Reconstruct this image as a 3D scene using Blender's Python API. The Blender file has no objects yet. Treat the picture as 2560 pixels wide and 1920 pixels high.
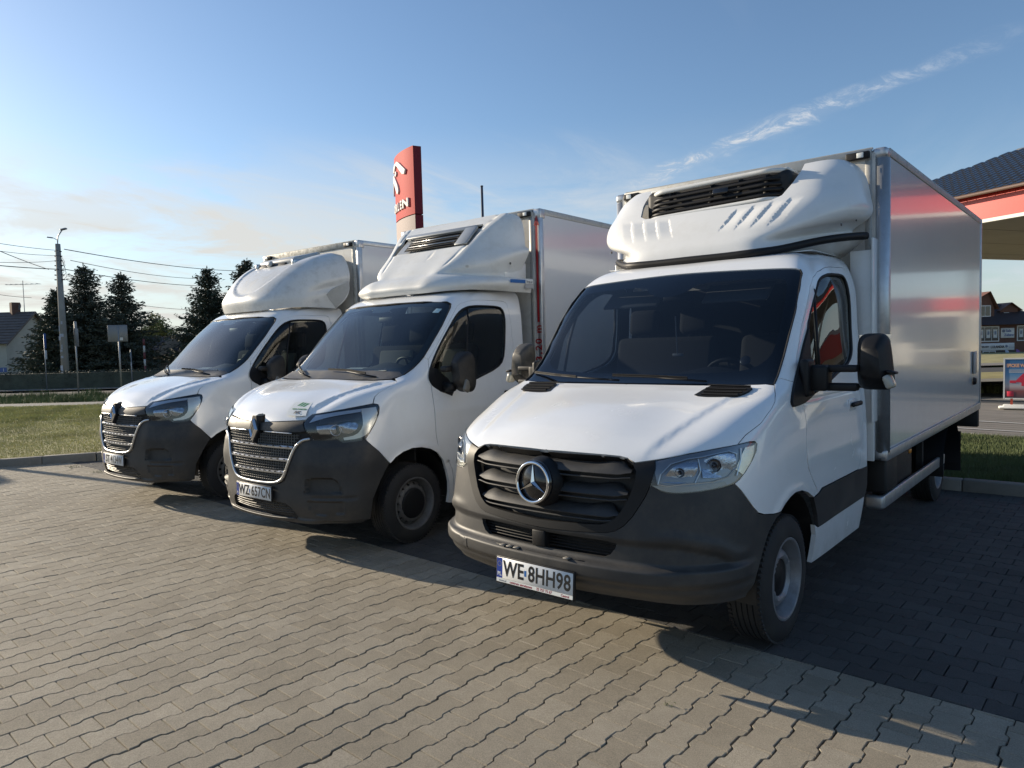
import bpy, bmesh, math, random
import numpy as np
from mathutils import Vector, Matrix, noise
from mathutils.geometry import delaunay_2d_cdt
random.seed(7); rnd = random.Random(11)
R = math.radians
scene = bpy.context.scene
COL = scene.collection

# ---------------------------------------------------------------- camera
cam_data = bpy.data.cameras.new('camera'); cam = bpy.data.objects.new('camera', cam_data); COL.objects.link(cam); scene.camera = cam
cam_data.sensor_width = 36; cam_data.lens = 1784.95/2560*36; cam_data.clip_start = .05; cam_data.clip_end = 1500
def cam_matrix(loc, yaw, pitch, roll):
    y, p, r = R(yaw), R(pitch), R(roll)
    f = Vector((-math.sin(y)*math.cos(p), math.cos(y)*math.cos(p), math.sin(p))); r0 = Vector((math.cos(y), math.sin(y), 0)); u0 = r0.cross(f)
    rr = math.cos(r)*r0+math.sin(r)*u0; uu = -math.sin(r)*r0+math.cos(r)*u0
    m = Matrix((rr, uu, -f)).transposed().to_4x4(); m.translation = Vector(loc); return m
cam.matrix_world = cam_matrix((2.378, -2.951, 1.694), 40.506, -3.092, -1.537)

# ---------------------------------------------------------------- light
SUN_EL = 17.0                                   # low evening sun from the left, a little in front of the vans
SUN_TRAVEL = math.atan2(.19, 1.0)               # horizontal direction the light travels in
sun_dir = Vector((-math.cos(SUN_TRAVEL)*math.cos(R(SUN_EL)), -math.sin(SUN_TRAVEL)*math.cos(R(SUN_EL)), math.sin(R(SUN_EL))))
sd = bpy.data.lights.new('sun', 'SUN'); sd.energy = 4.8; sd.angle = R(.53); sd.color = (1, .86, .66)
sun = bpy.data.objects.new('sun', sd); COL.objects.link(sun); sun.rotation_euler = sun_dir.to_track_quat('Z', 'Y').to_euler()
world = bpy.data.worlds.new('World'); scene.world = world; world.use_nodes = True
scene.view_settings.view_transform = 'Standard'; scene.view_settings.look = 'None'
scene.view_settings.exposure = .62; scene.view_settings.gamma = 1; scene.view_settings.use_curve_mapping = False
scene.cycles.max_bounces = 10; scene.cycles.transparent_max_bounces = 16; scene.cycles.glossy_bounces = 5; scene.cycles.diffuse_bounces = 3

def build_sky():
    nt = world.node_tree; n = nt.nodes; L = nt.links; n.clear()
    out = n.new('ShaderNodeOutputWorld'); bg = n.new('ShaderNodeBackground'); bg.inputs[1].default_value = .105
    sky = n.new('ShaderNodeTexSky'); sky.sky_type = 'NISHITA'; sky.sun_disc = False; sky.sun_elevation = R(SUN_EL)
    sky.sun_rotation = math.atan2(sun_dir.x, sun_dir.y); sky.altitude = 100; sky.air_density = 1.0; sky.dust_density = .55; sky.ozone_density = 3.0
    tc = n.new('ShaderNodeTexCoord'); sep = n.new('ShaderNodeSeparateXYZ'); L.new(tc.outputs['Generated'], sep.inputs[0])
    def math_(op, a, b=None, clamp=False):
        m = n.new('ShaderNodeMath'); m.operation = op; m.use_clamp = clamp
        for i, v in enumerate((a, b)):
            if v is None: continue
            if isinstance(v, (int, float)): m.inputs[i].default_value = v
            else: L.new(v, m.inputs[i])
        return m.outputs[0]
    def ramp(v, a, b, c=0., d=1.):
        m = n.new('ShaderNodeMapRange'); m.interpolation_type = 'SMOOTHSTEP'
        L.new(v, m.inputs[0]); m.inputs[1].default_value = a; m.inputs[2].default_value = b; m.inputs[3].default_value = c; m.inputs[4].default_value = d; return m.outputs[0]
    # clouds lie on a high plane: divide by height so they flatten towards the horizon
    zz = math_('ADD', math_('MAXIMUM', sep.outputs[2], 0.0), .13)
    cx = math_('DIVIDE', sep.outputs[0], zz); cy = math_('DIVIDE', sep.outputs[1], zz)
    cmb = n.new('ShaderNodeCombineXYZ'); L.new(cx, cmb.inputs[0]); L.new(cy, cmb.inputs[1])
    def noise_(vec, scale, detail=8, rough=.6, dist=.0, stretch=None, rot=0, loc=(0, 0, 0)):
        mp = n.new('ShaderNodeMapping'); L.new(vec, mp.inputs[0]); mp.inputs['Rotation'].default_value = (0, 0, rot); mp.inputs['Location'].default_value = loc
        if stretch: mp.inputs['Scale'].default_value = stretch
        t = n.new('ShaderNodeTexNoise'); L.new(mp.outputs[0], t.inputs[0]); t.inputs['Scale'].default_value = scale; t.inputs['Detail'].default_value = detail
        t.inputs['Roughness'].default_value = rough; t.inputs['Distortion'].default_value = dist; return t.outputs[0]
    v = cmb.outputs[0]
    # broad soft bank low in the sky, thicker towards the sun (left)
    low = ramp(sep.outputs[2], .30, .10)
    left = ramp(math_('ADD', math_('MULTIPLY', sep.outputs[0], -.9), math_('MULTIPLY', sep.outputs[1], .1)), .15, 1.0)
    n1 = ramp(noise_(v, .75, 10, .62, .5, (1, 1, 1), .5), .44, .60)
    n2 = ramp(noise_(v, 1.5, 12, .68, 1.4, (1, .38, 1), .75), .47, .70)
    bank = math_('MULTIPLY', math_('MULTIPLY', low, math_('ADD', .35, math_('MULTIPLY', left, .9))), math_('ADD', math_('MULTIPLY', n1, .75), math_('MULTIPLY', n2, .55)))
    # thin high streaks
    hi = math_('MULTIPLY', math_('MULTIPLY', n2, ramp(noise_(v, .35, 3, .5, 0, None, 0, (3.3, 1.1, 0)), .5, .68)), math_('MULTIPLY', ramp(sep.outputs[2], .62, .25), .55))
    # one long wisp rising to the right: a band round a straight line on the cloud plane
    ln = math_('ADD', math_('ADD', math_('MULTIPLY', cx, WISP[0]), math_('MULTIPLY', cy, WISP[1])), WISP[2])
    ln = math_('ADD', ln, math_('MULTIPLY', math_('SUBTRACT', noise_(v, 1.7, 7, .65), .5), .24))
    band = ramp(math_('ABSOLUTE', ln), .085, .0)
    along = math_('ADD', math_('MULTIPLY', cx, WISP[1]), math_('MULTIPLY', cy, -WISP[0]))
    seg = math_('MULTIPLY', ramp(along, WISP[3], WISP[3]+.25), ramp(along, WISP[4], WISP[4]-.9))
    fine = ramp(noise_(v, 5.0, 11, .74, 2.2, (1, 1, 1), 0), .44, .66)
    wisp = math_('MULTIPLY', math_('MULTIPLY', band, seg), math_('ADD', .12, math_('MULTIPLY', fine, .88)))
    cov = math_('MINIMUM', math_('ADD', math_('ADD', bank, hi), math_('MULTIPLY', wisp, .95)), .92)
    haze = math_('MULTIPLY', ramp(sep.outputs[2], .22, .0, 0, .62), math_('ADD', .75, math_('MULTIPLY', left, .55)), True)
    mh = n.new('ShaderNodeMix'); mh.data_type = 'RGBA'; L.new(haze, mh.inputs[0]); L.new(sky.outputs[0], mh.inputs[6]); mh.inputs[7].default_value = (3.9, 4.35, 4.6, 1)
    # cloud brightness: warmer and brighter on the sun's side
    cm = n.new('ShaderNodeMix'); cm.data_type = 'RGBA'; L.new(left, cm.inputs[0]); cm.inputs[6].default_value = (4.3, 4.6, 5.0, 1); cm.inputs[7].default_value = (4.7, 4.6, 4.3, 1)
    mc = n.new('ShaderNodeMix'); mc.data_type = 'RGBA'; L.new(cov, mc.inputs[0]); L.new(mh.outputs[2], mc.inputs[6]); L.new(cm.outputs[2], mc.inputs[7])
    L.new(mc.outputs[2], bg.inputs[0]); L.new(bg.outputs[0], out.inputs[0])
WISP = (.2817, .9595, -1.979, -2.2, -.6)
build_sky()
# ---------------------------------------------------------------- materials
MATS = {}
def mat(name, col, rough=.5, metal=0, coat=0, spec=.5, bump=None, vary=None, dirt=None, emit=None, coat_rough=.05, sheen=0, grime=None):
    """procedural Principled material; bump=(scale, strength), vary=(scale, amount), dirt=(scale, amount, colour)"""
    if name in MATS: return MATS[name]
    m = bpy.data.materials.new(name); m.use_nodes = True; nt = m.node_tree; n = nt.nodes; L = nt.links
    b = n['Principled BSDF']; c = tuple(col)+(1,) if len(col) == 3 else col
    b.inputs['Base Color'].default_value = c; b.inputs['Roughness'].default_value = rough; b.inputs['Metallic'].default_value = metal
    b.inputs['Coat Weight'].default_value = coat; b.inputs['Coat Roughness'].default_value = coat_rough; b.inputs['Specular IOR Level'].default_value = spec
    if emit: b.inputs['Emission Color'].default_value = tuple(emit[:3])+(1,); b.inputs['Emission Strength'].default_value = emit[3]
    tc = n.new('ShaderNodeTexCoord'); last = None
    def nz(scale, detail=6, rough_=.6, coord='Object', stretch=None):
        t = n.new('ShaderNodeTexNoise'); t.inputs['Scale'].default_value = scale; t.inputs['Detail'].default_value = detail; t.inputs['Roughness'].default_value = rough_
        if stretch:
            mp = n.new('ShaderNodeMapping'); mp.inputs['Scale'].default_value = stretch; L.new(tc.outputs[coord], mp.inputs[0]); L.new(mp.outputs[0], t.inputs[0])
        else: L.new(tc.outputs[coord], t.inputs[0])
        return t.outputs[0]
    def mr(v, a, b_, c_, d_):
        k = n.new('ShaderNodeMapRange'); L.new(v, k.inputs[0]); k.inputs[1].default_value = a; k.inputs[2].default_value = b_; k.inputs[3].default_value = c_; k.inputs[4].default_value = d_; return k.outputs[0]
    if vary:
        k = mr(nz(vary[0]), .3, .7, 1-vary[1], 1+vary[1]); x = n.new('ShaderNodeVectorMath'); x.operation = 'SCALE'; x.inputs[0].default_value = c[:3]; L.new(k, x.inputs['Scale']); last = x.outputs[0]
    if dirt:
        k = mr(nz(dirt[0], 10, .72, stretch=dirt[3] if len(dirt) > 3 else None), .48, .75, 0, dirt[1]); x = n.new('ShaderNodeMix'); x.data_type = 'RGBA'; L.new(k, x.inputs[0])
        if last: L.new(last, x.inputs[6])
        else: x.inputs[6].default_value = c
        x.inputs[7].default_value = tuple(dirt[2])+(1,); last = x.outputs[2]
        L.new(mr(k, 0, 1, rough, min(1, rough+.4)), b.inputs['Roughness'])
    if grime:   # (z where it starts, z where it is strongest, amount, colour): road dirt thrown up from below
        s = n.new('ShaderNodeSeparateXYZ'); L.new(tc.outputs['Object'], s.inputs[0])
        g = mr(s.outputs[2], grime[0], grime[1], 0, grime[2]); q = mr(nz(7, 8, .7), .3, .7, .3, 1.2); mu = n.new('ShaderNodeMath'); mu.operation = 'MULTIPLY'; L.new(g, mu.inputs[0]); L.new(q, mu.inputs[1])
        x = n.new('ShaderNodeMix'); x.data_type = 'RGBA'; L.new(mu.outputs[0], x.inputs[0])
        if last: L.new(last, x.inputs[6])
        else: x.inputs[6].default_value = c
        x.inputs[7].default_value = tuple(grime[3])+(1,); last = x.outputs[2]
    if last: L.new(last, b.inputs['Base Color'])
    if bump:
        p = n.new('ShaderNodeBump'); p.inputs['Strength'].default_value = bump[1]; p.inputs['Distance'].default_value = bump[2] if len(bump) > 2 else .01
        L.new(nz(bump[0], 5, .65), p.inputs['Height']); L.new(p.outputs[0], b.inputs['Normal'])
    MATS[name] = m; return m

def glass_mat(name, tint=(.5, .55, .55), ior=1.5, rough=0.0, gloss=1.0, haze=0.0):
    if name in MATS: return MATS[name]
    m = bpy.data.materials.new(name); m.use_nodes = True; nt = m.node_tree; n = nt.nodes; L = nt.links; n.clear()
    o = n.new('ShaderNodeOutputMaterial'); mx = n.new('ShaderNodeMixShader'); tr = n.new('ShaderNodeBsdfTransparent'); tr.inputs[0].default_value = tuple(tint)+(1,)
    gl = n.new('ShaderNodeBsdfGlossy'); gl.inputs['Roughness'].default_value = rough; gl.inputs[0].default_value = (gloss, gloss, gloss, 1)
    fr = n.new('ShaderNodeFresnel'); fr.inputs[0].default_value = ior
    g = n.new('ShaderNodeNewGeometry'); mn = n.new('ShaderNodeMath'); mn.operation = 'MULTIPLY'; iv = n.new('ShaderNodeMath'); iv.operation = 'SUBTRACT'; iv.inputs[0].default_value = 1; L.new(g.outputs['Backfacing'], iv.inputs[1])
    L.new(fr.outputs[0], mn.inputs[0]); L.new(iv.outputs[0], mn.inputs[1])
    L.new(mn.outputs[0], mx.inputs[0]); L.new(tr.outputs[0], mx.inputs[1]); L.new(gl.outputs[0], mx.inputs[2])
    if haze:  # a film of dust on the glass
        df = n.new('ShaderNodeBsdfDiffuse'); df.inputs[0].default_value = (.5, .5, .48, 1); m2 = n.new('ShaderNodeMixShader')
        t = n.new('ShaderNodeTexNoise'); t.inputs['Scale'].default_value = 9; t.inputs['Detail'].default_value = 8; tc = n.new('ShaderNodeTexCoord'); L.new(tc.outputs['Object'], t.inputs[0])
        k = n.new('ShaderNodeMapRange'); L.new(t.outputs[0], k.inputs[0]); k.inputs[1].default_value = .3; k.inputs[2].default_value = .8; k.inputs[3].default_value = haze*.4; k.inputs[4].default_value = haze*1.6
        L.new(k.outputs[0], m2.inputs[0]); L.new(mx.outputs[0], m2.inputs[1]); L.new(df.outputs[0], m2.inputs[2]); L.new(m2.outputs[0], o.inputs[0])
    else: L.new(mx.outputs[0], o.inputs[0])
    MATS[name] = m; return m

# ---------------------------------------------------------------- objects
def link(o, parent=None):
    COL.objects.link(o)
    if parent is not None: o.parent = parent
    return o
def tag(o, label=None, cat=None, group=None, kind=None):
    if label: o['label'] = label
    if cat: o['category'] = cat
    if group: o['group'] = group
    if kind: o['kind'] = kind
    return o
def empty(name, loc=(0, 0, 0), rz=0, label=None, cat=None, group=None):
    o = bpy.data.objects.new(name, None); o.empty_display_size = .2; link(o); o.location = loc; o.rotation_euler = (0, 0, rz); return tag(o, label, cat, group)
def copy_tree(o, parent=None, skip=()):
    c = o.copy(); COL.objects.link(c); c.parent = parent
    for ch in list(o.children):
        if ch.name.split('.')[0] not in skip: copy_tree(ch, c, skip)
    return c

class MB:
    """collects simple shapes, then links them as ONE mesh object"""
    def __init__(s): s.v = []; s.f = []; s.sm = []; s.mi = []; s.m = 0
    def add(s, v, f, smooth=False, M=None):
        k = len(s.v)
        if M is not None: v = [tuple(M @ Vector(p)) for p in v]
        s.v += [tuple(p) for p in v]; s.f += [tuple(i+k for i in q) for q in f]; s.sm += [smooth]*len(f); s.mi += [s.m]*len(f); return s
    def box(s, c, d, rot=None, M=None):
        x, y, z = [q/2 for q in d]; v = [Vector((i*x, j*y, k*z)) for i in (-1, 1) for j in (-1, 1) for k in (-1, 1)]
        if rot is not None:
            Mr = Matrix.Rotation(rot[2], 3, 'Z') @ Matrix.Rotation(rot[1], 3, 'Y') @ Matrix.Rotation(rot[0], 3, 'X'); v = [Mr @ p for p in v]
        v = [p+Vector(c) for p in v]
        return s.add(v, [(0, 1, 3, 2), (4, 6, 7, 5), (0, 4, 5, 1), (2, 3, 7, 6), (0, 2, 6, 4), (1, 5, 7, 3)], False, M)
    def rbox(s, c, d, r=.02, seg=3, rot=None):
        bm = bmesh.new(); bmesh.ops.create_cube(bm, size=1); bmesh.ops.scale(bm, vec=d, verts=bm.verts)
        bmesh.ops.bevel(bm, geom=bm.edges[:], offset=min(r, min(d)*.49), segments=seg, profile=.5, affect='EDGES')
        M = Matrix.Translation(c)
        if rot is not None: M = M @ (Matrix.Rotation(rot[2], 4, 'Z') @ Matrix.Rotation(rot[1], 4, 'Y') @ Matrix.Rotation(rot[0], 4, 'X'))
        bm.verts.index_update(); v = [M @ q.co for q in bm.verts]; f = [[q.index for q in F.verts] for F in bm.faces]; bm.free(); return s.add(v, f, True)
    def tube(s, pts, r, n=8, caps=True, r2=None, flat=1.0, up=(0, 0, 1)):
        pts = [Vector(p) for p in pts]; v = []; f = []; N = len(pts)
        for i, p in enumerate(pts):
            t = (pts[min(i+1, N-1)]-pts[max(i-1, 0)]).normalized(); a = t.cross(Vector(up))
            if a.length < 1e-4: a = t.cross(Vector((1, 0, 0)))
            a.normalize(); b = a.cross(t); rr = r if not isinstance(r, (list, tuple)) else r[i]
            for k in range(n):
                w = 2*math.pi*k/n; v.append(p+a*math.cos(w)*rr+b*math.sin(w)*rr*flat)
        for i in range(N-1):
            for k in range(n): k2 = (k+1) % n; f.append((i*n+k, i*n+k2, (i+1)*n+k2, (i+1)*n+k))
        if caps: f += [tuple(range(n))[::-1], tuple((N-1)*n+k for k in range(n))]
        return s.add(v, f, n > 5)
    def lathe(s, prof, n=32, M=None, close=False):
        """prof: (radius, height) pairs about local Z"""
        v = []; f = []
        for r, h in prof:
            for k in range(n): w = 2*math.pi*k/n; v.append((r*math.cos(w), r*math.sin(w), h))
        m = len(prof)
        for i in range(m if close else m-1):
            j = (i+1) % m
            for k in range(n): k2 = (k+1) % n; f.append((i*n+k, i*n+k2, j*n+k2, j*n+k))
        return s.add(v, f, True, M)
    def prism(s, poly, h0, h1, M=None, smooth=False):
        """polygon in local XY between heights h0 and h1"""
        n = len(poly); v = [(x, y, h0) for x, y in poly]+[(x, y, h1) for x, y in poly]
        f = [tuple(range(n))[::-1], tuple(range(n, 2*n))]+[(i, (i+1) % n, n+(i+1) % n, n+i) for i in range(n)]
        return s.add(v, f, smooth, M)
    def build(s, name, m, parent=None, bevel=0, seg=2, auto=None, weld=False):
        me = bpy.data.meshes.new(name); me.from_pydata(s.v, [], s.f)
        for q in (m if isinstance(m, (list, tuple)) else [m]): me.materials.append(q)
        me.polygons.foreach_set('use_smooth', s.sm); me.polygons.foreach_set('material_index', s.mi)
        bm = bmesh.new(); bm.from_mesh(me)
        if weld: bmesh.ops.remove_doubles(bm, verts=bm.verts, dist=1e-5)
        bmesh.ops.recalc_face_normals(bm, faces=bm.faces)
        if bevel: bmesh.ops.bevel(bm, geom=[e for e in bm.edges if len(e.link_faces) == 2 and e.calc_face_angle(0) > .6], offset=bevel, segments=seg, profile=.5, affect='EDGES', clamp_overlap=True)
        bm.to_mesh(me); bm.free()
        if auto is not None: me.set_sharp_from_angle(angle=R(auto))
        me.update(); return link(bpy.data.objects.new(name, me), parent)

def text_obj(name, body, size, m, parent, M, depth=.001, align='CENTER', sx=1.0, bold=0.0, space=1.0):
    c = bpy.data.curves.new(name, 'FONT'); c.body = body; c.size = size; c.extrude = depth; c.align_x = align; c.align_y = 'CENTER'; c.offset = bold; c.resolution_u = 3; c.space_character = space
    t = bpy.data.objects.new(name, c); COL.objects.link(t); dg = bpy.context.evaluated_depsgraph_get(); me = bpy.data.meshes.new_from_object(t.evaluated_get(dg)); bpy.data.objects.remove(t); bpy.data.curves.remove(c)
    me.transform(Matrix.Diagonal((sx, 1, 1, 1))); me.transform(M); me.materials.clear(); me.materials.append(m); return link(bpy.data.objects.new(name, me), parent)
def face_M(o, xdir, ydir=(0, 0, 1)):
    """matrix whose local X runs along xdir and local Y along ydir at o (local Z looks out)"""
    x = Vector(xdir).normalized(); y = Vector(ydir).normalized(); z = x.cross(y).normalized(); y = z.cross(x); m = Matrix((x, y, z)).transposed().to_4x4(); m.translation = Vector(o); return m

# ---------------------------------------------------------------- body panels cut from a surface
def dens(P, step):
    out = []
    for i in range(len(P)):
        a, b = P[i], P[(i+1) % len(P)]; k = max(1, int(np.ceil(np.linalg.norm(b-a)/step)))
        out += [a+(b-a)*j/k for j in range(k)]
    return np.array(out)
def chaikin(P, it=1, ang=55):
    for _ in range(it):
        out = []; n = len(P)
        for i in range(n):
            a, b, c = P[i-1], P[i], P[(i+1) % n]; u = b-a; w = c-b; co = np.dot(u, w)/(np.linalg.norm(u)*np.linalg.norm(w)+1e-12)
            if co < math.cos(R(ang)): out.append(b)
            else: out += [b*.75+a*.25, b*.75+c*.25]
        P = np.array(out)
    return P
def area2(P): x, y = P[:, 0], P[:, 1]; return np.sum(x*np.roll(y, -1)-np.roll(x, -1)*y)
def inset(P, d):
    if area2(P) < 0: P = P[::-1]
    a = P-np.roll(P, 1, 0); b = np.roll(P, -1, 0)-P; a /= np.linalg.norm(a, axis=1)[:, None]+1e-12; b /= np.linalg.norm(b, axis=1)[:, None]+1e-12
    n1 = np.stack([-a[:, 1], a[:, 0]], 1); n2 = np.stack([-b[:, 1], b[:, 0]], 1); n = n1+n2; n /= np.linalg.norm(n, axis=1)[:, None]+1e-12
    k = 1/np.clip((n*n1).sum(1), .5, 1); return P+n*(d*k)[:, None]
def inside(P, pts):
    x, y = pts[:, 0], pts[:, 1]; c = np.zeros(len(pts), bool)
    for i in range(len(P)):
        x1, y1 = P[i]; x2, y2 = P[i-1]
        if y1 == y2: continue
        c ^= ((y1 > y) != (y2 > y)) & (x < (x2-x1)*(y-y1)/(y2-y1)+x1)
    return c
def fill2d(outer, holes, step):
    loops = [outer]+holes; V = []; E = []
    for Lp in loops:
        k = len(V); V += [tuple(p) for p in Lp]; E += [(k+i, k+(i+1) % len(Lp)) for i in range(len(Lp))]
    nb = len(V); allb = np.array(V); lo, hi = outer.min(0), outer.max(0)
    if step:
        g = np.stack(np.meshgrid(np.arange(lo[0]+step/2, hi[0], step), np.arange(lo[1]+step/2, hi[1], step)), -1).reshape(-1, 2)
        g[:, 0] += np.random.RandomState(1).uniform(-.12, .12, len(g))*step
        m = inside(outer, g)
        for h in holes: m &= ~inside(h, g)
        g = g[m]
        if len(g):
            d = np.full(len(g), 9e9)
            for k in range(0, len(allb), 200): d = np.minimum(d, np.linalg.norm(g[:, None]-allb[None, k:k+200], axis=2).min(1))
            g = g[d > step*.45]; V += [tuple(p) for p in g]
    r = delaunay_2d_cdt([Vector(p) for p in V], E, [], 0, 1e-7)
    v2 = np.array([tuple(p) for p in r[0]]); tri = [t for t in r[2]]
    cen = np.array([v2[list(t)].mean(0) for t in tri]); m = inside(outer, cen)
    for h in holes: m &= ~inside(h, cen)
    tri = [t for t, k in zip(tri, m) if k]
    cnt = {}
    for t in tri:
        for i in range(len(t)):
            a, b = t[i], t[(i+1) % len(t)]; cnt[(a, b)] = 1
    bnd = [(a, b) for a, b in cnt if (b, a) not in cnt]
    return v2, tri, bnd
def panel(S, out3, name, m, parent, off=0, thick=.026, gap=.0022, step=.035, rnd_=0, holes=(), disp=None, uv=False, mirror=False, keep=None):
    """a sheet of surface S inside the outline out3 (3-D points lying near S), lifted by off, with its rim turned inwards"""
    def prep(o, g):
        P = np.array(o, float) if uv else S.near(o)
        if mirror: P = P*np.array([-1, 1])
        if rnd_: P = chaikin(P, rnd_)
        P = dens(P, step*.7); return inset(P, g)
    outer = prep(out3, gap); hs = [prep(h, -gap) for h in holes]
    v2, tri, bnd = fill2d(outer, hs, step)
    P, N, _, _ = S.ev(v2[:, 0], v2[:, 1], True)
    d = np.full(len(P), float(off))
    if disp is not None: d = d+disp(P, v2)
    P = P+N*d[:, None]
    if disp is not None:      # normals must follow the relief
        e = 2e-3; A = S.ev(v2[:, 0]+e, v2[:, 1], True); B = S.ev(v2[:, 0], v2[:, 1]+e, True)
        PA = A[0]+A[1]*(off+disp(A[0], v2+[e, 0]))[:, None]; PB = B[0]+B[1]*(off+disp(B[0], v2+[0, e]))[:, None]; N = np.cross(PA-P, PB-P); N /= np.linalg.norm(N, axis=1)[:, None]+1e-12
    n = len(P); V = P.tolist(); F = []; Nl = []
    for t in tri:
        a, b, c = t[:3]
        if np.dot(np.cross(P[b]-P[a], P[c]-P[a]), N[a]) < 0: t = t[::-1]
        F.append(tuple(t)); Nl += [tuple(N[i]) for i in t]
    if thick:
        for a, b in bnd:
            k = len(V); pa, pb = P[a], P[b]; V += [pa, pb, pb-N[b]*thick, pa-N[a]*thick]; q = (k, k+1, k+2, k+3)
            fn = np.cross(V[k+1]-V[k], V[k+3]-V[k]); fn = fn/(np.linalg.norm(fn)+1e-12)
            c3 = None; F.append(q); Nl += [tuple(fn)]*4
    me = bpy.data.meshes.new(name); me.from_pydata([tuple(p) for p in V], [], F); me.materials.append(m)
    me.polygons.foreach_set('use_smooth', [True]*len(F)); me.normals_split_custom_set(Nl); me.update()
    return link(bpy.data.objects.new(name, me), parent)
def sym(half):
    """closed outline from a right half that starts and ends at the middle"""
    return list(half)+[(-x, y, z) for x, y, z in reversed(half)]
def mir(pts): return [(-x, y, z) for x, y, z in pts]
def on(S, pts, off=0):
    uv = S.near(pts); P, N, _, _ = S.ev(uv[:, 0], uv[:, 1], True); return P+N*off, N
# ================================================================ the setting
def ground_mat():
    return mat('dry_soil', (.085, .075, .055), .95, vary=(.8, .25), bump=(6, .4, .05))
def stone_mat(name, c0, c1, shade):
    """concrete paving stone: each stone its own tone, fine aggregate speckle, soft stains"""
    m = bpy.data.materials.new(name); m.use_nodes = True; nt = m.node_tree; n = nt.nodes; L = nt.links; b = n['Principled BSDF']; b.inputs['Roughness'].default_value = .82; b.inputs['Specular IOR Level'].default_value = .35
    g = n.new('ShaderNodeNewGeometry'); oi = n.new('ShaderNodeObjectInfo'); ad = n.new('ShaderNodeMath'); ad.operation = 'ADD'; L.new(g.outputs['Random Per Island'], ad.inputs[0]); L.new(oi.outputs['Random'], ad.inputs[1])
    fr = n.new('ShaderNodeMath'); fr.operation = 'FRACT'; L.new(ad.outputs[0], fr.inputs[0])
    mx = n.new('ShaderNodeMix'); mx.data_type = 'RGBA'; L.new(fr.outputs[0], mx.inputs[0]); mx.inputs[6].default_value = c0+(1,); mx.inputs[7].default_value = c1+(1,)
    def nz(scale, det, r, a, b_, c, d):
        t = n.new('ShaderNodeTexNoise'); t.inputs['Scale'].default_value = scale; t.inputs['Detail'].default_value = det; t.inputs['Roughness'].default_value = r; L.new(g.outputs['Position'], t.inputs[0])
        k = n.new('ShaderNodeMapRange'); L.new(t.outputs[0], k.inputs[0]); k.inputs[1].default_value = a; k.inputs[2].default_value = b_; k.inputs[3].default_value = c; k.inputs[4].default_value = d; return k.outputs[0], t.outputs[0]
    a1, _ = nz(1.1, 6, .6, .3, .7, .84, 1.14); a2, _ = nz(170, 3, .7, .3, .7, .70, 1.30); a3, _ = nz(14, 6, .7, .35, .75, 1.06, .88)
    cur = mx.outputs[2]
    for a in (a1, a2, a3):
        x = n.new('ShaderNodeVectorMath'); x.operation = 'SCALE'; L.new(cur, x.inputs[0]); L.new(a, x.inputs['Scale']); cur = x.outputs[0]
    # pale grit in the concrete, a few oil spots
    v = n.new('ShaderNodeTexVoronoi'); v.inputs['Scale'].default_value = 120; L.new(g.outputs['Position'], v.inputs[0])
    k = n.new('ShaderNodeMapRange'); L.new(v.outputs['Distance'], k.inputs[0]); k.inputs[1].default_value = .16; k.inputs[2].default_value = .08; k.inputs[3].default_value = 0; k.inputs[4].default_value = .45
    q = n.new('ShaderNodeMix'); q.data_type = 'RGBA'; L.new(k.outputs[0], q.inputs[0]); L.new(cur, q.inputs[6]); q.inputs[7].default_value = (.45*shade, .43*shade, .38*shade, 1)
    s, _ = nz(2.3, 3, .5, .70, .78, 0, .45); w = n.new('ShaderNodeMix'); w.data_type = 'RGBA'; L.new(s, w.inputs[0]); L.new(q.outputs[2], w.inputs[6]); w.inputs[7].default_value = (.05, .045, .04, 1)
    L.new(w.outputs[2], b.inputs['Base Color'])
    bp = n.new('ShaderNodeBump'); bp.inputs['Strength'].default_value = .8; bp.inputs['Distance'].default_value = .004; t = n.new('ShaderNodeTexNoise'); t.inputs['Scale'].default_value = 190; t.inputs['Detail'].default_value = 4; t.inputs['Roughness'].default_value = .7; L.new(g.outputs['Position'], t.inputs[0]); L.new(t.outputs[0], bp.inputs['Height']); L.new(bp.outputs[0], b.inputs['Normal'])
    return m
M_PAVE = stone_mat('sandy_concrete_stone', (.262, .228, .172), (.325, .288, .225), 1.0)
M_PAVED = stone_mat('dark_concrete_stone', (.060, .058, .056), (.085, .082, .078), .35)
M_JOINT = mat('joint_sand', (.035, .031, .025), .95, bump=(150, .5, .004))

# ground sheet: flat lot, dropping gently beyond the road on the right
def terrain():
    n = 90; v = []; f = []
    xs = np.concatenate([-np.geomspace(900, 1, n//2), [0], np.geomspace(1, 900, n//2)]); ys = xs.copy()
    for y in ys:
        for x in xs:
            d = max(0, y-16-.6*max(0, -x-2)); z = -.034-(.052*d if d < 60 else 3.12+.01*(d-60))*max(0, min(1, (x+12)/8)); v.append((x, y, z))
    m = len(xs); f = [(i*m+j, i*m+j+1, (i+1)*m+j+1, (i+1)*m+j) for i in range(m-1) for j in range(m-1)]
    return tag(MB().add(v, f, True).build('ground', ground_mat()), kind='structure')
terrain()
def hz(x, y): d = max(0, y-16-.6*max(0, -x-2)); return -.034-(.052*d if d < 60 else 3.12+.01*(d-60))*max(0, min(1, (x+12)/8))
def sheet(name, poly, z, m, kind='structure', follow=False, parent=None):
    b = MB()
    if follow:
        v2, tri, _ = fill2d(dens(np.array(poly, float), 1.5), [], 2.0); b.add([(x, y, z+.034+hz(x, y)) for x, y in v2], [tuple(t) for t in tri], True)
    else: b.add([(x, y, z) for x, y in poly], [tuple(range(len(poly)))])
    o = b.build(name, m, parent); return tag(o, kind=kind) if kind else o
GA = R(-1.6)
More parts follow.
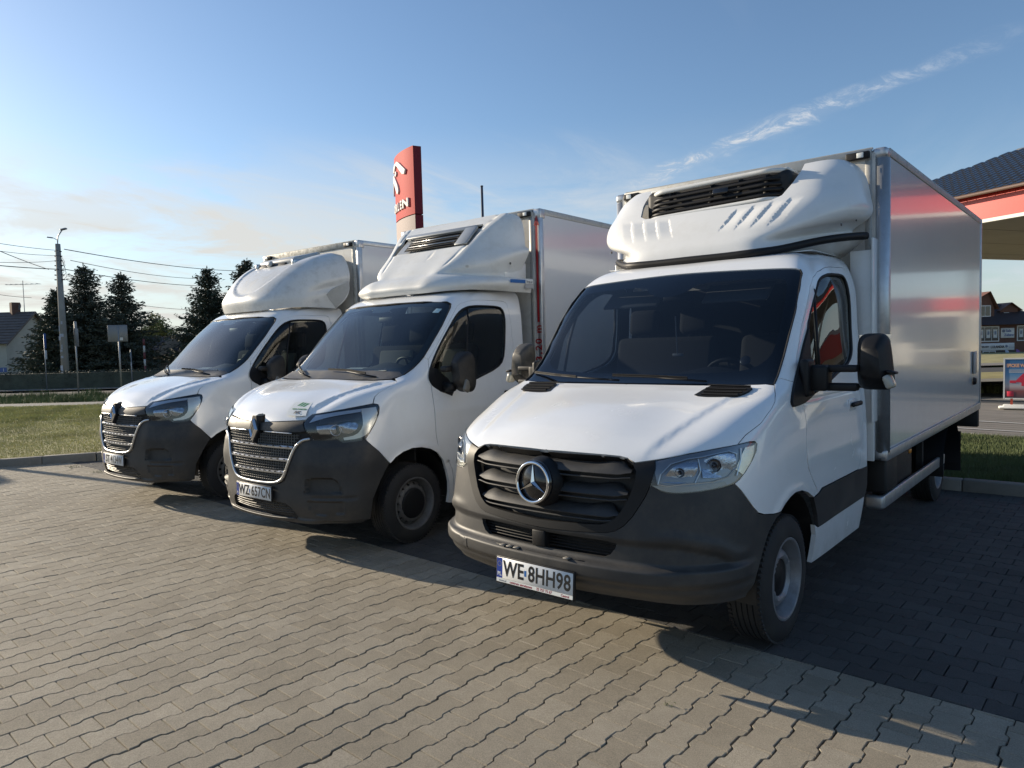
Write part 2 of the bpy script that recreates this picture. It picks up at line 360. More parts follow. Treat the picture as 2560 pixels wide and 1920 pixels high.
def behaton(s=1.0):
    """outline of one bone-shaped stone, straight ends along X, wavy sides along Y"""
    a, p, g = .0085, .070, .0017; y1, y2, y3 = .1-g, .061, .043
    h = [(p+a-g, -y1), (p+a-g, -y2), (p-a-g, -y3), (p-a-g, y3), (p+a-g, y2), (p+a-g, y1)]
    return [(x, y) for x, y in h]+[(-x, y) for x, y in reversed(h)]
BH = np.array(behaton())
def stone_geo():
    c = BH; top = c-np.sign(c)*.0030; n = len(c); v = [(x, y, 0) for x, y in top]+[(x, y, -.0045) for x, y in c]+[(x, y, -.03) for x, y in c]
    f = [tuple(range(n))]+[(i, n+i, n+(i+1) % n, (i+1) % n) for i in range(n)]+[(n+i, 2*n+i, 2*n+(i+1) % n, n+(i+1) % n) for i in range(n)]; return np.array(v), f
SV, SF = stone_geo()
KERB = [(-13.6, -4.6), (-12.4, -2.2), (-11.1, .15), (-10.35, 1.47), (-9.6, 3.2), (-9.2, 4.6), (-8.6, 5.6), (-7.8, 5.95), (9.0, 5.95)]
def left_of_kerb(x, y):
    for (x1, y1), (x2, y2) in zip(KERB[:-2], KERB[1:-1]):
        if y1 <= y <= y2: return x < x1+(x2-x1)*(y-y1)/(y2-y1)
    return y > 5.95
def lay(name, m, rot90, ylo, yhi, xlo, xhi, n_single, parent_loc):
    """paving: the stones nearest the camera are objects, the rest one mesh"""
    root = sheet(name, [(xlo-.3, ylo), (xhi+.3, ylo+.0), (xhi+.3, yhi), (xlo-.3, yhi)], -.013, M_JOINT)
    cg, sg = math.cos(GA), math.sin(GA); rs = np.random.RandomState(5 if rot90 else 3)
    ROWS = 700; gap = np.cumsum(np.where(rs.rand(ROWS) < .16, rs.uniform(.002, .009, ROWS), rs.uniform(0, .0012, ROWS))); spots = []
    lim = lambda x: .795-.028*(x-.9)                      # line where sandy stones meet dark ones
    R0 = 120
    for i in range(-R0, R0):
        for j in range(-60, 60):
            if not rot90: lx = i*.14+gap[i+R0]*.7; ly = j*.2+(.1 if i % 2 else 0)
            else: ly = i*.14+gap[i+R0]*.3; lx = j*.2+(.1 if i % 2 else 0)
            if rot90: lx *= 1; 
            x, y = lx*cg-ly*sg, lx*sg+ly*cg
            if not (xlo < x < xhi and ylo < y < yhi) or left_of_kerb(x, y): continue
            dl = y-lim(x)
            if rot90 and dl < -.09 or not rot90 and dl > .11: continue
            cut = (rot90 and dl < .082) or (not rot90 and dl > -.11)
            w = float(noise.noise(Vector((x*.7, y*.7, 1.5)))); spots.append((x, y, .0025*w+rs.normal(0, .0009), rs.normal(0, .0035), rs.normal(0, .0035), GA+(math.pi/2 if rot90 else 0)+rs.normal(0, .004), rs.normal(0, .0012), cut))
    cx, cy = 2.378, -2.951; fx, fy = -.649, .760
    def seen(p):
        dx, dy = p[0]-cx, p[1]-cy; d = dx*fx+dy*fy; l = dx*.760+dy*.649; return d > 1.7 and abs(l) < d*.74 and 1.69/d < .62
    vis = sorted([p for p in spots if seen(p) and not p[7]], key=lambda p: math.hypot(p[0]-cx, p[1]-cy)); single = set(vis[:n_single])
    me = bpy.data.meshes.new('paving_stone'); me.from_pydata([tuple(q) for q in SV], [], SF); me.materials.append(m); me.update()
    for p in vis[:n_single]:
        o = bpy.data.objects.new('paving_stone', me); COL.objects.link(o); o.parent = root; o.location = (p[0]+p[6], p[1], p[2]-.002); o.rotation_euler = (p[3], p[4], p[5])
    V = []; F = []; k = 0; n = len(SV)
    for p in spots:
        if p in single: continue
        if p[7]:                                          # stones sawn off along the straight joint
            c, s = math.cos(p[5]), math.sin(p[5]); P = [(x*c-y*s+p[0], x*s+y*c+p[1]) for x, y in BH]; sd_ = [(q[1]-lim(q[0])-.004 if rot90 else lim(q[0])-q[1]-.004) for q in P]; Q = []
            for i in range(len(P)):
                a, b_, da, db = P[i], P[(i+1) % len(P)], sd_[i], sd_[(i+1) % len(P)]
                if da >= 0: Q.append(a)
                if (da >= 0) != (db >= 0): t = da/(da-db); Q.append((a[0]+(b_[0]-a[0])*t, a[1]+(b_[1]-a[1])*t))
            if len(Q) < 3 or abs(area2(np.array(Q))) < .004: continue
            m_ = len(Q); cc = np.mean(Q, 0); T = [(x+(cc[0]-x)*.03, y+(cc[1]-y)*.03) for x, y in Q]; V.append(np.array([(x, y, p[2]-.002) for x, y in T]+[(x, y, p[2]-.006) for x, y in Q]+[(x, y, -.03) for x, y in Q])); F += [tuple(range(k, k+m_))]+[(k+i, k+m_+i, k+m_+(i+1) % m_, k+(i+1) % m_) for i in range(m_)]+[(k+m_+i, k+2*m_+i, k+2*m_+(i+1) % m_, k+m_+(i+1) % m_) for i in range(m_)]; k += 3*m_; continue
        c, s = math.cos(p[5]), math.sin(p[5]); v = SV.copy(); x = v[:, 0]*c-v[:, 1]*s+p[0]+p[6]; y = v[:, 0]*s+v[:, 1]*c+p[1]; z = v[:, 2]+p[2]-.002+p[3]*v[:, 1]-p[4]*v[:, 0]
        V.append(np.stack([x, y, z], 1)); F += [tuple(q+k for q in f) for f in SF]; k += n
    me = bpy.data.meshes.new('paving_stones'); me.from_pydata(np.concatenate(V).tolist(), [], F); me.materials.append(m); me.update()
    tag(link(bpy.data.objects.new('paving_stones', me), root), kind='stuff')
    return root
PAVE = lay('pavement', M_PAVE, False, -4.2, 1.3, -13.5, 4.6, 300, 0)
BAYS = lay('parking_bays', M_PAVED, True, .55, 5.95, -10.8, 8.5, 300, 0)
# kerb round the bays
M_KERB = mat('kerb_concrete', (.20, .185, .16), .85, vary=(3, .15), dirt=(5, .4, (.08, .07, .055)), bump=(80, .3, .004))
kerb = empty('kerb'); tag(kerb, kind='structure')
def kerb_run(pts, parent, w=.15, h=.12, L_=1.0, name='kerb_stone'):
    me = None
    for (x1, y1), (x2, y2) in zip(pts[:-1], pts[1:]):
        d = math.hypot(x2-x1, y2-y1); k = max(1, round(d/L_)); a = math.atan2(y2-y1, x2-x1)
        b = MB(); b.rbox((0, 0, 0), (d/k-.008, w, h+.1), .012, 2); o = b.build(name, M_KERB, parent)
        for i in range(k):
            q = o if i == 0 else link(o.copy(), parent); t = (i+.5)/k; q.location = (x1+(x2-x1)*t, y1+(y2-y1)*t, h/2-.05+rnd.uniform(-.004, .004)); q.rotation_euler = (0, 0, a+rnd.uniform(-.006, .006))
kerb_run([(x-.075 if i < 6 else x, y+(.0 if i < 6 else .08)) for i, (x, y) in enumerate(KERB)], kerb)

# lawns, path, road on the left (street runs along EU, away from us along EV)
EU = Vector((.77, .64, 0)).normalized(); EV = Vector((-.64, .77, 0)).normalized()
def st(t, s): p = EU*t+EV*s; return (p.x, p.y)
M_LAWN = mat('lawn_soil', (.30, .27, .12), .95, vary=(1.2, .3), dirt=(2.5, .5, (.20, .17, .09)))
M_GRASS = mat('grass_blades', (.36, .35, .12), .7, vary=(.8, .35), dirt=(1.6, .8, (.55, .47, .24)))
M_GRASSD = mat('grass_blades_dark', (.085, .115, .035), .7, vary=(.9, .35), dirt=(2.0, .5, (.12, .12, .05)))
M_ASPH = mat('asphalt', (.055, .054, .053), .85, vary=(1, .15), dirt=(3, .4, (.10, .095, .09)), bump=(120, .4, .006))
M_WALK = mat('pavement_concrete', (.20, .19, .17), .85, vary=(1.5, .12), dirt=(4, .3, (.12, .11, .09)))
lawn = [(-13.75, -4.7), (-12.55, -2.2), (-11.25, .15), (-10.5, 1.47), (-9.75, 3.2), (-9.35, 4.6), (-8.7, 5.75), (-7.8, 6.1)]+[st(0, 20.4), st(-40, 20.6), (-34, -14), (-18, -12)]
lawn = [(-13.75, -4.7), (-12.55, -2.2), (-11.25, .15), (-10.5, 1.47), (-9.75, 3.2), (-9.35, 4.6), (-8.7, 5.75), (-7.8, 6.1), (-2, 20)]+[st(14, 20.4), st(-35, 20.6), (-33, -22), (-16, -10)]
sheet('lawn', lawn, .035, M_LAWN)
sheet('footpath', [st(-45, 20.5), st(60, 20.5), st(60, 22.1), st(-45, 22.1)], .045, M_WALK)
sheet('grass_verge', [st(-45, 22.1), st(60, 22.1), st(60, 26.6), st(-45, 26.6)], .03, M_LAWN)
sheet('road', [st(-45, 26.6), st(90, 26.6), st(90, 31.2), st(-45, 31.2)], .004, M_ASPH)
sheet('far_pavement', [st(-45, 31.2), st(90, 31.2), st(90, 34.2), st(-45, 34.2)], .10, M_WALK)
kk = empty('far_kerb'); tag(kk, kind='structure'); kerb_run([st(-14, 31.15), st(14, 31.15)], kk, .15, .12, 1.0)
sheet('front_garden', [st(-45, 34.2), st(90, 34.2), st(90, 60), st(-45, 60)], .02, M_LAWN)

def blades(name, region, n, h, m, z=.03, lean=.4, w=.006, seed=1, clump=0, follow=False, dens_fn=None):
    """many single blades of grass in one mesh"""
    rs = np.random.RandomState(seed); P = np.array(region, float); lo, hi = P.min(0), P.max(0); pts = []
    while sum(len(p) for p in pts) < n:
        q = lo+(hi-lo)*rs.rand(n, 2); q = q[inside(P, q)]
        if dens_fn is not None: q = q[rs.rand(len(q)) < dens_fn(q[:, 0], q[:, 1])]
        pts.append(q)
    p = np.concatenate(pts)[:n]; a = rs.rand(n)*2*np.pi; hh = h*rs.uniform(.5, 1.3, n)
    if clump: hh *= 1+clump*np.maximum(0, np.sin(p[:, 0]*1.7+np.cos(p[:, 1]*1.3)*2)*np.sin(p[:, 1]*2.1))
    l = lean*rs.rand(n)*hh; b = rs.rand(n)*2*np.pi; dx, dy = np.cos(a)*w, np.sin(a)*w; zb = np.full(n, z)
    if follow: zb = np.array([z+.034+hz(x, y) for x, y in p])
    V = np.zeros((n, 3, 3)); V[:, 0] = np.stack([p[:, 0]-dx, p[:, 1]-dy, zb], 1); V[:, 1] = np.stack([p[:, 0]+dx, p[:, 1]+dy, zb], 1); V[:, 2] = np.stack([p[:, 0]+np.cos(b)*l, p[:, 1]+np.sin(b)*l, zb+hh], 1)
    me = bpy.data.meshes.new(name); me.vertices.add(3*n); me.vertices.foreach_set('co', V.ravel()); me.loops.add(3*n); me.loops.foreach_set('vertex_index', np.arange(3*n)); me.polygons.add(n); me.polygons.foreach_set('loop_start', np.arange(n)*3); me.materials.append(m); me.update(); me.validate()
    return tag(link(bpy.data.objects.new(name, me)), 'short grass growing on the '+name.split('_on_')[-1].replace('_', ' '), 'grass', kind='stuff')
near_l = [(-12.6, -2.2), (-11.3, .15), (-10.55, 1.47), (-9.8, 3.2), (-9.4, 4.6), (-12, 7), (-18, 7.2), (-20, .5)]
blades('grass_on_lawn', near_l, 110000, .040, M_GRASS, .03, .8, .004, 1, .6)
blades('grass_on_far_lawn', [(-18, 7.2), (-20, .5), st(-24, 20.4), st(-6, 20.4)], 60000, .06, M_GRASS, .03, .7, .010, 2, .6)
blades('weeds_on_grass_verge', [st(-24, 22.2), st(-4, 22.2), st(-4, 26.5), st(-24, 26.5)], 26000, .15, M_GRASSD, .03, .6, .011, 3, 1.6)

# right side: grass strip behind the bays, block-paved forecourt, road, verge
M_SOILD = mat('dark_turf', (.05, .055, .022), .95, vary=(1.5, .3))
gs = [(-7.8, 6.12), (9, 6.12), (9, 10.1), (.5, 10.7), (-7.5, 12.5)]
sheet('grass_strip', gs, .03, M_SOILD); blades('grass_on_strip', [(-.4, 6.12), (3.2, 6.12), (3.2, 10.3), (-.6, 10.9)], 60000, .055, M_GRASSD, .03, .7, .0045, 4, 1.2)
M_BLOCK = mat('forecourt_paving', (.22, .20, .17), .85, vary=(1.5, .1), dirt=(1.2, .4, (.11, .10, .09)))
sheet('forecourt', [(-7.5, 12.5), (.5, 10.7), (9, 10.1), (40, 9.5), (40, 19.7), (-10, 19.7)], .012, M_BLOCK, follow=True)
k2 = empty('forecourt_kerb'); tag(k2, kind='structure'); kerb_run([(-7.5, 12.6), (.5, 10.8), (9, 10.2)], k2, .12, .05, 1.0)
sheet('side_road', [(-12, 19.8), (40, 19.8), (40, 22.3), (-12, 22.3)], .008, M_ASPH, follow=True)
sheet('service_lane', [(-12, 22.4), (40, 22.4), (40, 33), (-12, 33)], .012, M_BLOCK, follow=True)
M_LINE = mat('road_paint', (.55, .54, .50), .7, dirt=(9, .6, (.2, .19, .17)))
sheet('road_marking', [(-1.5, 13.35), (3.0, 12.55), (3.0, 12.66), (-1.5, 13.47)], .022, M_LINE); sheet('road_marking', [(-1.5, 11.95), (3.0, 11.35), (3.0, 11.43), (-1.5, 12.04)], .022, M_LINE)
# block joints of the forecourt, laid as courses
def courses():
    b = MB(); y = 11.0
    while y < 19.5:
        b.add([(-3, y+.25, .0165), (4, y-.25, .0165), (4, y-.232, .0165), (-3, y+.268, .0165)], [(0, 1, 2, 3)]); y += .32 if y < 14 else .6
    tag(b.build('paving_joint', mat('joint_dark', (.05, .046, .04), .9), None), kind='structure')
courses()
sheet('far_verge', [(-14, 33), (40, 33), (40, 37), (-14, 37)], .02, M_LAWN, follow=True); blades('grass_on_far_verge', [(-4.5, 33), (-.5, 33), (-.5, 37), (-4.8, 37)], 9000, .25, M_GRASS, .02, .5, .02, 5, .5, follow=True)
sheet('building_forecourt', [(-20, 37), (40, 37), (40, 66), (-20, 66)], .012, M_ASPH, follow=True)
# ---------------------------------------------------------------- trees, hedge, plants
M_BARK = mat('bark', (.06, .048, .038), .95, vary=(6, .3), bump=(30, .6, .02))
M_SPRUCE = mat('spruce_needles', (.062, .072, .050), .8, vary=(1.3, .5))
M_SPRUCE2 = mat('spruce_needles_deep', (.045, .058, .036), .8, vary=(1.0, .5))
M_LEAF = mat('light_green_leaves', (.13, .15, .05), .65, vary=(1.5, .4))
M_HEDGE = mat('hedge_leaves', (.055, .062, .042), .75, vary=(1.5, .4))
def tri_cloud(name, P, D, size, m, parent, seed, asp=.35):
    """one narrow leaf or spray of needles per point P, roughly along direction D"""
    rs = np.random.RandomState(seed); n = len(P); D = D+rs.normal(0, .35, D.shape); D /= np.linalg.norm(D, axis=1)[:, None]; W = np.cross(D, rs.normal(0, 1, D.shape)); W /= np.linalg.norm(W, axis=1)[:, None]+1e-9
    s = size*rs.uniform(.6, 1.4, n)[:, None]; V = np.zeros((n, 4, 3)); V[:, 0] = P-D*s*.5; V[:, 1] = P+W*s*asp*.5; V[:, 2] = P+D*s*.5; V[:, 3] = P-W*s*asp*.5
    me = bpy.data.meshes.new(name); me.vertices.add(4*n); me.vertices.foreach_set('co', V.ravel()); me.loops.add(4*n); me.loops.foreach_set('vertex_index', np.arange(4*n)); me.polygons.add(n); me.polygons.foreach_set('loop_start', np.arange(n)*4); me.materials.append(m); me.update(); me.validate()
    return link(bpy.data.objects.new(name, me), parent)
def spruce(loc, h, rad, seed, label, m=None, droop=.35, thin=1.0, base=.10, group='dark spruces behind the hedge'):
    rs = np.random.RandomState(seed); root = empty('spruce_tree', loc, 0, label, 'tree', group)
    b = MB(); b.tube([(0, 0, 0), (.04, .02, h*.5), (0, 0, h*.98)], [h*.022, h*.014, .012], 7); b.build('trunk', M_BARK, root)
    P = []; D = []; B = MB(); lv = int(h/.19)
    for k in range(lv):
        t = base+(1-base)*k/lv; z = h*t; r = rad*((1-t)**.8)*rs.uniform(.65, 1.2)+.10; nb = max(5, int(10*(1-t)+6))
        for q in range(nb):
            if rs.rand() > thin: continue
            a = 2*np.pi*(q+rs.rand()*.8)/nb+k*1.1; L_ = r*rs.uniform(.6, 1.2); up = .30*(t > .8)-droop*(1-t)
            s = np.linspace(.12, 1, max(4, int(L_/.10))); x = np.cos(a)*L_*s; y = np.sin(a)*L_*s; zz = z+L_*(up*s+.28*s*s)
            if q % 2 == 0: B.tube([(x[0], y[0], zz[0]), (x[-1], y[-1], zz[-1])], .010, 3)
            for j in range(len(s)):
                m_ = 7 if s[j] < .85 else 4
                for _ in range(m_):
                    o = rs.normal(0, .075, 3)*[1, 1, .6]*(1.25-s[j]*.5); P.append((x[j]+o[0]-np.sin(a)*rs.normal(0, .14)*s[j]*L_*.6, y[j]+o[1]+np.cos(a)*rs.normal(0, .14)*s[j]*L_*.6, zz[j]+o[2]-abs(rs.normal(0, .07)))); D.append((np.cos(a)*.9, np.sin(a)*.9, -.1))
    for z in np.linspace(h*.9, h*1.02, 14): P.append((0, 0, z)); D.append((0, 0, 1))
    B.build('limb', M_BARK, root); tri_cloud('crown', np.array(P), np.array(D, float), .19, m or M_SPRUCE, root, seed); return root
def leafy(loc, h, rad, seed, label, m, trunk=.35, leaf=.09, n=9000, sq=.8, cat='tree', name='tree', group=None, blobs=16):
    rs = np.random.RandomState(seed); root = empty(name, loc, 0, label, cat, group); b = MB(); b.tube([(0, 0, 0), (.1, 0, h*trunk), (.05, .1, h*.7)], [h*.03, h*.022, .02], 7); b.build('trunk', M_BARK, root)
    c = []; B = MB()
    for k in range(blobs):
        v = rs.normal(0, 1, 3); v /= np.linalg.norm(v); r = rad*rs.uniform(.35, .8); q = np.array([v[0]*r, v[1]*r, h*(1-.5*sq*(1-trunk))+v[2]*r*sq*.9]); c.append((q, rad*rs.uniform(.22, .42))); B.tube([(0, 0, h*trunk), tuple(q*.55+np.array([0, 0, h*.25])), tuple(q)], [.05, .03, .01], 5)
    B.build('limb', M_BARK, root)
    P = []; D = []
    for _ in range(n):
        q, r = c[rs.randint(len(c))]; v = rs.normal(0, 1, 3); v /= np.linalg.norm(v); P.append(q+v*r*rs.rand()**.4); D.append(rs.normal(0, 1, 3))
    tri_cloud('crown', np.array(P), np.array(D), leaf, m, root, seed, .6); return root
spruce((-44.85, 13.22, 0), 7.1, 3.1, 21, 'tall dark spruce with a pointed top, right of the concrete lamp pole', droop=.4)
spruce((-43.0, 14.6, 0), 6.6, 3.0, 22, 'drooping spruce with ragged side branches above the square road sign', droop=.75, thin=.85)
spruce((-46.9, 12.3, 0), 5.5, 2.5, 23, 'short spruce with a slim tip left of the lamp pole, by the pale gable', droop=.3)
spruce((-45.3, 11.9, 0), 5.7, 2.3, 28, 'rounded dark spruce directly behind the lamp pole', M_SPRUCE2, droop=.5)
spruce((-41.2, 19.0, 0), 7.0, 3.2, 24, 'broad dense spruce behind the farthest van, left of its windscreen', M_SPRUCE2, droop=.25, group='spruces behind the farthest van')
spruce((-43.8, 23.2, 0), 8.1, 3.0, 25, 'taller spruce whose thin tip shows above the farthest van', M_SPRUCE2, droop=.2, group='spruces behind the farthest van')
spruce((-40.2, 20.8, 0), 7.3, 2.8, 26, 'spruce with several thin tips, half hidden by the farthest van', M_SPRUCE2, droop=.2, group='spruces behind the farthest van')
leafy((-58.8, 23.7, 0), 5.0, 2.0, 31, 'sunlit pale green tree low between the dark spruces', M_LEAF, .3, .16, 5000)
leafy((-62.5, 24.0, 0), 4.2, 1.3, 33, 'small thin pale tree beside the sunlit one, left of it', M_LEAF, .3, .14, 2500)
leafy((-46.5, 31.5, 0), 11.0, 1.7, 32, 'birch whose drooping top shows above the farthest cargo box', mat('birch_leaves', (.07, .085, .035), .7, vary=(2, .4)), .5, .13, 4200, 1.6, blobs=26)
leafy((-19.6, -2.3, 0), 3.4, .75, 34, 'young round street tree beyond the left edge, its shadow on the paving', M_LEAF, .45, .09, 9000, .7)  # tree added out of view to cast a rounded shadow on the paving
leafy((-60, 6.5, 0), 5.2, 1.8, 35, 'conifer edge showing at the left border of the picture', M_SPRUCE, .3, .15, 4000)
def hedge(p0, p1, h, w, seed, label):
    rs = np.random.RandomState(seed); p0, p1 = np.array(p0), np.array(p1); d = p1-p0; L_ = np.linalg.norm(d); d /= L_; nrm = np.array([-d[1], d[0]]); n = int(L_*900); t = rs.rand(n)*L_; s = rs.uniform(-.5, .5, n)*w; z = h*rs.rand(n)**.55+rs.normal(0, .02, n)
    P = np.stack([p0[0]+d[0]*t+nrm[0]*s, p0[1]+d[1]*t+nrm[1]*s, z], 1); root = empty('hedge', (0, 0, 0), 0, label, 'hedge'); M = face_M(((p0+p1)/2).tolist()+[h*.45], (d[0], d[1], 0), (0, 0, 1))
    MB().box((0, 0, 0), (L_, h*.88, w*.8), M=M).build('hedge_body', M_HEDGE, root); tri_cloud('hedge_leaves', P, rs.normal(0, 1, (n, 3)), .06, M_HEDGE, root, seed, .6); return root
hedge((-42.0, 7.9), (-29.5, 18.3), 1.0, .9, 41, 'clipped dark hedge running along the far pavement under the spruces')
# weeds in the joints of the lot
def weed(x, y, s, seed, label):
    rs = np.random.RandomState(seed); n = 60 if s > .03 else 22; P = np.stack([x+rs.normal(0, s, n), y+rs.normal(0, s*.5, n), rs.uniform(.002, .02, n)], 1); o = tri_cloud('weed_tuft', P, rs.normal(0, 1, (n, 3)), .022 if s > .03 else .012, MATS['grass_blades_dark'], None, seed, .3); return tag(o, label, 'weed', 'weeds in the paving joints')
weed(.80, -.04, .018, 51, 'tiny dry weed in a joint in front of the nearest wheel')
weed(-9.9, .95, .10, 52, 'flat weed in the joints beside the left kerb'); weed(-9.0, .95, .08, 53, 'weed tuft between the kerb and the farthest van')
# ---------------------------------------------------------------- buildings and street furniture, left side
def ground_frame(o, u):
    """local frame: X along u, Y away, Z up, at o"""
    u = Vector((u[0], u[1], 0)).normalized(); m = Matrix((u, Vector((-u.y, u.x, 0)), Vector((0, 0, 1)))).transposed().to_4x4(); m.translation = Vector(o); return m
M_RENDER = mat('pale_render', (.42, .42, .38), .9, vary=(1.2, .08), dirt=(1.5, .25, (.2, .19, .16)))
M_TILE = mat('grey_roof_tile', (.12, .10, .09), .7, vary=(3, .2))
M_TILEB = mat('brown_sheet_roof', (.055, .040, .034), .6, vary=(2, .2))
M_WIN = mat('window_glass_dark', (.03, .035, .04), .08, coat=.5); M_FRAME = mat('window_frame_white', (.6, .6, .58), .5)
M_ZINC = mat('galvanised_steel', (.30, .31, .32), .45, metal=.6, vary=(5, .1)); M_CONC = mat('pole_concrete', (.27, .265, .24), .85, vary=(2, .12), dirt=(3, .4, (.14, .13, .11)), bump=(50, .2, .004))
M_WIRE = mat('cable_black', (.02, .02, .022), .7)

def tiled_slope(parent, M, w, l, tw, tl, m, name='roof_tile', tri=False, singles=300, clip=None):
    """courses of curved tiles on a slope: local X along the eave, Y up the slope, Z out of it"""
    prof = [(-.5, 0), (-.30, .10), (0, .16), (.30, .10), (.5, 0)]; v = [(x*tw, 0, z*tw+.022) for x, z in prof]+[(x*tw, tl*1.06, z*tw) for x, z in prof]+[(-.5*tw, 0, -.01), (.5*tw, 0, -.01)]
    f = [(i, i+1, 5+i+1, 5+i) for i in range(4)]+[(10, 11, 4, 3, 2, 1, 0)]
    me = bpy.data.meshes.new(name); me.from_pydata(v, [], f); me.materials.append(m); me.update(); spots = []
    for r in range(int(l/tl)):
        for c in range(int(w/tw)):
            x = (c+.5)*tw; y = r*tl
            if clip is None or clip(x, y): spots.append((x, y))
    spots.sort(key=lambda p: (abs(p[0]-singles[1])+abs(p[1]-1.5)) if isinstance(singles, tuple) else p[1]); k = singles[0] if isinstance(singles, tuple) else singles
    for x, y in spots[:k]:
        o = link(bpy.data.objects.new(name, me), parent); o.matrix_world = M @ Matrix.Translation((x, y, rnd.uniform(0, .006))) @ Matrix.Rotation(rnd.uniform(-.01, .01), 4, 'Z')
    if spots[k:]:
        b = MB()
        for x, y in spots[k:]: b.add(v, f, False, M @ Matrix.Translation((x, y, 0)))
        tag(b.build(name+'s', m, parent), kind='stuff')
def window(parent, M, x, z, w, h, cols=2, m=M_FRAME):
    b = MB(); b.box((x, -.03, z+h/2), (w+.1, .06, h+.1), M=M); fr = b.build('window', m, parent)
    for k in range(cols): b = MB(); ww = w/cols-.05; b.box((x-w/2+(k+.5)*w/cols, -.065, z+h/2), (ww, .012, h-.06), M=M); b.build('pane', M_WIN, fr)
    return fr
# pale gabled house at the far left
def gable_house():
    r = empty('gabled_house', (-54, 13, 0), 0, 'pale house with a grey tiled roof and antenna, its gable at the far left', 'house', 'houses across the road'); r.matrix_world
    W = lambda p: Vector(p)-Vector((-54, 13, 0))
    A, Bq, ap, rl = Vector((-52.3, 11.0, 0)), Vector((-55.65, 14.9, 0)), 4.85, None
    d = (Bq-A); L_ = d.length; u = d.normalized(); back = Vector((-u.y, u.x, 0))*-1; back = Vector((-.80, -.60, 0)).normalized(); off = Vector((-54, 13, 0))
    a, b_ = A-off, Bq-off; mid = (a+b_)/2; H = 2.95; n = 9.5
    v = [a, b_, b_+Vector((0, 0, H)), mid+Vector((0, 0, ap)), a+Vector((0, 0, H))]; v2 = [p+back*n for p in v]
    b = MB(); b.add([tuple(p) for p in v+v2], [(0, 1, 2, 3, 4), (5, 9, 8, 7, 6), (0, 4, 9, 5), (1, 6, 7, 2)]); b.build('wall', M_RENDER, r)
    up = Vector((0, 0, 1)); s = (mid+up*ap-(a+up*H)); sl = s.length; e = s.normalized(); b = MB(); o = -back*.35
    for P0, sd in ((a+up*H-e*.5, 1), (b_+up*H-(mid+up*ap-(b_+up*H)).normalized()*.5, -1)):
        T = mid+up*ap; b.add([tuple(P0+o), tuple(T+o+up*.02), tuple(T+back*(n+.3)+up*.02), tuple(P0+back*(n+.3))], [(0, 1, 2, 3)]); b.add([tuple(P0+o-up*.14), tuple(T+o-up*.14), tuple(T+o+up*.02), tuple(P0+o)], [(0, 1, 2, 3)])
    rf = b.build('roof', M_TILE, r); bb = MB()
    for k in range(12):
        t = k/12; p = (a+up*H-e*.5)+s*1.2*t+up*.03; bb.tube([tuple(p+o), tuple(p+back*n)], .028, 4)
    tag(bb.build('tile_course', M_TILE, r), kind='stuff')
    b = MB(); c = mid+back*1.1; b.box((c.x, c.y, ap+.15), (.5, .5, 1.0)); b.build('chimney', mat('chimney_brick', (.14, .08, .06), .9), rf)
    c = mid+back*.5+Vector((.2, 0, 0)); z0 = ap; b = MB(); b.tube([(c.x, c.y, z0), (c.x, c.y, z0+2.1)], .025, 5); an = b.build('tv_antenna', M_ZINC, r)
    b = MB(); b.tube([(c.x-.9, c.y-.75, z0+1.85), (c.x+.9, c.y+.75, z0+1.85)], .015, 4)
    for k in range(7): t = -.8+.27*k; b.tube([(c.x+t-.17, c.y+t*.83+.2, z0+1.86), (c.x+t+.17, c.y+t*.83-.2, z0+1.86)], .010, 4)
    b.build('aerial_rods', M_ZINC, an); b = MB(); b.lathe([(.0001, -.05), (.15, -.03), (.24, .02)], 16, Matrix.Translation((c.x-.2, c.y-.2, z0+.35)) @ Matrix.Rotation(R(80), 4, 'X')); b.build('satellite_dish', M_ZINC, an)
    return r
gable_house()
def low_house():
    r = empty('low_brown_house', (0, 0, 0), 0, 'low house with a dark brown roof and one sunlit clay gable slope', 'house', 'houses across the road')
    M = ground_frame((-48.4, 15.4, 0), (.80, .60)); b = MB(); b.box((4.5, 2.5, 1.0), (9, 5, 2.0), M=M); b.build('wall', mat('grey_render', (.26, .26, .25), .9, vary=(1, .1)), r)
    for k, (x0, x1, zt, y0) in enumerate(((-.4, 3.6, 2.95, -.3), (4.35, 9.5, 3.15, -.6))):
        b = MB(); v = [(x0, y0, 1.72), (x1, y0, 1.72), (x1-.1 if k else x1, 2.6, zt), (x0+(.55 if k else 0), 2.6, zt)]; b.add(v+[(x, y, z-.12) for x, y, z in v], [(0, 1, 2, 3), (4, 7, 6, 5), (0, 4, 5, 1), (1, 5, 6, 2), (2, 6, 7, 3), (3, 7, 4, 0)], False, M); rf = b.build('roof', M_TILEB, r)
        for q in range(int((x1-x0)/.30)): x = x0+.15+.30*q; b = MB(); xx = x+(.0 if not k else .5*(1-(x-x0)/(x1-x0))); b.tube([M @ Vector((x, y0, 1.75)), M @ Vector((xx, 2.6, zt+.03))], .022, 4); b.build('roof_rib', M_TILEB, rf)
    b = MB(); v = [(3.95, -.75, 1.62), (4.38, -.6, 1.72), (4.9, 2.6, 3.15), (4.25, 1.2, 3.05), (3.9, -.2, 2.3)]; b.add([(x, y, z) for x, y, z in v], [(0, 1, 2, 3, 4)], False, M); b.build('lit_gable_slope', mat('sunlit_slope_tone', (.30, .22, .15), .7, vary=(8, .2)), r)  # sunlight on this slope is put into its paler tile colour
    window(r, M, 1.2, .55, .9, .9, 2, mat('dark_frame', (.05, .045, .04), .6)); window(r, M, 6.3, .75, 1.3, .6, 3, MATS['dark_frame']); window(r, M, 8.0, .6, .6, .9, 1, MATS['dark_frame'])
low_house()
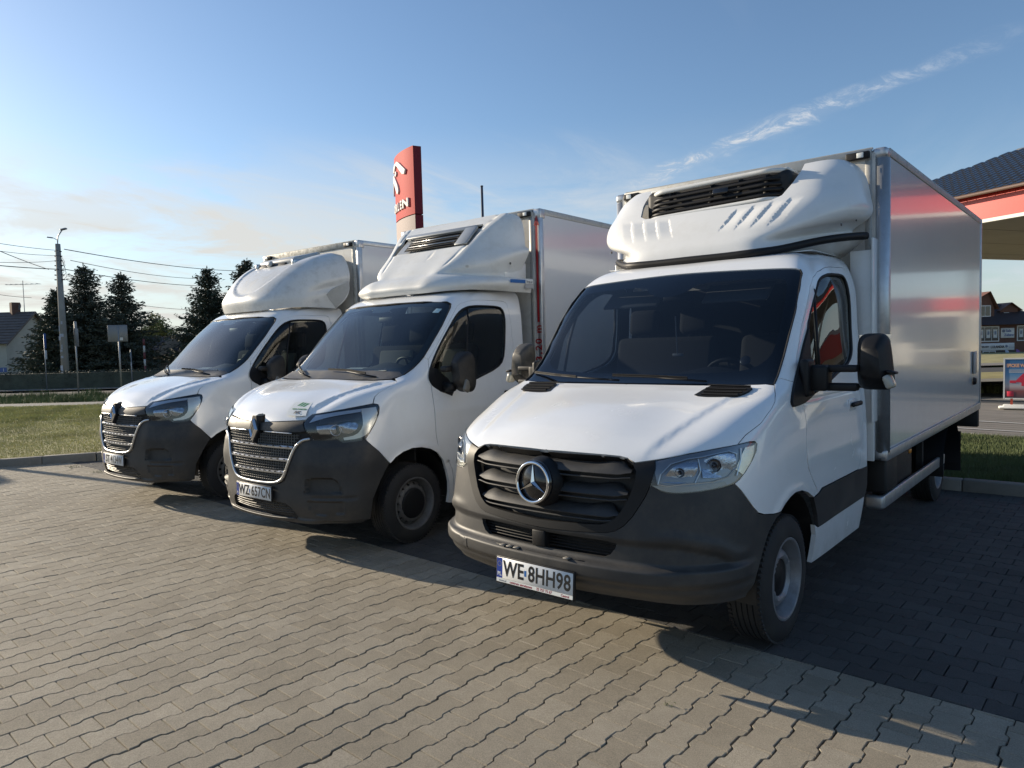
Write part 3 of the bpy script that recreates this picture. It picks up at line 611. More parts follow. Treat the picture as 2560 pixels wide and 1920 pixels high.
# garden gate with number plate, left of the hedge
def gate():
    M = ground_frame((-42.9, 7.0, .02), (.77, .64)); r = empty('garden_gate', (0, 0, 0), 0, 'tall lattice garden gate between posts at the left end of the hedge', 'gate')
    for x in (-.1, .78, 1.22): b = MB(); b.box((x, 0, .72), (.09, .09, 1.44), M=M); b.build('gate_post', M_ZINC, r)
    for z in (.25, 1.25): b = MB(); b.box((.34, 0, z), (.80, .03, .04), M=M); b.build('gate_rail', M_ZINC, r)
    for k in range(9):
        for s in (1, -1):
            x = .0+.085*k; b = MB(); a = M @ Vector((max(0, min(.7, x-.25*s)), 0, .27)); c = M @ Vector((max(0, min(.7, x+.25*s)), 0, 1.23)); b.tube([a, c], .008, 4); b.build('lattice_bar', M_ZINC, r)
    b = MB(); b.box((1.72, -.1, 1.12), (.42, .03, .24), M=M); s = tag(b.build('house_number_sign', PLB, None), 'small blue enamel house number sign 1 on the hedge end', 'sign'); text_obj('number_lettering', '1', .22, M_FRAME, s, M @ Matrix.Translation((1.78, -.12, 1.10)) @ Matrix.Rotation(R(90), 4, 'X'), .002, bold=.004)
PLB = mat('enamel_blue', (.04, .09, .26), .4)
gate()
# concrete lamp pole with two lamps and the wires
def lamp_pole():
    o = Vector((-40.9, 10.7, .1)); r = empty('concrete_lamp_pole', o, 0, 'tall concrete lamp pole covered in paper notices, wires meeting at its top', 'lamp pole')
    b = MB(); b.tube([(0, 0, 0), (0, 0, 7.65)], [.21, .13], 8); b.build('pole_shaft', M_CONC, r)
    b = MB(); b.tube([(0, 0, 7.4), (0, 0, 7.75), (.03, .02, 8.05), (.22, .18, 8.38)], .030, 6); br = b.build('lamp_bracket', M_ZINC, r)
    b = MB(); b.rbox((.28, .23, 8.42), (.34, .18, .09), .04, 2, rot=(0, R(-12), R(40))); b.build('lamp_head', M_ZINC, br)
    b = MB(); b.tube([(0, 0, 7.85), (-.18, -.15, 7.98)], .018, 5); b.rbox((-.30, -.25, 8.0), (.30, .15, .06), .03, 2, rot=(0, R(8), R(40))); b.build('lamp_head', M_ZINC, br)
    for k in range(7): b = MB(); b.box((0, 0, 5.75+.25*k), (.50-.03*k, .12, .05), rot=(0, 0, R(40))); b.build('insulator_bracket', M_WIRE, r)
    rs = random.Random(3)
    for z, w, h in ((1.0, .2, .35), (1.62, .16, .12), (1.95, .18, .1), (2.15, .07, .25), (2.78, .26, .16), (2.62, .2, .22), (3.15, .09, .3), (3.45, .1, .15), (.62, .18, .4)):
        a = R(-50)+rs.uniform(-.5, .5); rr = .215-.0105*z+.004; b = MB(); b.box((rr*math.cos(a), rr*math.sin(a), z), (.006, w*.8, h), rot=(0, 0, a)); b.build('paper_notice', mat('paper_notice', (.42, .44, .48), .8, vary=(9, .2)), r)
    # wires
    P = o
    def wire(a, b_, sag, rad=.017, n=14, lab='overhead wire from the lamp pole'):
        a, b_ = Vector(a), Vector(b_); pts = [a+(b_-a)*t-Vector((0, 0, sag*4*t*(1-t))) for t in [i/n for i in range(n+1)]]; mb = MB(); mb.tube(pts, rad, 4); return mb.build('overhead_wire', M_WIRE, None)
    L = [((-40.92, 11.0, 7.50), (-58.5, 31.0, 9.1), .25, .022, 'upper overhead wire running right from the pole, above the spruces'), ((-40.7, 11.2, 6.90), (-58.0, 28.0, 8.2), .28, .016, 'middle thin overhead wire running right from the pole'), ((-41.0, 10.9, 6.45), (-58.5, 28.2, 7.6), .22, .020, 'lowest of the three overhead wires running right from the pole'),
         ((-41.0, 10.8, 7.42), (-26.5, 1.0, 6.1), .15, .012, 'topmost overhead wire running left from the pole'), ((-41.0, 10.8, 7.15), (-25.5, 1.2, 5.65), .2, .010, 'second overhead wire running left from the pole'), ((-41.0, 10.8, 6.90), (-26.0, 1.5, 5.0), .2, .010, 'crossing overhead wire low left of the pole'),
         ((-41.0, 10.8, 6.42), (-27.0, .8, 5.2), .12, .020, 'thick lowest overhead wire running left from the pole'), ((-38.9, 9.6, 6.15), (-22.0, 2.4, 5.15), .05, .014, 'steep overhead wire coming down from the upper left'), ((-84.8, 21.8, 8.05), (-62, 9, 7.6), .3, .02, 'distant wire at the left edge above the house roof'), ((-77, 28.4, 7.2), (-95, 47, 7.9), .3, .022, 'distant faint wire between the two groups of spruces')]
    for a, c, s, q, lab in L: tag(wire(a, c, s, q), lab, 'wire', 'overhead wires')
    b = MB()
    for k in range(5): b.tube([(.06*k-.1, .05*k, 7.3-.2*k), (.25+.05*k, .2, 6.7-.2*k), (.05, .0, 6.2-.15*k)], .010, 4)
    b.build('cable_loop', M_WIRE, r)
lamp_pole()
def edge_mast():  # mast put out of view so that its shadow bar crosses the paving
    o = empty('added_lamp_mast', (-15.6, -.62, 0), 0, 'slim lamp mast beyond the left border whose shadow bar crosses the paving', 'lamp mast'); b = MB(); b.tube([(0, 0, 0), (0, 0, 5.2)], [.085, .05], 8); b.build('mast_shaft', M_ZINC, o); b = MB(); b.rbox((.25, 0, 5.2), (.6, .2, .09), .03, 2); b.build('mast_lamp', M_ZINC, o)
edge_mast()
def barrier():
    r = empty('low_barrier', (0, 0, 0), 0, 'low rail on two concrete blocks round the foot of the lamp pole', 'barrier'); a, c = Vector((-40.3, 9.85, .1)), Vector((-38.1, 11.0, .1))
    for p in (a, c): b = MB(); b.rbox((p.x, p.y, p.z+.20), (.42, .42, .45), .03, 2, rot=(0, 0, R(40))); b.build('concrete_block', M_CONC, r)
    b = MB(); b.tube([a+Vector((0, 0, .45)), c+Vector((0, 0, .45))], .03, 5); b.build('rail', M_ZINC, r)
barrier()
def sign_post(loc, h, label, boards, r=.032, m=None):
    o = empty('road_sign', loc, 0, label, 'road sign', 'road signs seen from behind'); b = MB(); b.tube([(0, 0, 0), (0, 0, h)], r, 8); b.build('sign_post', m or M_ZINC, o)
    for kind, z, w, hh, a, mt in boards:
        b = MB()
        if kind == 'box': b.rbox((0, 0, 0), (w, .018, hh), .005, 1); b.v = [tuple(Matrix.Translation((.0, -.03 if a < 80 else .04, z)) @ Matrix.Rotation(R(a), 4, 'Z') @ Vector(p)) for p in b.v]
        else: b.lathe([(.0001, .01), (w/2, .01), (w/2, -.01), (.0001, -.01)], 24, Matrix.Translation((0, 0, z)) @ Matrix.Rotation(R(a), 4, 'Z') @ Matrix.Rotation(R(90), 4, 'X'))
        b.build('sign_board', mt, o)
    return o
SB_ = mat('sign_back_grey', (.20, .21, .22), .5, metal=.3); 
sq = sign_post((-27.56, 8.42, .03), 2.86, 'square grey road sign seen from behind, small white label in its corner', [('box', 2.55, .69, .65, 62, SB_)]); b = MB(); b.box((-27.40, 8.50, 2.36), (.11, .012, .11), rot=(0, 0, R(40))); b.build('inspection_label', mat('label_white', (.6, .6, .58), .6), None); bpy.data.objects['inspection_label'].parent = sq; bpy.data.objects['inspection_label'].location = (27.56, -8.46, -.03)
sign_post((-32.2, 8.42, .03), 3.2, 'post carrying two road signs seen edge-on, one above the other', [('box', 2.75, .95, .92, 157, SB_), ('box', 2.52, .75, .78, 150, SB_)])
sign_post((-38.9, 9.2, .1), 2.75, 'narrow post with small blue and white plates, left of the lamp pole', [('box', 2.45, .22, .75, 140, PLB), ('box', 1.75, .22, .45, 140, mat('label_white', (.6, .6, .58), .6))], .025)
sign_post((-35.6, 12.0, .1), 1.9, 'low round road sign seen edge-on, right of the square one', [('disc', 1.55, .55, 0, 152, SB_)], .028)
def striped():
    o = empty('striped_pole', (-37.15, 13.3, .05), 0, 'red and white banded pole left of the low brown house', 'pole'); 
    for k in range(7): b = MB(); b.tube([(0, 0, .36*k), (0, 0, .36*(k+1)-.005)], .055, 8); b.build('pole_band', mat('band_white', (.45, .45, .43), .6) if k % 2 else mat('band_red', (.14, .03, .03), .6), o)
striped()

# ---------------------------------------------------------------- petrol station pylon
def pylon():
    A, Bq, Cq = Vector((-20.17, 17.50, 0)), Vector((-22.40, 18.38, 0)), Vector((-20.01, 17.78, 0)); r = empty('station_pylon', A, 0, 'tall curved red ORLEN pylon sign on a silver column behind the middle van', 'pylon sign')
    u = (Bq-A); w = u.length; u.normalize(); nrm = Vector((u.y, -u.x, 0)); nrm = nrm if nrm.dot(Vector((0, -1, 0))) > 0 else -nrm; th = (Cq-A).length+.04
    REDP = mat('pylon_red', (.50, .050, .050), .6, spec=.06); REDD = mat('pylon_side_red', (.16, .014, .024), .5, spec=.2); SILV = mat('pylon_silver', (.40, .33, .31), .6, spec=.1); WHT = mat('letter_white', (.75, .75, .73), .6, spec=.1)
    n = 16; bow = lambda t: .15*4*t*(1-t)
    def F(t, z, o=0):
        p = u*(w*t)+nrm*(bow(t)+o); return (p.x, p.y, z)
    def slab(z0, z1, mf, ms, name):
        v = []; f = []
        for i in range(n+1): v += [F(i/n, z0), F(i/n, z1)]
        f = [(2*i, 2*i+2, 2*i+3, 2*i+1) for i in range(n)]; o = MB().add(v, f, True).build(name, mf, r, auto=40)
        q = -nrm*th; s = [F(0, z0), F(0, z1), tuple(Vector(F(0, z1))+q), tuple(Vector(F(0, z0))+q), F(1, z0), F(1, z1), tuple(Vector(F(1, z1))+q), tuple(Vector(F(1, z0))+q)]
        top = [F(i/n, z1) for i in range(n+1)]+[tuple(Vector(F(1, z1))+q), tuple(Vector(F(0, z1))+q)]
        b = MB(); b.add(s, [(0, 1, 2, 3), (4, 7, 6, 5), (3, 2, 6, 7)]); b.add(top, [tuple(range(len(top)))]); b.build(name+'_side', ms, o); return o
    slab(7.31, 10.11, REDP, REDD, 'sign_face'); slab(-.03, 7.27, SILV, REDD, 'column')
    # white raised emblem and lettering follow the curve of the face (t runs right to left here)
    X = lambda x: 1-(x-238)/307; Zc = lambda x, y: 10.11-(y-(130+ (545-x)*.52*(1 if x > 238 else 0)))/(1225-130)*2.80
    def shape(pts, name, off0=.0, off1=.07):
        b = MB(); P = [(X(x), Zc(x, y)) for x, y in pts]; k = len(P); v = [F(t, z, off0) for t, z in P]+[F(t, z, off1) for t, z in P]; b.add(v, [tuple(range(k, 2*k)), tuple(range(k))[::-1]]+[(i, (i+1) % k, k+(i+1) % k, k+i) for i in range(k)]); return b.build(name, WHT, r)
    shape([(250,545),(258,470),(285,405),(350,358),(382,378),(470,505),(458,580),(432,578),(345,432),(318,425),(300,470),(285,515)], 'emblem_wing'); shape([(225,670),(240,600),(268,580),(300,640),(350,745),(366,850),(350,908),(335,900),(262,720),(245,700),(232,770)], 'emblem_tail'); shape([(300,520),(330,520),(332,570),(312,612),(295,590),(312,560)], 'emblem_eye')
    for ch, x0, x1 in (('O', 248, 284), ('R', 286, 332), ('L', 336, 372), ('E', 378, 414), ('N', 420, 492)):
        xm = (x0+x1)/2; t = X(xm); ym = 1180-(xm-250)*.56; z = Zc(xm, ym); dt = (bow(t+.02)-bow(t-.02))/.04/w; du = -(u+nrm*dt).normalized(); c = Vector(F(t, z, .0))
        text_obj('pylon_letter', ch, .50, WHT, r, face_M(c, du, (0, 0, 1)), .06, sx=(x1-x0)/307*w/.34*.95, bold=.014)
    return r
pylon()
def thin_mast():
    o = empty('thin_mast', (-19.27, 20.69, 0), 0, 'thin dark mast rising behind the middle cargo box', 'mast'); b = MB(); b.tube([(0, 0, 0), (0, 0, 8.75)], [.09, .055], 8); b.build('mast_shaft', mat('mast_dark', (.05, .06, .09), .5), o)
    b = MB(); b.tube([(0, 0, 8.74), (0, 0, 8.79)], .065, 8); b.build('mast_cap', MATS['mast_dark'], o)
thin_mast()

# ---------------------------------------------------------------- canopy of the petrol station, right
def canopy():
    d1 = Vector((.88, -.47, 0)).normalized(); O = Vector((-.78, 22.12, 0))-d1*7.0; M = ground_frame(O, (d1.x, d1.y)); W, D = 30.0, 19.0
    r = empty('station_canopy', (0, 0, 0), 0, 'petrol station canopy with a red fascia, dark tiled roof edge and grey underside', 'canopy')
    REDF = mat('fascia_red', (.62, .035, .022), .35, coat=.4, vary=(1, .04)); WHF = mat('fascia_white', (.66, .66, .62), .45); SOF = mat('soffit_panel', (.30, .28, .25), .6, vary=(.8, .06))
    for (cx, cy, sx, sy, nm) in ((W/2, 0, W, .12, 'a'), (W/2, D, W, .12, 'b'), (0, D/2, .12, D-.13, 'c'), (W, D/2, .12, D-.13, 'd')):
        b = MB(); b.box((cx, cy, 5.35), (sx, sy, .70), M=M); f = b.build('fascia', REDF, r); b = MB(); b.box((cx, cy, 4.945), (sx+(.03 if sx > 1 else .03), sy+.03, .10), M=M); b.build('fascia_band', WHF, f)
    b = MB(); b.box((W/2, D/2, 4.96), (W-.16, D-.16, .04), M=M); b.build('soffit', SOF, r)
    for k in range(12): b = MB(); b.box((2.4*k+1.2, D/2, 4.937), (.012, D-.3, .004), M=M); b.build('soffit_joint', mat('soffit_dark', (.12, .11, .10), .7), r)
    for i in range(5):
        for j in range(3): b = MB(); b.box((3.4+5.6*i, 3.2+5.8*j, 4.91), (1.3, .34, .09), M=M); l = b.build('canopy_light', mat('lamp_frame_grey', (.22, .22, .21), .5), r); b = MB(); b.box((3.4+5.6*i, 3.2+5.8*j, 4.862), (1.15, .24, .012), M=M); b.build('lamp_glass', mat('lamp_glass_grey', (.35, .36, .36), .3), l)
    for x in (6.0, 15.5, 25.0):
        for y in (5.0, 14.0): b = MB(); b.rbox((0, 0, 0), (.42, .42, 5.6), .04, 2); b.v = [tuple(M @ (Vector(p)+Vector((x, y, 2.2)))) for p in b.v]; b.build('canopy_column', WHF, r)
    # hipped tiled skirt: slopes up 4.9 m inwards
    hh = 2.11; run = 4.9; sl = math.hypot(hh, run); b = MB(); z0 = 5.72
    v = [(-.25, -.25, z0), (W+.25, -.25, z0), (W+.25, D+.25, z0), (-.25, D+.25, z0), (run, run, z0+hh), (W-run, run, z0+hh), (W-run, D-run, z0+hh), (run, D-run, z0+hh)]
    b.add(v, [(0, 1, 5, 4), (1, 2, 6, 5), (2, 3, 7, 6), (3, 0, 4, 7), (4, 5, 6, 7)], False, M); rf = b.build('roof', mat('roof_underlay', (.03, .033, .04), .6), r)
    TL = mat('glazed_dark_tile', (.022, .026, .036), .28, coat=.4, vary=(6, .25)); ang = math.atan2(hh, run)
    MS = M @ Matrix.Translation((-.25, -.30, z0+.02)) @ Matrix.Rotation(ang, 4, 'X')
    clip = lambda x, y: (y < sl+.1) and x > y*.95 and x < W+.4-y*.95 and x < 17
    tiled_slope(rf, MS, 18, sl+.1, .25, .335, TL, singles=(300, 9.2), clip=clip)
    b = MB(); b.tube([M @ Vector((run-.1, run-.05, z0+hh+.06)), M @ Vector((W-run, run-.05, z0+hh+.06))], .09, 8); b.build('ridge_capping', mat('ridge_grey', (.10, .11, .12), .6), rf)
    b = MB(); b.tube([M @ Vector((-.25, -.38, z0-.02)), M @ Vector((W+.25, -.38, z0-.02))], .055, 6); b.build('gutter', mat('gutter_brown', (.10, .06, .045), .6), rf)
    for k in range(60): b = MB(); x = 4+.28*k+rnd.uniform(-.05, .05); b.tube([M @ Vector((x, -.36, z0+.03)), M @ Vector((x+.08, -.37, z0+.03+rnd.uniform(.05, .14)))], .006, 3); b.build('gutter_spike', M_ZINC, rf)
canopy()
def store():
    d1 = Vector((.88, -.47, 0)).normalized(); O = Vector((-.78, 22.12, 0))-d1*7.0; M = ground_frame(O, (d1.x, d1.y)) @ Matrix.Translation((-1.5, 23, 0)); r = empty('station_shop', (0, 0, 0), 0, 'station shop with cream walls and a red band beyond the canopy', 'shop')
    b = MB(); b.box((14, 4, 1.9), (28, 8, 3.8), M=M); b.build('wall', mat('shop_wall', (.62, .60, .52), .6, vary=(.6, .05)), r)
    b = MB(); b.box((14, -.08, 3.35), (28.1, .1, .7), M=M); b.build('red_band', MATS['fascia_red'], r); b = MB(); b.box((14, -.06, .35), (28.1, .06, .7), M=M); b.build('grey_plinth', mat('plinth_grey', (.12, .12, .13), .7), r)
    for k in range(7): window(r, M, 2.4+3.9*k, .8, 3.1, 1.9, 3)
    for k, (x, c) in enumerate(((3, (.75, .50, .03)), (8.5, (.72, .70, .66)), (14, (.75, .50, .03)), (19, (.5, .03, .03)))):
        b = MB(); b.rbox((0, 0, 0), (1.6, .5, 1.25), .04, 2); b.v = [tuple(M @ (Vector(p)+Vector((x, -1.2, .63)))) for p in b.v]; s = tag(b.build('display_rack', mat('rack_%d' % k, c, .5), None), ['yellow display rack in front of the left shop window', 'white display rack beside the yellow one at the shop', 'yellow display rack at the middle of the shop front', 'red display rack at the right of the shop front'][k], 'display rack', 'racks in front of the station shop')
store()

# ---------------------------------------------------------------- brown shop building beyond the road, right
def brown_building():
    O = Vector((-6.49, 68.23, -2.12)); M = ground_frame(O, (.76, .65)); r = empty('brown_shop_building', (0, 0, 0), 0, 'brown two-storey shop building with dormers and signs, right of the nearest cargo box', 'building')
    WAL = mat('brown_wall', (.105, .050, .035), .8, vary=(1.0, .12)); ROO = mat('dark_brown_roof', (.028, .020, .022), .6, vary=(1.2, .2)); ROL = mat('rust_sheet_roof', (.16, .075, .05), .6, vary=(5, .2)); WF = mat('white_frame', (.55, .56, .56), .5)
    b = MB(); b.box((-2.0, 4.5, 2.25), (18, 9, 4.5), M=M); b.build('wall', WAL, r)
    # roof: gable with its ridge running back, right verge falling outside the picture
    v = [(-11.3, -.6, 4.45), (6.4, -.6, 4.45), (1.3, 1.4, 6.55), (-10.5, 1.4, 6.5), (-11.3, 10, 4.45), (6.4, 10, 4.45), (1.3, 6, 6.55), (-10.5, 6, 6.5)]
    b = MB(); b.add(v, [(0, 1, 2, 3), (1, 5, 6, 2), (5, 4, 7, 6), (4, 0, 3, 7), (3, 2, 6, 7), (0, 4, 5, 1)], False, M); rf = b.build('roof', ROO, r)
    def dormer(x0, x1, zb, zt, za, y, xa, nm, winx):
        b = MB(); b.add([(x0, y, zb), (x1, y, zb), (x1, y, zt), (xa, y, za), (x0, y, zt)]+[(x0, 4, zb), (x1, 4, zb), (x1, 4, zt), (xa, 4, za), (x0, 4, zt)], [(0, 1, 2, 3, 4), (1, 6, 7, 2), (0, 4, 9, 5)], False, M); d = b.build('dormer', WAL, rf)
        b = MB(); b.add([(x0-.25, y-.3, zt-.15), (xa, y-.3, za+.1), (xa, 4, za+.1), (x0-.25, 4, zt-.15), (x1+.25, y-.3, zt-.15), (x1+.25, 4, zt-.15)], [(0, 1, 2, 3), (1, 4, 5, 2)], False, M); b.build('dormer_roof', ROL, d); return d
    dormer(-1.9, 1.05, 4.4, 5.9, 7.15, .1, .55, '', 0); dormer(1.75, 3.25, 4.9, 5.75, 6.2, .4, 2.55, '', 0)
    for x, z, w, h, c in ((.25, 5.2, .85, .85, 2), (2.25, 5.1, .35, .32, 1)):
        window(rf, M @ Matrix.Translation((0, .1 if x < 1 else .4, 0)), x, z, w, h, c, WF)
    for x, w, c in ((-3.4, 1.6, 3), (.45, 1.75, 3), (3.2, .55, 1), (5.2, 1.2, 2)): 
        f = window(r, M, x, 3.1, w, 1.2, c, WF)
        for k in range(c): b = MB(); b.box((x-w/2+(k+.5)*w/c, -.076, 3.72), (w/c*.55, .006, .70), M=M); b.build('window_poster', mat('poster_white', (.50, .52, .52), .6), f); b = MB(); b.rbox((0, 0, 0), (w/c*.28, .006, .30), .002, 1); b.v = [tuple(M @ (Vector(p)+Vector((x-w/2+(k+.5)*w/c, -.083, 3.78)))) for p in b.v]; b.build('poster_figure', GP2, f)
    face = lambda x, z, y=-.10: M @ Matrix.Translation((x, y, z)) @ Matrix.Rotation(R(90), 4, 'X')
    b = MB(); b.rbox((0, 0, 0), (1.12, .06, .82), .01, 1); b.v = [tuple(M @ (Vector(p)+Vector((2.07, -.05, 3.75)))) for p in b.v]; s = b.build('shop_sign', WF, r); text_obj('sign_lettering', 'Sala', .30, PLB, s, face(2.13, 3.93), .004, bold=.004); text_obj('sign_lettering', 'Zabaw', .30, PLB, s, face(2.17, 3.58), .004, bold=.004); b = MB(); b.lathe([(.0001, .004), (.13, .004), (.13, -.004)], 20, face(1.72, 3.92)); b.build('sign_emblem', GP2, s)
    b = MB(); b.rbox((0, 0, 0), (3.4, .06, .60), .01, 1); b.v = [tuple(M @ (Vector(p)+Vector((.95, -.05, 2.62)))) for p in b.v]; s = b.build('shop_banner', WF, r)
    text_obj('banner_lettering', 'R BRAMY', .19, INKM, s, face(.12, 2.62), .004, bold=.004); text_obj('banner_lettering', 'LULANDIA', .30, INKM, s, face(1.22, 2.60), .004, bold=.006, sx=.8); b = MB(); b.lathe([(.0001, .004), (.11, .004), (.11, -.004)], 20, face(1.98, 2.64)); b.build('banner_emblem', GP2, s)
    for z in (2.72, 2.60, 2.50): b = MB(); b.box((2.4, -.085, z), (.5, .006, .03), M=M); b.build('small_print', GP2, s)
    b = MB(); b.box((.0, -.03, 1.2), (6, .02, 2.2), M=M); b.build('shopfront_recess', mat('shopfront_dark', (.03, .025, .025), .6), r)
    f = window(r, M, .55, 1.0, 1.0, 1.25, 2, WF)
    PUR = mat('purple_flag', (.16, .08, .30), .6); BLF = mat('white_blue_flag', (.35, .42, .55), .6); GB = mat('green_banner', (.12, .22, .08), .6)
    for x, mt, lab, tx in ((2.15, PUR, 'purple feather flag in front of the brown building', 'MO'), (3.5, BLF, 'pale blue feather flag at the right end of the brown building', ''), (1.25, BLF, 'white feather flag beside the white shop window', '')):
        b = MB(); v = [(x-.02, -1.2, .9), (x+.22, -1.2, .95), (x+.24, -1.2, 1.9), (x+.12, -1.2, 2.3), (x-.16, -1.2, 2.42), (x-.10, -1.2, 2.0)]; b.add(v+[(q, y+.01, z) for q, y, z in v], [tuple(range(6)), tuple(range(6, 12))[::-1]]+[(i, (i+1) % 6, 6+(i+1) % 6, 6+i) for i in range(6)], False, M); o = tag(b.build('feather_flag', mt, None), lab, 'flag', 'feather flags before the brown building'); b = MB(); b.tube([M @ Vector((x-.02, -1.19, -.1)), M @ Vector((x-.02, -1.19, .9))], .02, 5); b.build('flag_pole', M_ZINC, o)
    b = MB(); b.box((.35, -2.2, .95), (2.0, .03, .9), M=M); g = tag(b.build('green_fence_banner', GB, None), 'green banner on a fence before the brown building', 'banner')
    t = empty('trailer', (0, 0, 0), 0, 'small dark trailer parked right of the green banner', 'trailer'); b = MB(); b.box((2.3, -2.6, .72), (1.8, 1.0, .5), M=M); b.build('trailer_body', mat('trailer_dark', (.05, .055, .06), .5), t); b = MB(); b.lathe([(.0001, .1), (.28, .1), (.30, .0), (.28, -.1), (.0001, -.1)], 18, M @ Matrix.Translation((2.2, -3.2, .30)) @ Matrix.Rotation(R(90), 4, 'X')); b.build('wheel', M_WIRE, t); b = MB(); b.box((1.6, -3.12, .9), (.5, .04, .34), M=M); b.build('trailer_sign', WF, t)
GP2 = mat('print_grey_blue', (.16, .19, .26), .6); INKM = mat('ink_black', (.012, .012, .014), .6)
brown_building()

# poster stand on the forecourt
def poster_stand(o, u):
    M = ground_frame(o, u) @ Matrix.Rotation(R(0), 4, 'Z'); r = empty('poster_stand', o, 0, 'white framed poster stand reading EPICKIE WEEKENDY -40 on the forecourt', 'poster stand'); I = Matrix.Translation(-Vector(o)) @ M
    WP = mat('stand_white', (.70, .68, .62), .5); w, h, z0 = .66, .88, .22
    b = MB(); b.rbox((0, 0, 0), (.86, .42, .09), .04, 3); b.v = [tuple(I @ (Vector((p[0]*(1 if p[2] < 0 else .82), p[1]*(1 if p[2] < 0 else .6), p[2]))+Vector((w/2, 0, .045)))) for p in b.v]; b.build('stand_base', WP, r)
    for x in (.14, w-.14): b = MB(); b.box((x, 0, .155), (.045, .03, .14), M=I); b.build('stand_spring', mat('spring_red', (.4, .06, .03), .5), r)
    for c, d in (((w/2, 0, z0), (w, .03, .03)), ((w/2, 0, z0+h), (w, .03, .03)), ((0, 0, z0+h/2), (.03, .03, h+.03)), ((w, 0, z0+h/2), (.03, .03, h+.03))): b = MB(); b.box(c, d, M=I); b.build('poster_frame', WP, r)
    m = bpy.data.materials.new('poster_picture'); m.use_nodes = True; nt = m.node_tree; n = nt.nodes; bs = n['Principled BSDF']; tc = n.new('ShaderNodeTexCoord'); sp = n.new('ShaderNodeSeparateXYZ'); nt.links.new(tc.outputs['Generated'], sp.inputs[0]); cr = n.new('ShaderNodeValToRGB'); nt.links.new(sp.outputs[2], cr.inputs[0]); e = cr.color_ramp.elements; e[0].color = (.06, .05, .06, 1); e[0].position = 0; e[1].color = (.03, .12, .26, 1); e[1].position = 1
    for p, c in ((.18, (.22, .07, .07, 1)), (.30, (.42, .36, .36, 1)), (.40, (.30, .36, .42, 1)), (.60, (.10, .24, .42, 1))): x = cr.color_ramp.elements.new(p); x.color = c
    nt.links.new(cr.outputs[0], bs.inputs['Base Color']); bs.inputs['Roughness'].default_value = .35
    b = MB(); b.box((w/2, 0, z0+h/2), (w-.03, .012, h-.03), M=I); p = b.build('poster', m, r); F_ = lambda x, z: I @ Matrix.Translation((x, -.008, z)) @ Matrix.Rotation(R(90), 4, 'X')
    text_obj('poster_title', 'EPICKIE WEEKENDY', .098, mat('title_orange', (.75, .42, .25), .5), p, F_(w/2+.02, z0+h-.155), .002, sx=.70, bold=.004)
    for k in range(3): b = MB(); b.box((w/2, -.010, z0+h-.25-.026*k), (w*.74, .002, .008), M=I); b.build('poster_small_print', WP, p)
    text_obj('poster_number', '-40', .36, mat('number_red', (.55, .03, .06), .4), p, F_(w/2+.01, z0+.40), .004, bold=.012)
    b = MB(); b.rbox((0, 0, 0), (.12, .004, .11), .001, 1); b.v = [tuple(I @ (Vector(q)+Vector((.115, -.010, z0+.105)))) for q in b.v]; b.build('poster_logo', MATS['number_red'], p)
poster_stand((.42, 16.07, .012), (.99, .08))
# ---------------------------------------------------------------- smooth body surfaces
# A body shell is a net of measured points (right half, x >= 0); it is mirrored and a
# C2 cubic spline is drawn through it in both directions.  u runs round the nose, v upwards.
def _spl(t, Y):
    n = len(t); h = np.diff(t); A = np.zeros((n, n)); B = np.zeros((n,) + Y.shape[1:])
    A[0, 0] = A[-1, -1] = 1
    for i in range(1, n-1):
        A[i, i-1] = h[i-1]; A[i, i] = 2*(h[i-1]+h[i]); A[i, i+1] = h[i]
        B[i] = 6*((Y[i+1]-Y[i])/h[i] - (Y[i]-Y[i-1])/h[i-1])
    return np.linalg.solve(A, B.reshape(n, -1)).reshape(B.shape)

def _ev(t, Y, M, q):
    """values and derivatives at q; Y, M: (n, ...) ; q: (k,)"""
    i = np.clip(np.searchsorted(t, q)-1, 0, len(t)-2); h = t[i+1]-t[i]; a = (t[i+1]-q)/h; b = (q-t[i])/h
    s = (slice(None),)+(None,)*(Y.ndim-1)
    a, b, h = a[s], b[s], h[s]
    v = a*Y[i]+b*Y[i+1]+((a**3-a)*M[i]+(b**3-b)*M[i+1])*h*h/6
    d = (Y[i+1]-Y[i])/h+(-(3*a*a-1)*M[i]+(3*b*b-1)*M[i+1])*h/6
    return v, d

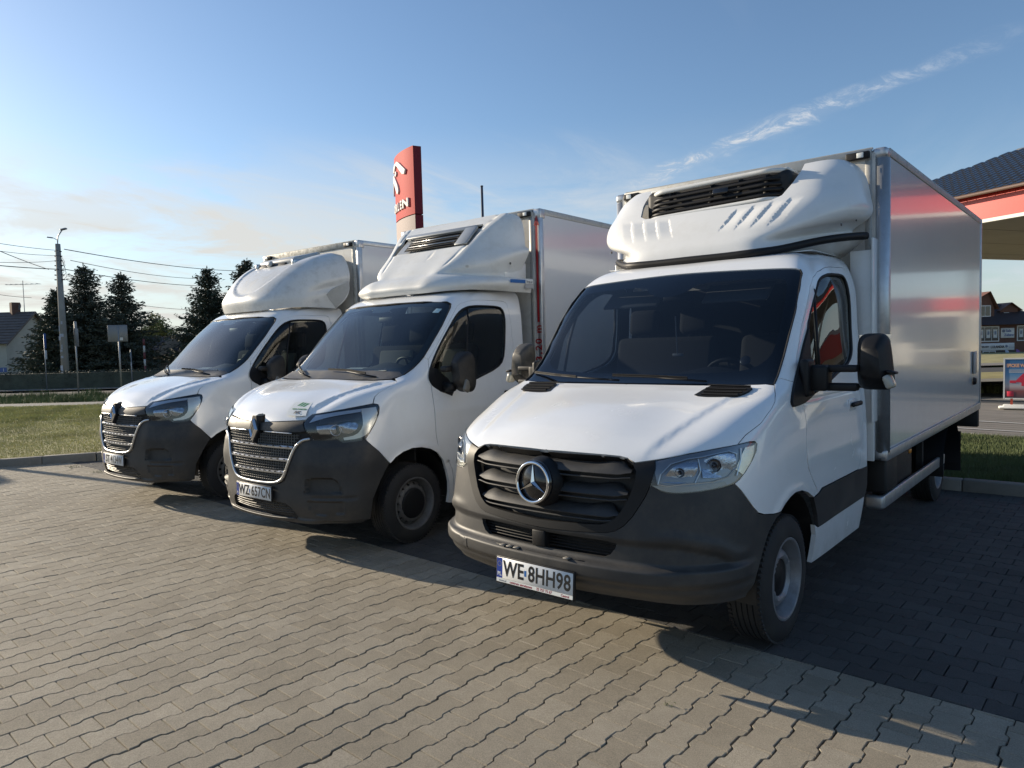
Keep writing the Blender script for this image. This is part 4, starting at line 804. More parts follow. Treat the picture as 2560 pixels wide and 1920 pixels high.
class Surf:
    def __init__(s, half, mirror=True):
        half = np.array(half, float)                      # rows, cols, 3
        if mirror:
            m = half[:, :0:-1].copy(); m[..., 0] *= -1
            net = np.concatenate([m, half], 1)
        else:
            net = half
        s.net = net
        du = np.linalg.norm(np.diff(net, axis=1), axis=2).mean(0)
        dv = np.linalg.norm(np.diff(net, axis=0), axis=2).mean(1)
        s.u = np.concatenate([[0], np.cumsum(du)]); s.v = np.concatenate([[0], np.cumsum(dv)])
        if mirror: s.u -= s.u[len(s.u)//2]
        s.Mv = _spl(s.v, net)                             # along v for each column
        s.Mu = _spl(s.u, np.swapaxes(net, 0, 1))          # along u for each row
        s.Muv = _spl(s.v, np.swapaxes(s.Mu, 0, 1))
        U, V = np.meshgrid(np.linspace(s.u[0], s.u[-1], 241), np.linspace(s.v[0], s.v[-1], 121))
        s.gU, s.gV = U.ravel(), V.ravel(); s.gP = s.ev(s.gU, s.gV)
    def ev(s, u, v, der=False):
        u = np.clip(np.atleast_1d(np.asarray(u, float)), s.u[0], s.u[-1]); v = np.clip(np.atleast_1d(np.asarray(v, float)), s.v[0], s.v[-1])
        out = np.zeros((len(u), 3)); dU = out.copy(); dV = out.copy()
        Y, dY = _ev(s.v, s.net, s.Mv, v)                  # k, cols, 3
        M, dM = _ev(s.v, np.swapaxes(s.Mu, 0, 1), s.Muv, v)
        i = np.clip(np.searchsorted(s.u, u)-1, 0, len(s.u)-2); k = np.arange(len(u)); h = (s.u[i+1]-s.u[i])[:, None]
        a = (s.u[i+1]-u)[:, None]/h; b = 1-a
        out = a*Y[k, i]+b*Y[k, i+1]+((a**3-a)*M[k, i]+(b**3-b)*M[k, i+1])*h*h/6
        if not der: return out
        dU = (Y[k, i+1]-Y[k, i])/h+(-(3*a*a-1)*M[k, i]+(3*b*b-1)*M[k, i+1])*h/6
        dV = a*dY[k, i]+b*dY[k, i+1]+((a**3-a)*dM[k, i]+(b**3-b)*dM[k, i+1])*h*h/6
        N = np.cross(dU, dV); N /= np.linalg.norm(N, axis=1)[:, None]+1e-12
        return out, N, dU, dV
    def near(s, pts, it=6):
        """closest (u, v) on the surface to each 3-D point"""
        pts = np.atleast_2d(np.array(pts, float)); uv = []
        for p in pts:
            j = np.argmin(((s.gP-p)**2).sum(1)); uv.append((s.gU[j], s.gV[j]))
        uv = np.array(uv)
        for _ in range(it):
            P, N, a, b = s.ev(uv[:, 0], uv[:, 1], True); d = pts-P
            aa = (a*a).sum(1); bb = (b*b).sum(1); ab = (a*b).sum(1); da = (d*a).sum(1); db = (d*b).sum(1); D = aa*bb-ab*ab+1e-9
            st = np.stack([(da*bb-db*ab)/D, (db*aa-da*ab)/D], 1); n = np.linalg.norm(st, axis=1)[:, None]
            uv = uv+st*np.minimum(1, .05/np.maximum(n, 1e-9))
            uv[:, 0] = np.clip(uv[:, 0], s.u[0], s.u[-1]); uv[:, 1] = np.clip(uv[:, 1], s.v[0], s.v[-1])
        return uv

NET_A = [  # large white cab: rows bottom -> roof, columns centre of the nose -> rear of the door
 [(0,.05,.385),(.3,.07,.385),(.56,.12,.385),(.78,.20,.385),(.92,.36,.385),(.985,.60,.38),(1.0,1.0,.37),(1.0,1.5,.355),(1.0,2.0,.35),(1.0,2.5,.35)],
 [(0,.005,.49),(.3,.02,.49),(.57,.065,.49),(.79,.15,.49),(.93,.32,.49),(1.0,.60,.49),(1.01,1.0,.49),(1.012,1.5,.49),(1.012,2.0,.49),(1.012,2.5,.49)],
 [(0,.005,.60),(.3,.02,.60),(.575,.065,.60),(.795,.155,.60),(.937,.33,.60),(1.0,.60,.60),(1.012,1.0,.60),(1.015,1.5,.60),(1.015,2.0,.60),(1.015,2.5,.60)],
 [(0,.02,.76),(.3,.035,.76),(.58,.085,.76),(.80,.185,.765),(.94,.365,.77),(1.003,.64,.77),(1.016,1.05,.77),(1.017,1.5,.77),(1.017,2.0,.77),(1.017,2.5,.77)],
 [(0,.045,.96),(.3,.06,.96),(.585,.115,.96),(.805,.225,.965),(.94,.425,.975),(1.0,.70,.99),(1.014,1.10,1.0),(1.015,1.5,1.0),(1.015,2.0,1.0),(1.015,2.5,1.0)],
 [(0,.09,1.115),(.3,.11,1.115),(.575,.17,1.115),(.80,.30,1.14),(.93,.51,1.17),(.987,.78,1.19),(1.005,1.17,1.20),(1.008,1.55,1.20),(1.008,2.0,1.20),(1.008,2.5,1.20)],
 [(0,.265,1.222),(.3,.285,1.217),(.575,.34,1.205),(.80,.45,1.228),(.925,.635,1.262),(.98,.86,1.295),(.993,1.23,1.29),(1.0,1.6,1.29),(1.0,2.0,1.29),(1.0,2.5,1.29)],
 [(0,.62,1.335),(.3,.635,1.33),(.575,.67,1.32),(.79,.73,1.34),(.912,.835,1.365),(.968,1.0,1.385),(.982,1.33,1.365),(.99,1.67,1.365),(.992,2.05,1.365),(.992,2.5,1.365)],
 [(0,.97,1.43),(.3,.975,1.43),(.58,.99,1.43),(.78,1.01,1.435),(.897,1.05,1.445),(.95,1.17,1.455),(.972,1.45,1.45),(.98,1.75,1.45),(.983,2.1,1.45),(.983,2.5,1.45)],
 [(0,1.295,1.79),(.3,1.30,1.79),(.575,1.32,1.79),(.77,1.35,1.79),(.882,1.395,1.79),(.925,1.52,1.79),(.945,1.77,1.80),(.95,2.02,1.80),(.953,2.25,1.80),(.953,2.5,1.80)],
 [(0,1.665,2.165),(.3,1.67,2.16),(.56,1.68,2.15),(.735,1.69,2.14),(.838,1.72,2.125),(.873,1.83,2.10),(.898,1.99,2.11),(.91,2.15,2.115),(.915,2.32,2.12),(.915,2.5,2.12)],
 [(0,1.80,2.24),(.3,1.80,2.24),(.55,1.81,2.235),(.71,1.82,2.225),(.795,1.85,2.21),(.83,1.93,2.195),(.853,2.06,2.205),(.865,2.2,2.21),(.87,2.35,2.215),(.87,2.5,2.215)],
 [(0,2.05,2.285),(.3,2.05,2.285),(.54,2.05,2.28),(.67,2.06,2.275),(.73,2.08,2.265),(.76,2.12,2.26),(.775,2.2,2.265),(.785,2.29,2.265),(.79,2.40,2.265),(.79,2.5,2.265)],
]
NET_B = [  # smaller cab with the chrome-framed grille (two of them stand side by side)
 [(0,.06,.285),(.3,.075,.285),(.55,.12,.28),(.76,.21,.27),(.92,.35,.27),(.99,.60,.27),(1.01,.95,.26),(1.015,1.4,.25),(1.015,1.9,.25),(1.015,2.55,.25)],
 [(0,.0,.42),(.3,.015,.42),(.56,.075,.42),(.79,.165,.42),(.955,.32,.42),(1.01,.62,.42),(1.03,.98,.41),(1.03,1.4,.40),(1.03,1.9,.40),(1.03,2.55,.40)],
 [(0,.0,.58),(.3,.015,.58),(.57,.075,.58),(.80,.17,.58),(.965,.33,.58),(1.018,.64,.58),(1.035,1.0,.58),(1.035,1.4,.58),(1.035,1.9,.58),(1.035,2.55,.58)],
 [(0,.0,.77),(.3,.015,.77),(.575,.075,.77),(.81,.19,.77),(.968,.365,.77),(1.022,.68,.77),(1.038,1.03,.78),(1.038,1.4,.78),(1.038,1.9,.78),(1.038,2.55,.78)],
 [(0,.015,.96),(.3,.03,.96),(.58,.10,.96),(.81,.23,.965),(.965,.42,.97),(1.015,.73,.98),(1.034,1.06,.99),(1.036,1.42,.99),(1.036,1.9,.99),(1.036,2.55,.99)],
 [(0,.04,1.095),(.3,.055,1.095),(.575,.12,1.10),(.80,.255,1.14),(.955,.455,1.165),(.998,.76,1.17),(1.02,1.10,1.18),(1.024,1.45,1.18),(1.025,1.9,1.18),(1.025,2.55,1.18)],
 [(0,.11,1.185),(.3,.13,1.185),(.57,.20,1.19),(.785,.325,1.238),(.935,.51,1.26),(.99,.77,1.275),(1.005,1.13,1.27),(1.012,1.47,1.27),(1.013,1.9,1.27),(1.013,2.55,1.27)],
 [(0,.34,1.30),(.3,.355,1.30),(.57,.41,1.30),(.77,.485,1.328),(.91,.625,1.35),(.972,.83,1.365),(.985,1.16,1.355),(.995,1.50,1.355),(.998,1.9,1.355),(.998,2.55,1.355)],
 [(0,.72,1.405),(.3,.725,1.40),(.57,.755,1.40),(.76,.80,1.415),(.875,.89,1.43),(.935,1.03,1.45),(.962,1.26,1.46),(.975,1.58,1.46),(.98,1.95,1.46),(.98,2.55,1.46)],
 [(0,1.12,1.76),(.3,1.13,1.76),(.56,1.16,1.755),(.735,1.21,1.75),(.845,1.285,1.745),(.895,1.38,1.75),(.925,1.53,1.76),(.94,1.80,1.765),(.945,2.1,1.765),(.945,2.57,1.765)],
 [(0,1.545,2.135),(.3,1.55,2.13),(.54,1.57,2.12),(.71,1.60,2.11),(.805,1.65,2.095),(.85,1.72,2.08),(.878,1.84,2.09),(.89,2.02,2.10),(.895,2.25,2.10),(.895,2.6,2.10)],
 [(0,1.68,2.21),(.3,1.68,2.205),(.53,1.69,2.20),(.69,1.715,2.19),(.77,1.76,2.18),(.81,1.84,2.17),(.835,1.94,2.185),(.85,2.09,2.195),(.855,2.28,2.20),(.855,2.62,2.205)],
 [(0,1.95,2.27),(.3,1.95,2.27),(.52,1.95,2.265),(.64,1.96,2.26),(.70,1.98,2.25),(.735,2.03,2.245),(.76,2.10,2.25),(.775,2.2,2.255),(.78,2.33,2.26),(.78,2.62,2.265)],
]
# ---------------------------------------------------------------- materials used on the vans
WHITE = mat('white_paint', (.83, .84, .84), .24, coat=.7, coat_rough=.04, vary=(1.3, .02), dirt=(3.0, .16, (.55, .52, .46)), grime=(.9, .3, .35, (.33, .29, .23)))
WHITE_DULL = mat('weathered_white_plastic', (.72, .72, .69), .38, coat=.25, coat_rough=.2, vary=(2, .03), dirt=(5, .4, (.42, .40, .34)), bump=(60, .03))
WHITE_FAIR = mat('white_fairing_plastic', (.78, .78, .76), .28, coat=.4, coat_rough=.12, vary=(2, .02), dirt=(6, .22, (.5, .47, .4)))
PLASTIC = mat('dark_grey_plastic', (.030, .031, .033), .5, spec=.38, bump=(350, .12, .002), vary=(3, .12), dirt=(4, .30, (.16, .14, .11)), grime=(.75, .25, .4, (.13, .115, .095)))
BLACK = mat('black_plastic', (.009, .009, .010), .52, spec=.3, bump=(300, .08, .002))
GLOSSBLACK = mat('gloss_black', (.008, .008, .009), .12, coat=.5)
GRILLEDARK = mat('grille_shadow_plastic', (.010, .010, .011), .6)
RUBBER = mat('tyre_rubber', (.016, .016, .017), .75, bump=(90, .25, .003), dirt=(6, .45, (.07, .062, .05)))
STEEL = mat('silver_wheel_paint', (.22, .225, .24), .42, metal=.35, dirt=(8, .55, (.10, .085, .07)))
STEEL_DARK = mat('dirty_wheel_paint', (.12, .12, .12), .55, metal=.2, dirt=(8, .7, (.06, .055, .045)))
ALU = mat('brushed_aluminium', (.50, .51, .52), .36, metal=.75, vary=(12, .10), dirt=(9, .35, (.22, .2, .17)))
ALU_DIRTY = mat('stained_aluminium', (.44, .44, .42), .5, metal=.45, vary=(14, .18), dirt=(14, .7, (.15, .14, .12)))
CHROME = mat('chrome', (.75, .76, .78), .07, metal=1)
SATIN = mat('satin_chrome', (.55, .56, .57), .28, metal=.85, dirt=(12, .4, (.3, .27, .22)))
BOXWHITE = mat('box_body_panel', (.66, .67, .675), .22, coat=.6, coat_rough=.07, vary=(.7, .03), bump=(2.2, .10, .02), grime=(1.5, .8, .25, (.4, .38, .34)))
BOXGREY = mat('box_front_panel', (.60, .60, .58), .42, dirt=(7, .5, (.3, .28, .24)), vary=(2, .03))
CHASSIS = mat('chassis_black', (.012, .012, .012), .6, dirt=(8, .4, (.05, .045, .035)))
CABGREY = mat('cab_lining_grey', (.055, .055, .057), .8, vary=(4, .1))
CABDARK = mat('dashboard_dark', (.022, .022, .024), .7, bump=(200, .1, .002))
SEAT = mat('seat_fabric', (.016, .016, .019), .9, bump=(160, .2, .003))
SEATLIGHT = mat('seat_fabric_light', (.20, .19, .17), .9, bump=(160, .2, .003))
GLASS_A = glass_mat('windscreen_glass', (.30, .34, .39), 1.54)
GLASS_B = glass_mat('dusty_windscreen_glass', (.50, .57, .57), 1.75)
GLASS_S = glass_mat('side_window_glass', (.62, .66, .66), 1.52)
GLASS_SD = glass_mat('dark_side_window_glass', (.27, .30, .29), 1.5)
LENS = glass_mat('lamp_lens', (.90, .92, .93), 1.5)
LAMPIN = mat('lamp_housing_silver', (.20, .215, .24), .30, metal=.55, bump=(14, .3, .01))
LAMPDARK = mat('lamp_housing_dark', (.03, .03, .034), .25, coat=.4)
REFL = mat('lamp_reflector', (.42, .45, .50), .10, metal=1, bump=(38, .5, .01))
PLATE_W = mat('plate_white', (.66, .67, .67), .35, coat=.3, dirt=(20, .2, (.4, .38, .34)))
PLATE_BLUE = mat('plate_blue', (.01, .045, .30), .4)
YELLOWDOT = mat('plate_star_yellow', (.5, .42, .05), .5)
INK = mat('plate_ink', (.01, .01, .011), .4)
RED = mat('red_print', (.33, .012, .016), .45)
GREENPRINT = mat('green_print', (.06, .25, .08), .5)
GREYPRINT = mat('grey_print', (.12, .12, .13), .5)
BLUEPRINT = mat('blue_print', (.01, .12, .38), .5)
PAPER = mat('white_sticker', (.72, .74, .72), .4)
AMBER = mat('amber_lens', (.6, .22, .02), .3)

def number_plate(parent, text, blue=True, strip=None, M=None, w=.52, h=.114, dirty=False):
    """registration plate with raised letters in a black holder, face towards local +Z of M"""
    H = h+(.022 if strip else 0); c0 = -.011 if strip else 0
    b = MB(); b.rbox((0, c0, -.010), (w+.016, H+.016, .016), .004, 2); b.v = [tuple(M @ Vector(p)) for p in b.v]; holder = b.build('plate_holder', BLACK, parent)
    b = MB(); b.rbox((0, 0, 0), (w, h, .003), .0014, 1); b.v = [tuple(M @ Vector(p)) for p in b.v]; pl = b.build('number_plate', PLATE_W, holder)
    if blue:
        b = MB().box((-w/2+.021, 0, .0009), (.040, h-.004, .0016), M=M); b.build('euro_band', PLATE_BLUE, holder)
        text_obj('country_code', 'PL', .030, PAPER, holder, M @ Matrix.Translation((-w/2+.021, -.034, .002)), .0003, bold=.0006)
        b = MB()
        for k in range(12):
            a = 2*math.pi*k/12; b.box((-w/2+.021+.013*math.cos(a), .022+.013*math.sin(a), .002), (.0028, .0028, .0006), M=M)
        b.build('star_ring', YELLOWDOT, holder)
    text_obj('plate_lettering', text, .118, INK, holder, M @ Matrix.Translation((.018, -.002, .0018)), .0006, sx=.80 if len(text) < 9 else .76, bold=.0022, space=1.03)
    if strip:
        MB().box((0, -h/2-.011, .0002), (w, .020, .003), M=M).build('dealer_strip', PAPER, holder)
        text_obj('strip_lettering', 'centrum serwisowe', .0195, RED, holder, M @ Matrix.Translation((-.085, -h/2-.0112, .002)), .0002, bold=.0004)
        text_obj('strip_number', '22 757 75 67', .0195, RED, holder, M @ Matrix.Translation((.075, -h/2-.0112, .002)), .0002, bold=.0004)
        text_obj('strip_left_lettering', 'inouss.pl', .015, GREYPRINT, holder, M @ Matrix.Translation((-.215, -h/2-.0112, .002)), .0002)
        text_obj('strip_brand', 'Castrol', .0175, RED, holder, M @ Matrix.Translation((.212, -h/2-.0112, .002)), .0002, bold=.0003)
    MB().rbox((-.062, .0, .0018), (.018, .034, .001), .004, 1).build
    b = MB(); b.box((-.062 if len(text) > 8 else -.055, -.002, .0019), (.014, .032, .0006), M=M); b.build('validation_sticker', MATS['blue_print'] if blue else GREYPRINT, holder)
    return holder

def rim_disc(r_out, r_in, depth, holes, hr, hcr, n=48):
    """steel disc with real round holes; profile dishes inwards. returns verts, faces in XY, Z outwards"""
    outer = np.array([(r_out*math.cos(2*math.pi*i/n), r_out*math.sin(2*math.pi*i/n)) for i in range(n)])
    hs = [np.array([(r_in*math.cos(-2*math.pi*i/24), r_in*math.sin(-2*math.pi*i/24)) for i in range(24)])]
    for k in range(holes):
        a = 2*math.pi*k/holes; hs.append(np.array([(hcr*math.cos(a)+hr*math.cos(-2*math.pi*i/10), hcr*math.sin(a)+hr*math.sin(-2*math.pi*i/10)) for i in range(10)]))
    v, t, b = fill2d(outer, hs, .02)
    rr = np.linalg.norm(v, axis=1); z = depth(rr); P = [(x, y, q) for (x, y), q in zip(v, z)]; F = [tuple(q) for q in t]
    k = len(P)
    for a, c in b: P += [P[a], P[c], (P[c][0], P[c][1], P[c][2]-.012), (P[a][0], P[a][1], P[a][2]-.012)]; F.append((k, k+1, k+2, k+3)); k += 4
    return P, F

def make_wheel(parent, x, y, r, side, style, name='wheel', steer=0):
    """wheel > tyre, rim, centre_cap, wheel_bolt; axle along X, outer face towards side*X"""
    M = Matrix.Translation((x, y, r)) @ Matrix.Rotation(R(steer), 4, 'Z') @ Matrix.Rotation(R(90)*side, 4, 'Y')
    w = .225; rr = .222
    prof = [(rr-.012, -.02), (rr, .0)]           # Z = 0 is the outer face of the tyre, tyre body at negative Z
    side_p = [(rr+.004, -.012), (rr+.012, .000), (rr+.035, .004), (r-.055, -.002), (r-.022, -.014), (r-.006, -.030)]
    tread = []
    z = -.036
    for k in range(5):
        a = -.036-k*(w-.072)/5; bnd = a-(w-.072)/5+.008; tread += [(r, a), (r, bnd), (r-.008, bnd-.002), (r-.008, bnd-.006)]
    back = [(r-.006, -w+.030), (r-.022, -w+.014), (r-.055, -w+.002), (rr+.02, -w), (rr-.01, -w+.02)]
    root = MB().lathe(side_p+tread+back, 72, M)
    # lateral sipes cut the shoulder blocks: small raised lugs
    for k in range(72):
        a = 2*math.pi*k/72
        for zc in (-.030, -w+.030): root.box((0, 0, 0), (.012, .016, .020), M=M @ Matrix.Rotation(a, 4, 'Z') @ Matrix.Translation((r-.005, 0, zc)) @ Matrix.Rotation(R(25), 4, 'X'))
    b = MB(); lip = [(rr+.006, -.010), (rr+.008, -.002), (rr-.002, .000), (rr-.010, -.006), (rr-.014, -.030), (rr-.030, -.050), (rr-.034, -.085), (rr-.034, -.17)]
    b.lathe(lip, 56, M)
    if style == 'A':
        dep = lambda q: np.interp(q, [.05, .108, .118, .130, .150, .178, .195], [-.050, -.046, -.030, -.030, -.044, -.078, -.088])
        P, F = rim_disc(.194, .104, dep, 16, .0150, .168); matr = STEEL
    else:
        dep = lambda q: np.interp(q, [.05, .125, .138, .150, .165, .180, .195], [-.036, -.034, -.026, -.030, -.044, -.066, -.078])
        P, F = rim_disc(.194, .120, dep, 15, .0120, .169); matr = STEEL_DARK
    b.add(P, F, True, M)
    tyre = root.build('tyre', RUBBER, None, auto=38)
    wheel = bpy.data.objects.new(name, tyre.data); bpy.data.objects.remove(tyre); link(wheel, parent)
    b.build('rim', matr, wheel, auto=50)
    MB().lathe([(.193, -.10), (0, -.10)], 24, M).build('brake_drum', CHASSIS, wheel)
    c = MB()
    if style == 'A': c.lathe([(.0001, -.040), (.060, -.042), (.072, -.050), (.106, -.052), (.112, -.060)], 36, M)
    else: c.lathe([(.0001, -.014), (.118, -.016), (.130, -.020), (.134, -.034)], 36, M)
    c.build('centre_cap', BLACK, wheel)
    return wheel

def arch_liner(parent, y, r, ra, z, x0=.66, x1=.985, a0=-6, a1=186):
    for s in (1, -1):
        v = []; f = []; n = 22
        for i in range(n+1):
            a = R(a0+(a1-a0)*i/n); v += [(s*x0, y+ra*math.cos(a), z+ra*math.sin(a)), (s*x1, y+ra*math.cos(a), z+ra*math.sin(a))]
            if i: f.append((2*i-2, 2*i-1, 2*i+1, 2*i))
        k = len(v)
        for i in range(n+1): v.append((s*x0, y+ra*math.cos(R(a0+(a1-a0)*i/n)), z+ra*math.sin(R(a0+(a1-a0)*i/n))))
        v.append((s*x0, y, z)); f += [(k+i, k+i+1, k+n+1) for i in range(n)]
        MB().add(v, f, True).build('wheel_arch_liner', CHASSIS, parent)

def seat(parent, x, y, z, w=.50, m=None, light=None, rest=1, tilt=12):
    m = m or SEAT
    b = MB(); b.rbox((x, y-.22, z+.06), (w, .50, .15), .05, 3); s = b.build('seat', m, parent)
    b = MB(); b.rbox((x, y+.05, z+.42), (w*.96, .14, .66), .055, 3, rot=(R(-tilt), 0, 0)); b.build('backrest', m, s)
    if light is not None:
        b = MB(); b.rbox((x, y-.03, z+.42), (w*.55, .06, .56), .025, 2, rot=(R(-tilt), 0, 0)); b.build('seat_centre', light, s)
    for q in range(rest):
        xx = x+(q-(rest-1)/2)*w/rest
        b = MB(); b.rbox((xx, y+.16, z+.87), (.27, .10, .21), .045, 3, rot=(R(-tilt+4), 0, 0)); b.tube([(xx-.05, y+.13, z+.72), (xx-.05, y+.15, z+.82)], .006); b.tube([(xx+.05, y+.13, z+.72), (xx+.05, y+.15, z+.82)], .006); b.build('headrest', m, s)
    return s

def interior(root, S, ws_y, belt, dash_z, rear_y, kind):
    """everything seen through the glass"""
    p = empty('cab_interior'); p.parent = root
    MB().box((0, rear_y, 1.38), (1.72, .02, 1.44)).build('cab_back_wall', CABGREY if kind == 'A' else MATS['cab_lining_grey'], p)
    MB().box((0, (ws_y+rear_y)/2+.3, .78), (1.88, rear_y-ws_y-.5, .03)).build('cab_floor', CABDARK, p)
    MB().box((0, ws_y+.16, 1.0), (1.75, .02, .62)).build('bulkhead', CABDARK, p)
    # dashboard: swept cross-section, bulging at the instrument hood
    v = []; f = []; n = 28; prof = [(.0, dash_z-.01), (.10, dash_z+.012), (.26, dash_z+.020), (.40, dash_z-.005), (.47, dash_z-.06), (.50, dash_z-.16), (.46, dash_z-.42), (.40, dash_z-.60)]
    for i in range(n+1):
        x = -.87+1.74*i/n; t = x/.87; bow = .10*t*t; hood = math.exp(-((x-.42)/.22)**2)*.075; mid = math.exp(-((x+.02)/.28)**2)*.02
        for j, (yy, zz) in enumerate(prof):
            hz = (hood+mid)*(1 if 2 <= j <= 4 else .35 if j == 1 else 0); v.append((x, ws_y+.015+bow+yy, zz+hz))
    m = len(prof)
    f = [(i*m+j, (i+1)*m+j, (i+1)*m+j+1, i*m+j+1) for i in range(n) for j in range(m-1)]
    MB().add(v, f, True).build('dashboard', CABDARK, p)
    # steering wheel on the van's left (image right)
    c = Vector((.42, ws_y+.60, dash_z-.03)); M = Matrix.Translation(c) @ Matrix.Rotation(R(-58), 4, 'X')
    b = MB(); b.lathe([(.195+.015*math.cos(a), .015*math.sin(a)) for a in [2*math.pi*k/8 for k in range(8)]], 32, M, close=True)
    for a in (200, 340, 270): b.tube([M @ Vector((.03*math.cos(R(a)), .03*math.sin(R(a)), 0)), M @ Vector((.19*math.cos(R(a)), .19*math.sin(R(a)), 0))], .012, 6)
    b.lathe([(.0001, .02), (.06, .015), (.07, -.01)], 20, M); b.build('steering_wheel', BLACK, p)
    seat(p, .45, ws_y+1.15, .98, .50, SEAT, SEATLIGHT if kind == 'B' else None)
    seat(p, -.42, ws_y+1.15, .98, .92, SEAT, SEATLIGHT if kind == 'B' else None, rest=2)
    MB().box((0, 0, 0), (.24, .05, .07)).build
    b = MB(); b.rbox((0, ws_y+(.63 if kind == 'A' else .67), dash_z+(.57 if kind == 'A' else .52)), (.22, .035, .06), .015, 2); b.build('rear_view_mirror', BLACK, p)
    return p

def cargo_box(root, hx, y0, y1, z0, z1, side_m, front_m, rail_m, lamps=True, corner_m=None, post_round=.0):
    """refrigerated box body: panels, aluminium edge rails, cast corners, marker lamps"""
    e = .055; fr = .075; corner_m = corner_m or ALU
    b = MB().box((0, (y0+y1)/2, (z0+z1)/2), (2*hx-.03, y1-y0-.03, z1-z0-.03)); box = b.build('cargo_box', side_m, root)
    for s in (1, -1):
        MB().box((s*(hx-.010), (y0+y1)/2, (z0+z1)/2), (.012, y1-y0-2*e, z1-z0-2*e)).build('side_panel', side_m, box)
        b = MB(); b.rbox((s*(hx-.02), (y0+y1)/2, z1-.03), (.046, y1-y0-.16, .062), .006, 2); b.build('top_rail', rail_m if rail_m is ALU_DIRTY else ALU, box)
        b = MB(); b.rbox((s*(hx-.02), (y0+y1)/2, z0-.01), (.046, y1-y0, .075), .006, 2); b.build('bottom_rail', ALU, box)
        b = MB(); b.rbox((s*(hx-.02), y1-.02, (z0+z1)/2), (.05, .05, z1-z0), .006, 2); b.build('rear_post', ALU, box)
        if post_round:
            b = MB(); b.tube([(s*(hx-.045), y0+.05, z0+.01), (s*(hx-.045), y0+.05, z1-.075)], .055, 28); b.build('corner_post', ALU, box)
            b = MB(); b.rbox((s*(hx-.050), y0+.055, z1-.038), (.105, .115, .078), .028, 4); b.build('corner_casting', ALU, box)
            b = MB(); b.rbox((s*(hx-.050), y0+.055, z0-.005), (.108, .118, .085), .028, 4); b.build('corner_casting', ALU, box)
        else:
            b = MB(); b.rbox((s*(hx-.03), y0+.03, (z0+z1)/2), (.062, .062, z1-z0-.08), .010, 2); b.build('corner_post', ALU, box)
            b = MB(); b.rbox((s*(hx-.045), y0+.045, z1-.05), (.096, .096, .104), .012, 2); b.build('corner_casting', corner_m, box)
    MB().box((0, y0+.006, (z0+z1)/2), (2*hx-.15, .016, z1-z0-.06)).build('front_panel', front_m, box)
    b = MB(); b.rbox((0, y0+.004, z1-.038), (2*hx-.20, .035, .076), .004, 2); b.build('front_top_rail', rail_m, box)
    for s in (1, -1):
        b = MB(); b.rbox((s*(hx-.12), y0-.001, (z0+z1)/2), (.045, .012, z1-z0-.15), .003, 1); b.build('front_trim_strip', rail_m, box)
        if lamps:
            b = MB(); b.rbox((s*(hx-.185), y0-.026, z1-.045), (.155, .040, .050), .006, 2); l = b.build('marker_lamp', BLACK, box)
            b = MB(); b.rbox((s*(hx-.165), y0-.047, z1-.045), (.045, .008, .036), .003, 2); b.build('lamp_lens', PAPER, l)
    MB().box((0, y0+.03, z1+.006), (2*hx-.2, .03, .01)).build('roof_edge', rail_m, box)
    return box

def chassis(root, y0, y1, z, rear_y, r, style, wx=.985):
    b = MB()
    for s in (1, -1): b.box((s*.42, (y0+y1)/2, z), (.07, y1-y0, .16))
    for k in range(6): b.box((0, y0+.3+(y1-y0-.6)*k/5, z), (.8, .06, .12))
    b.box((0, rear_y, r), (1.6, .10, .10)); b.box((0, (y0+y1)/2, z+.10), (1.9, y1-y0-.3, .04)); b.build('chassis_frame', CHASSIS, root)
    for s in (1, -1): make_wheel(root, s*wx, rear_y, r, s, style)

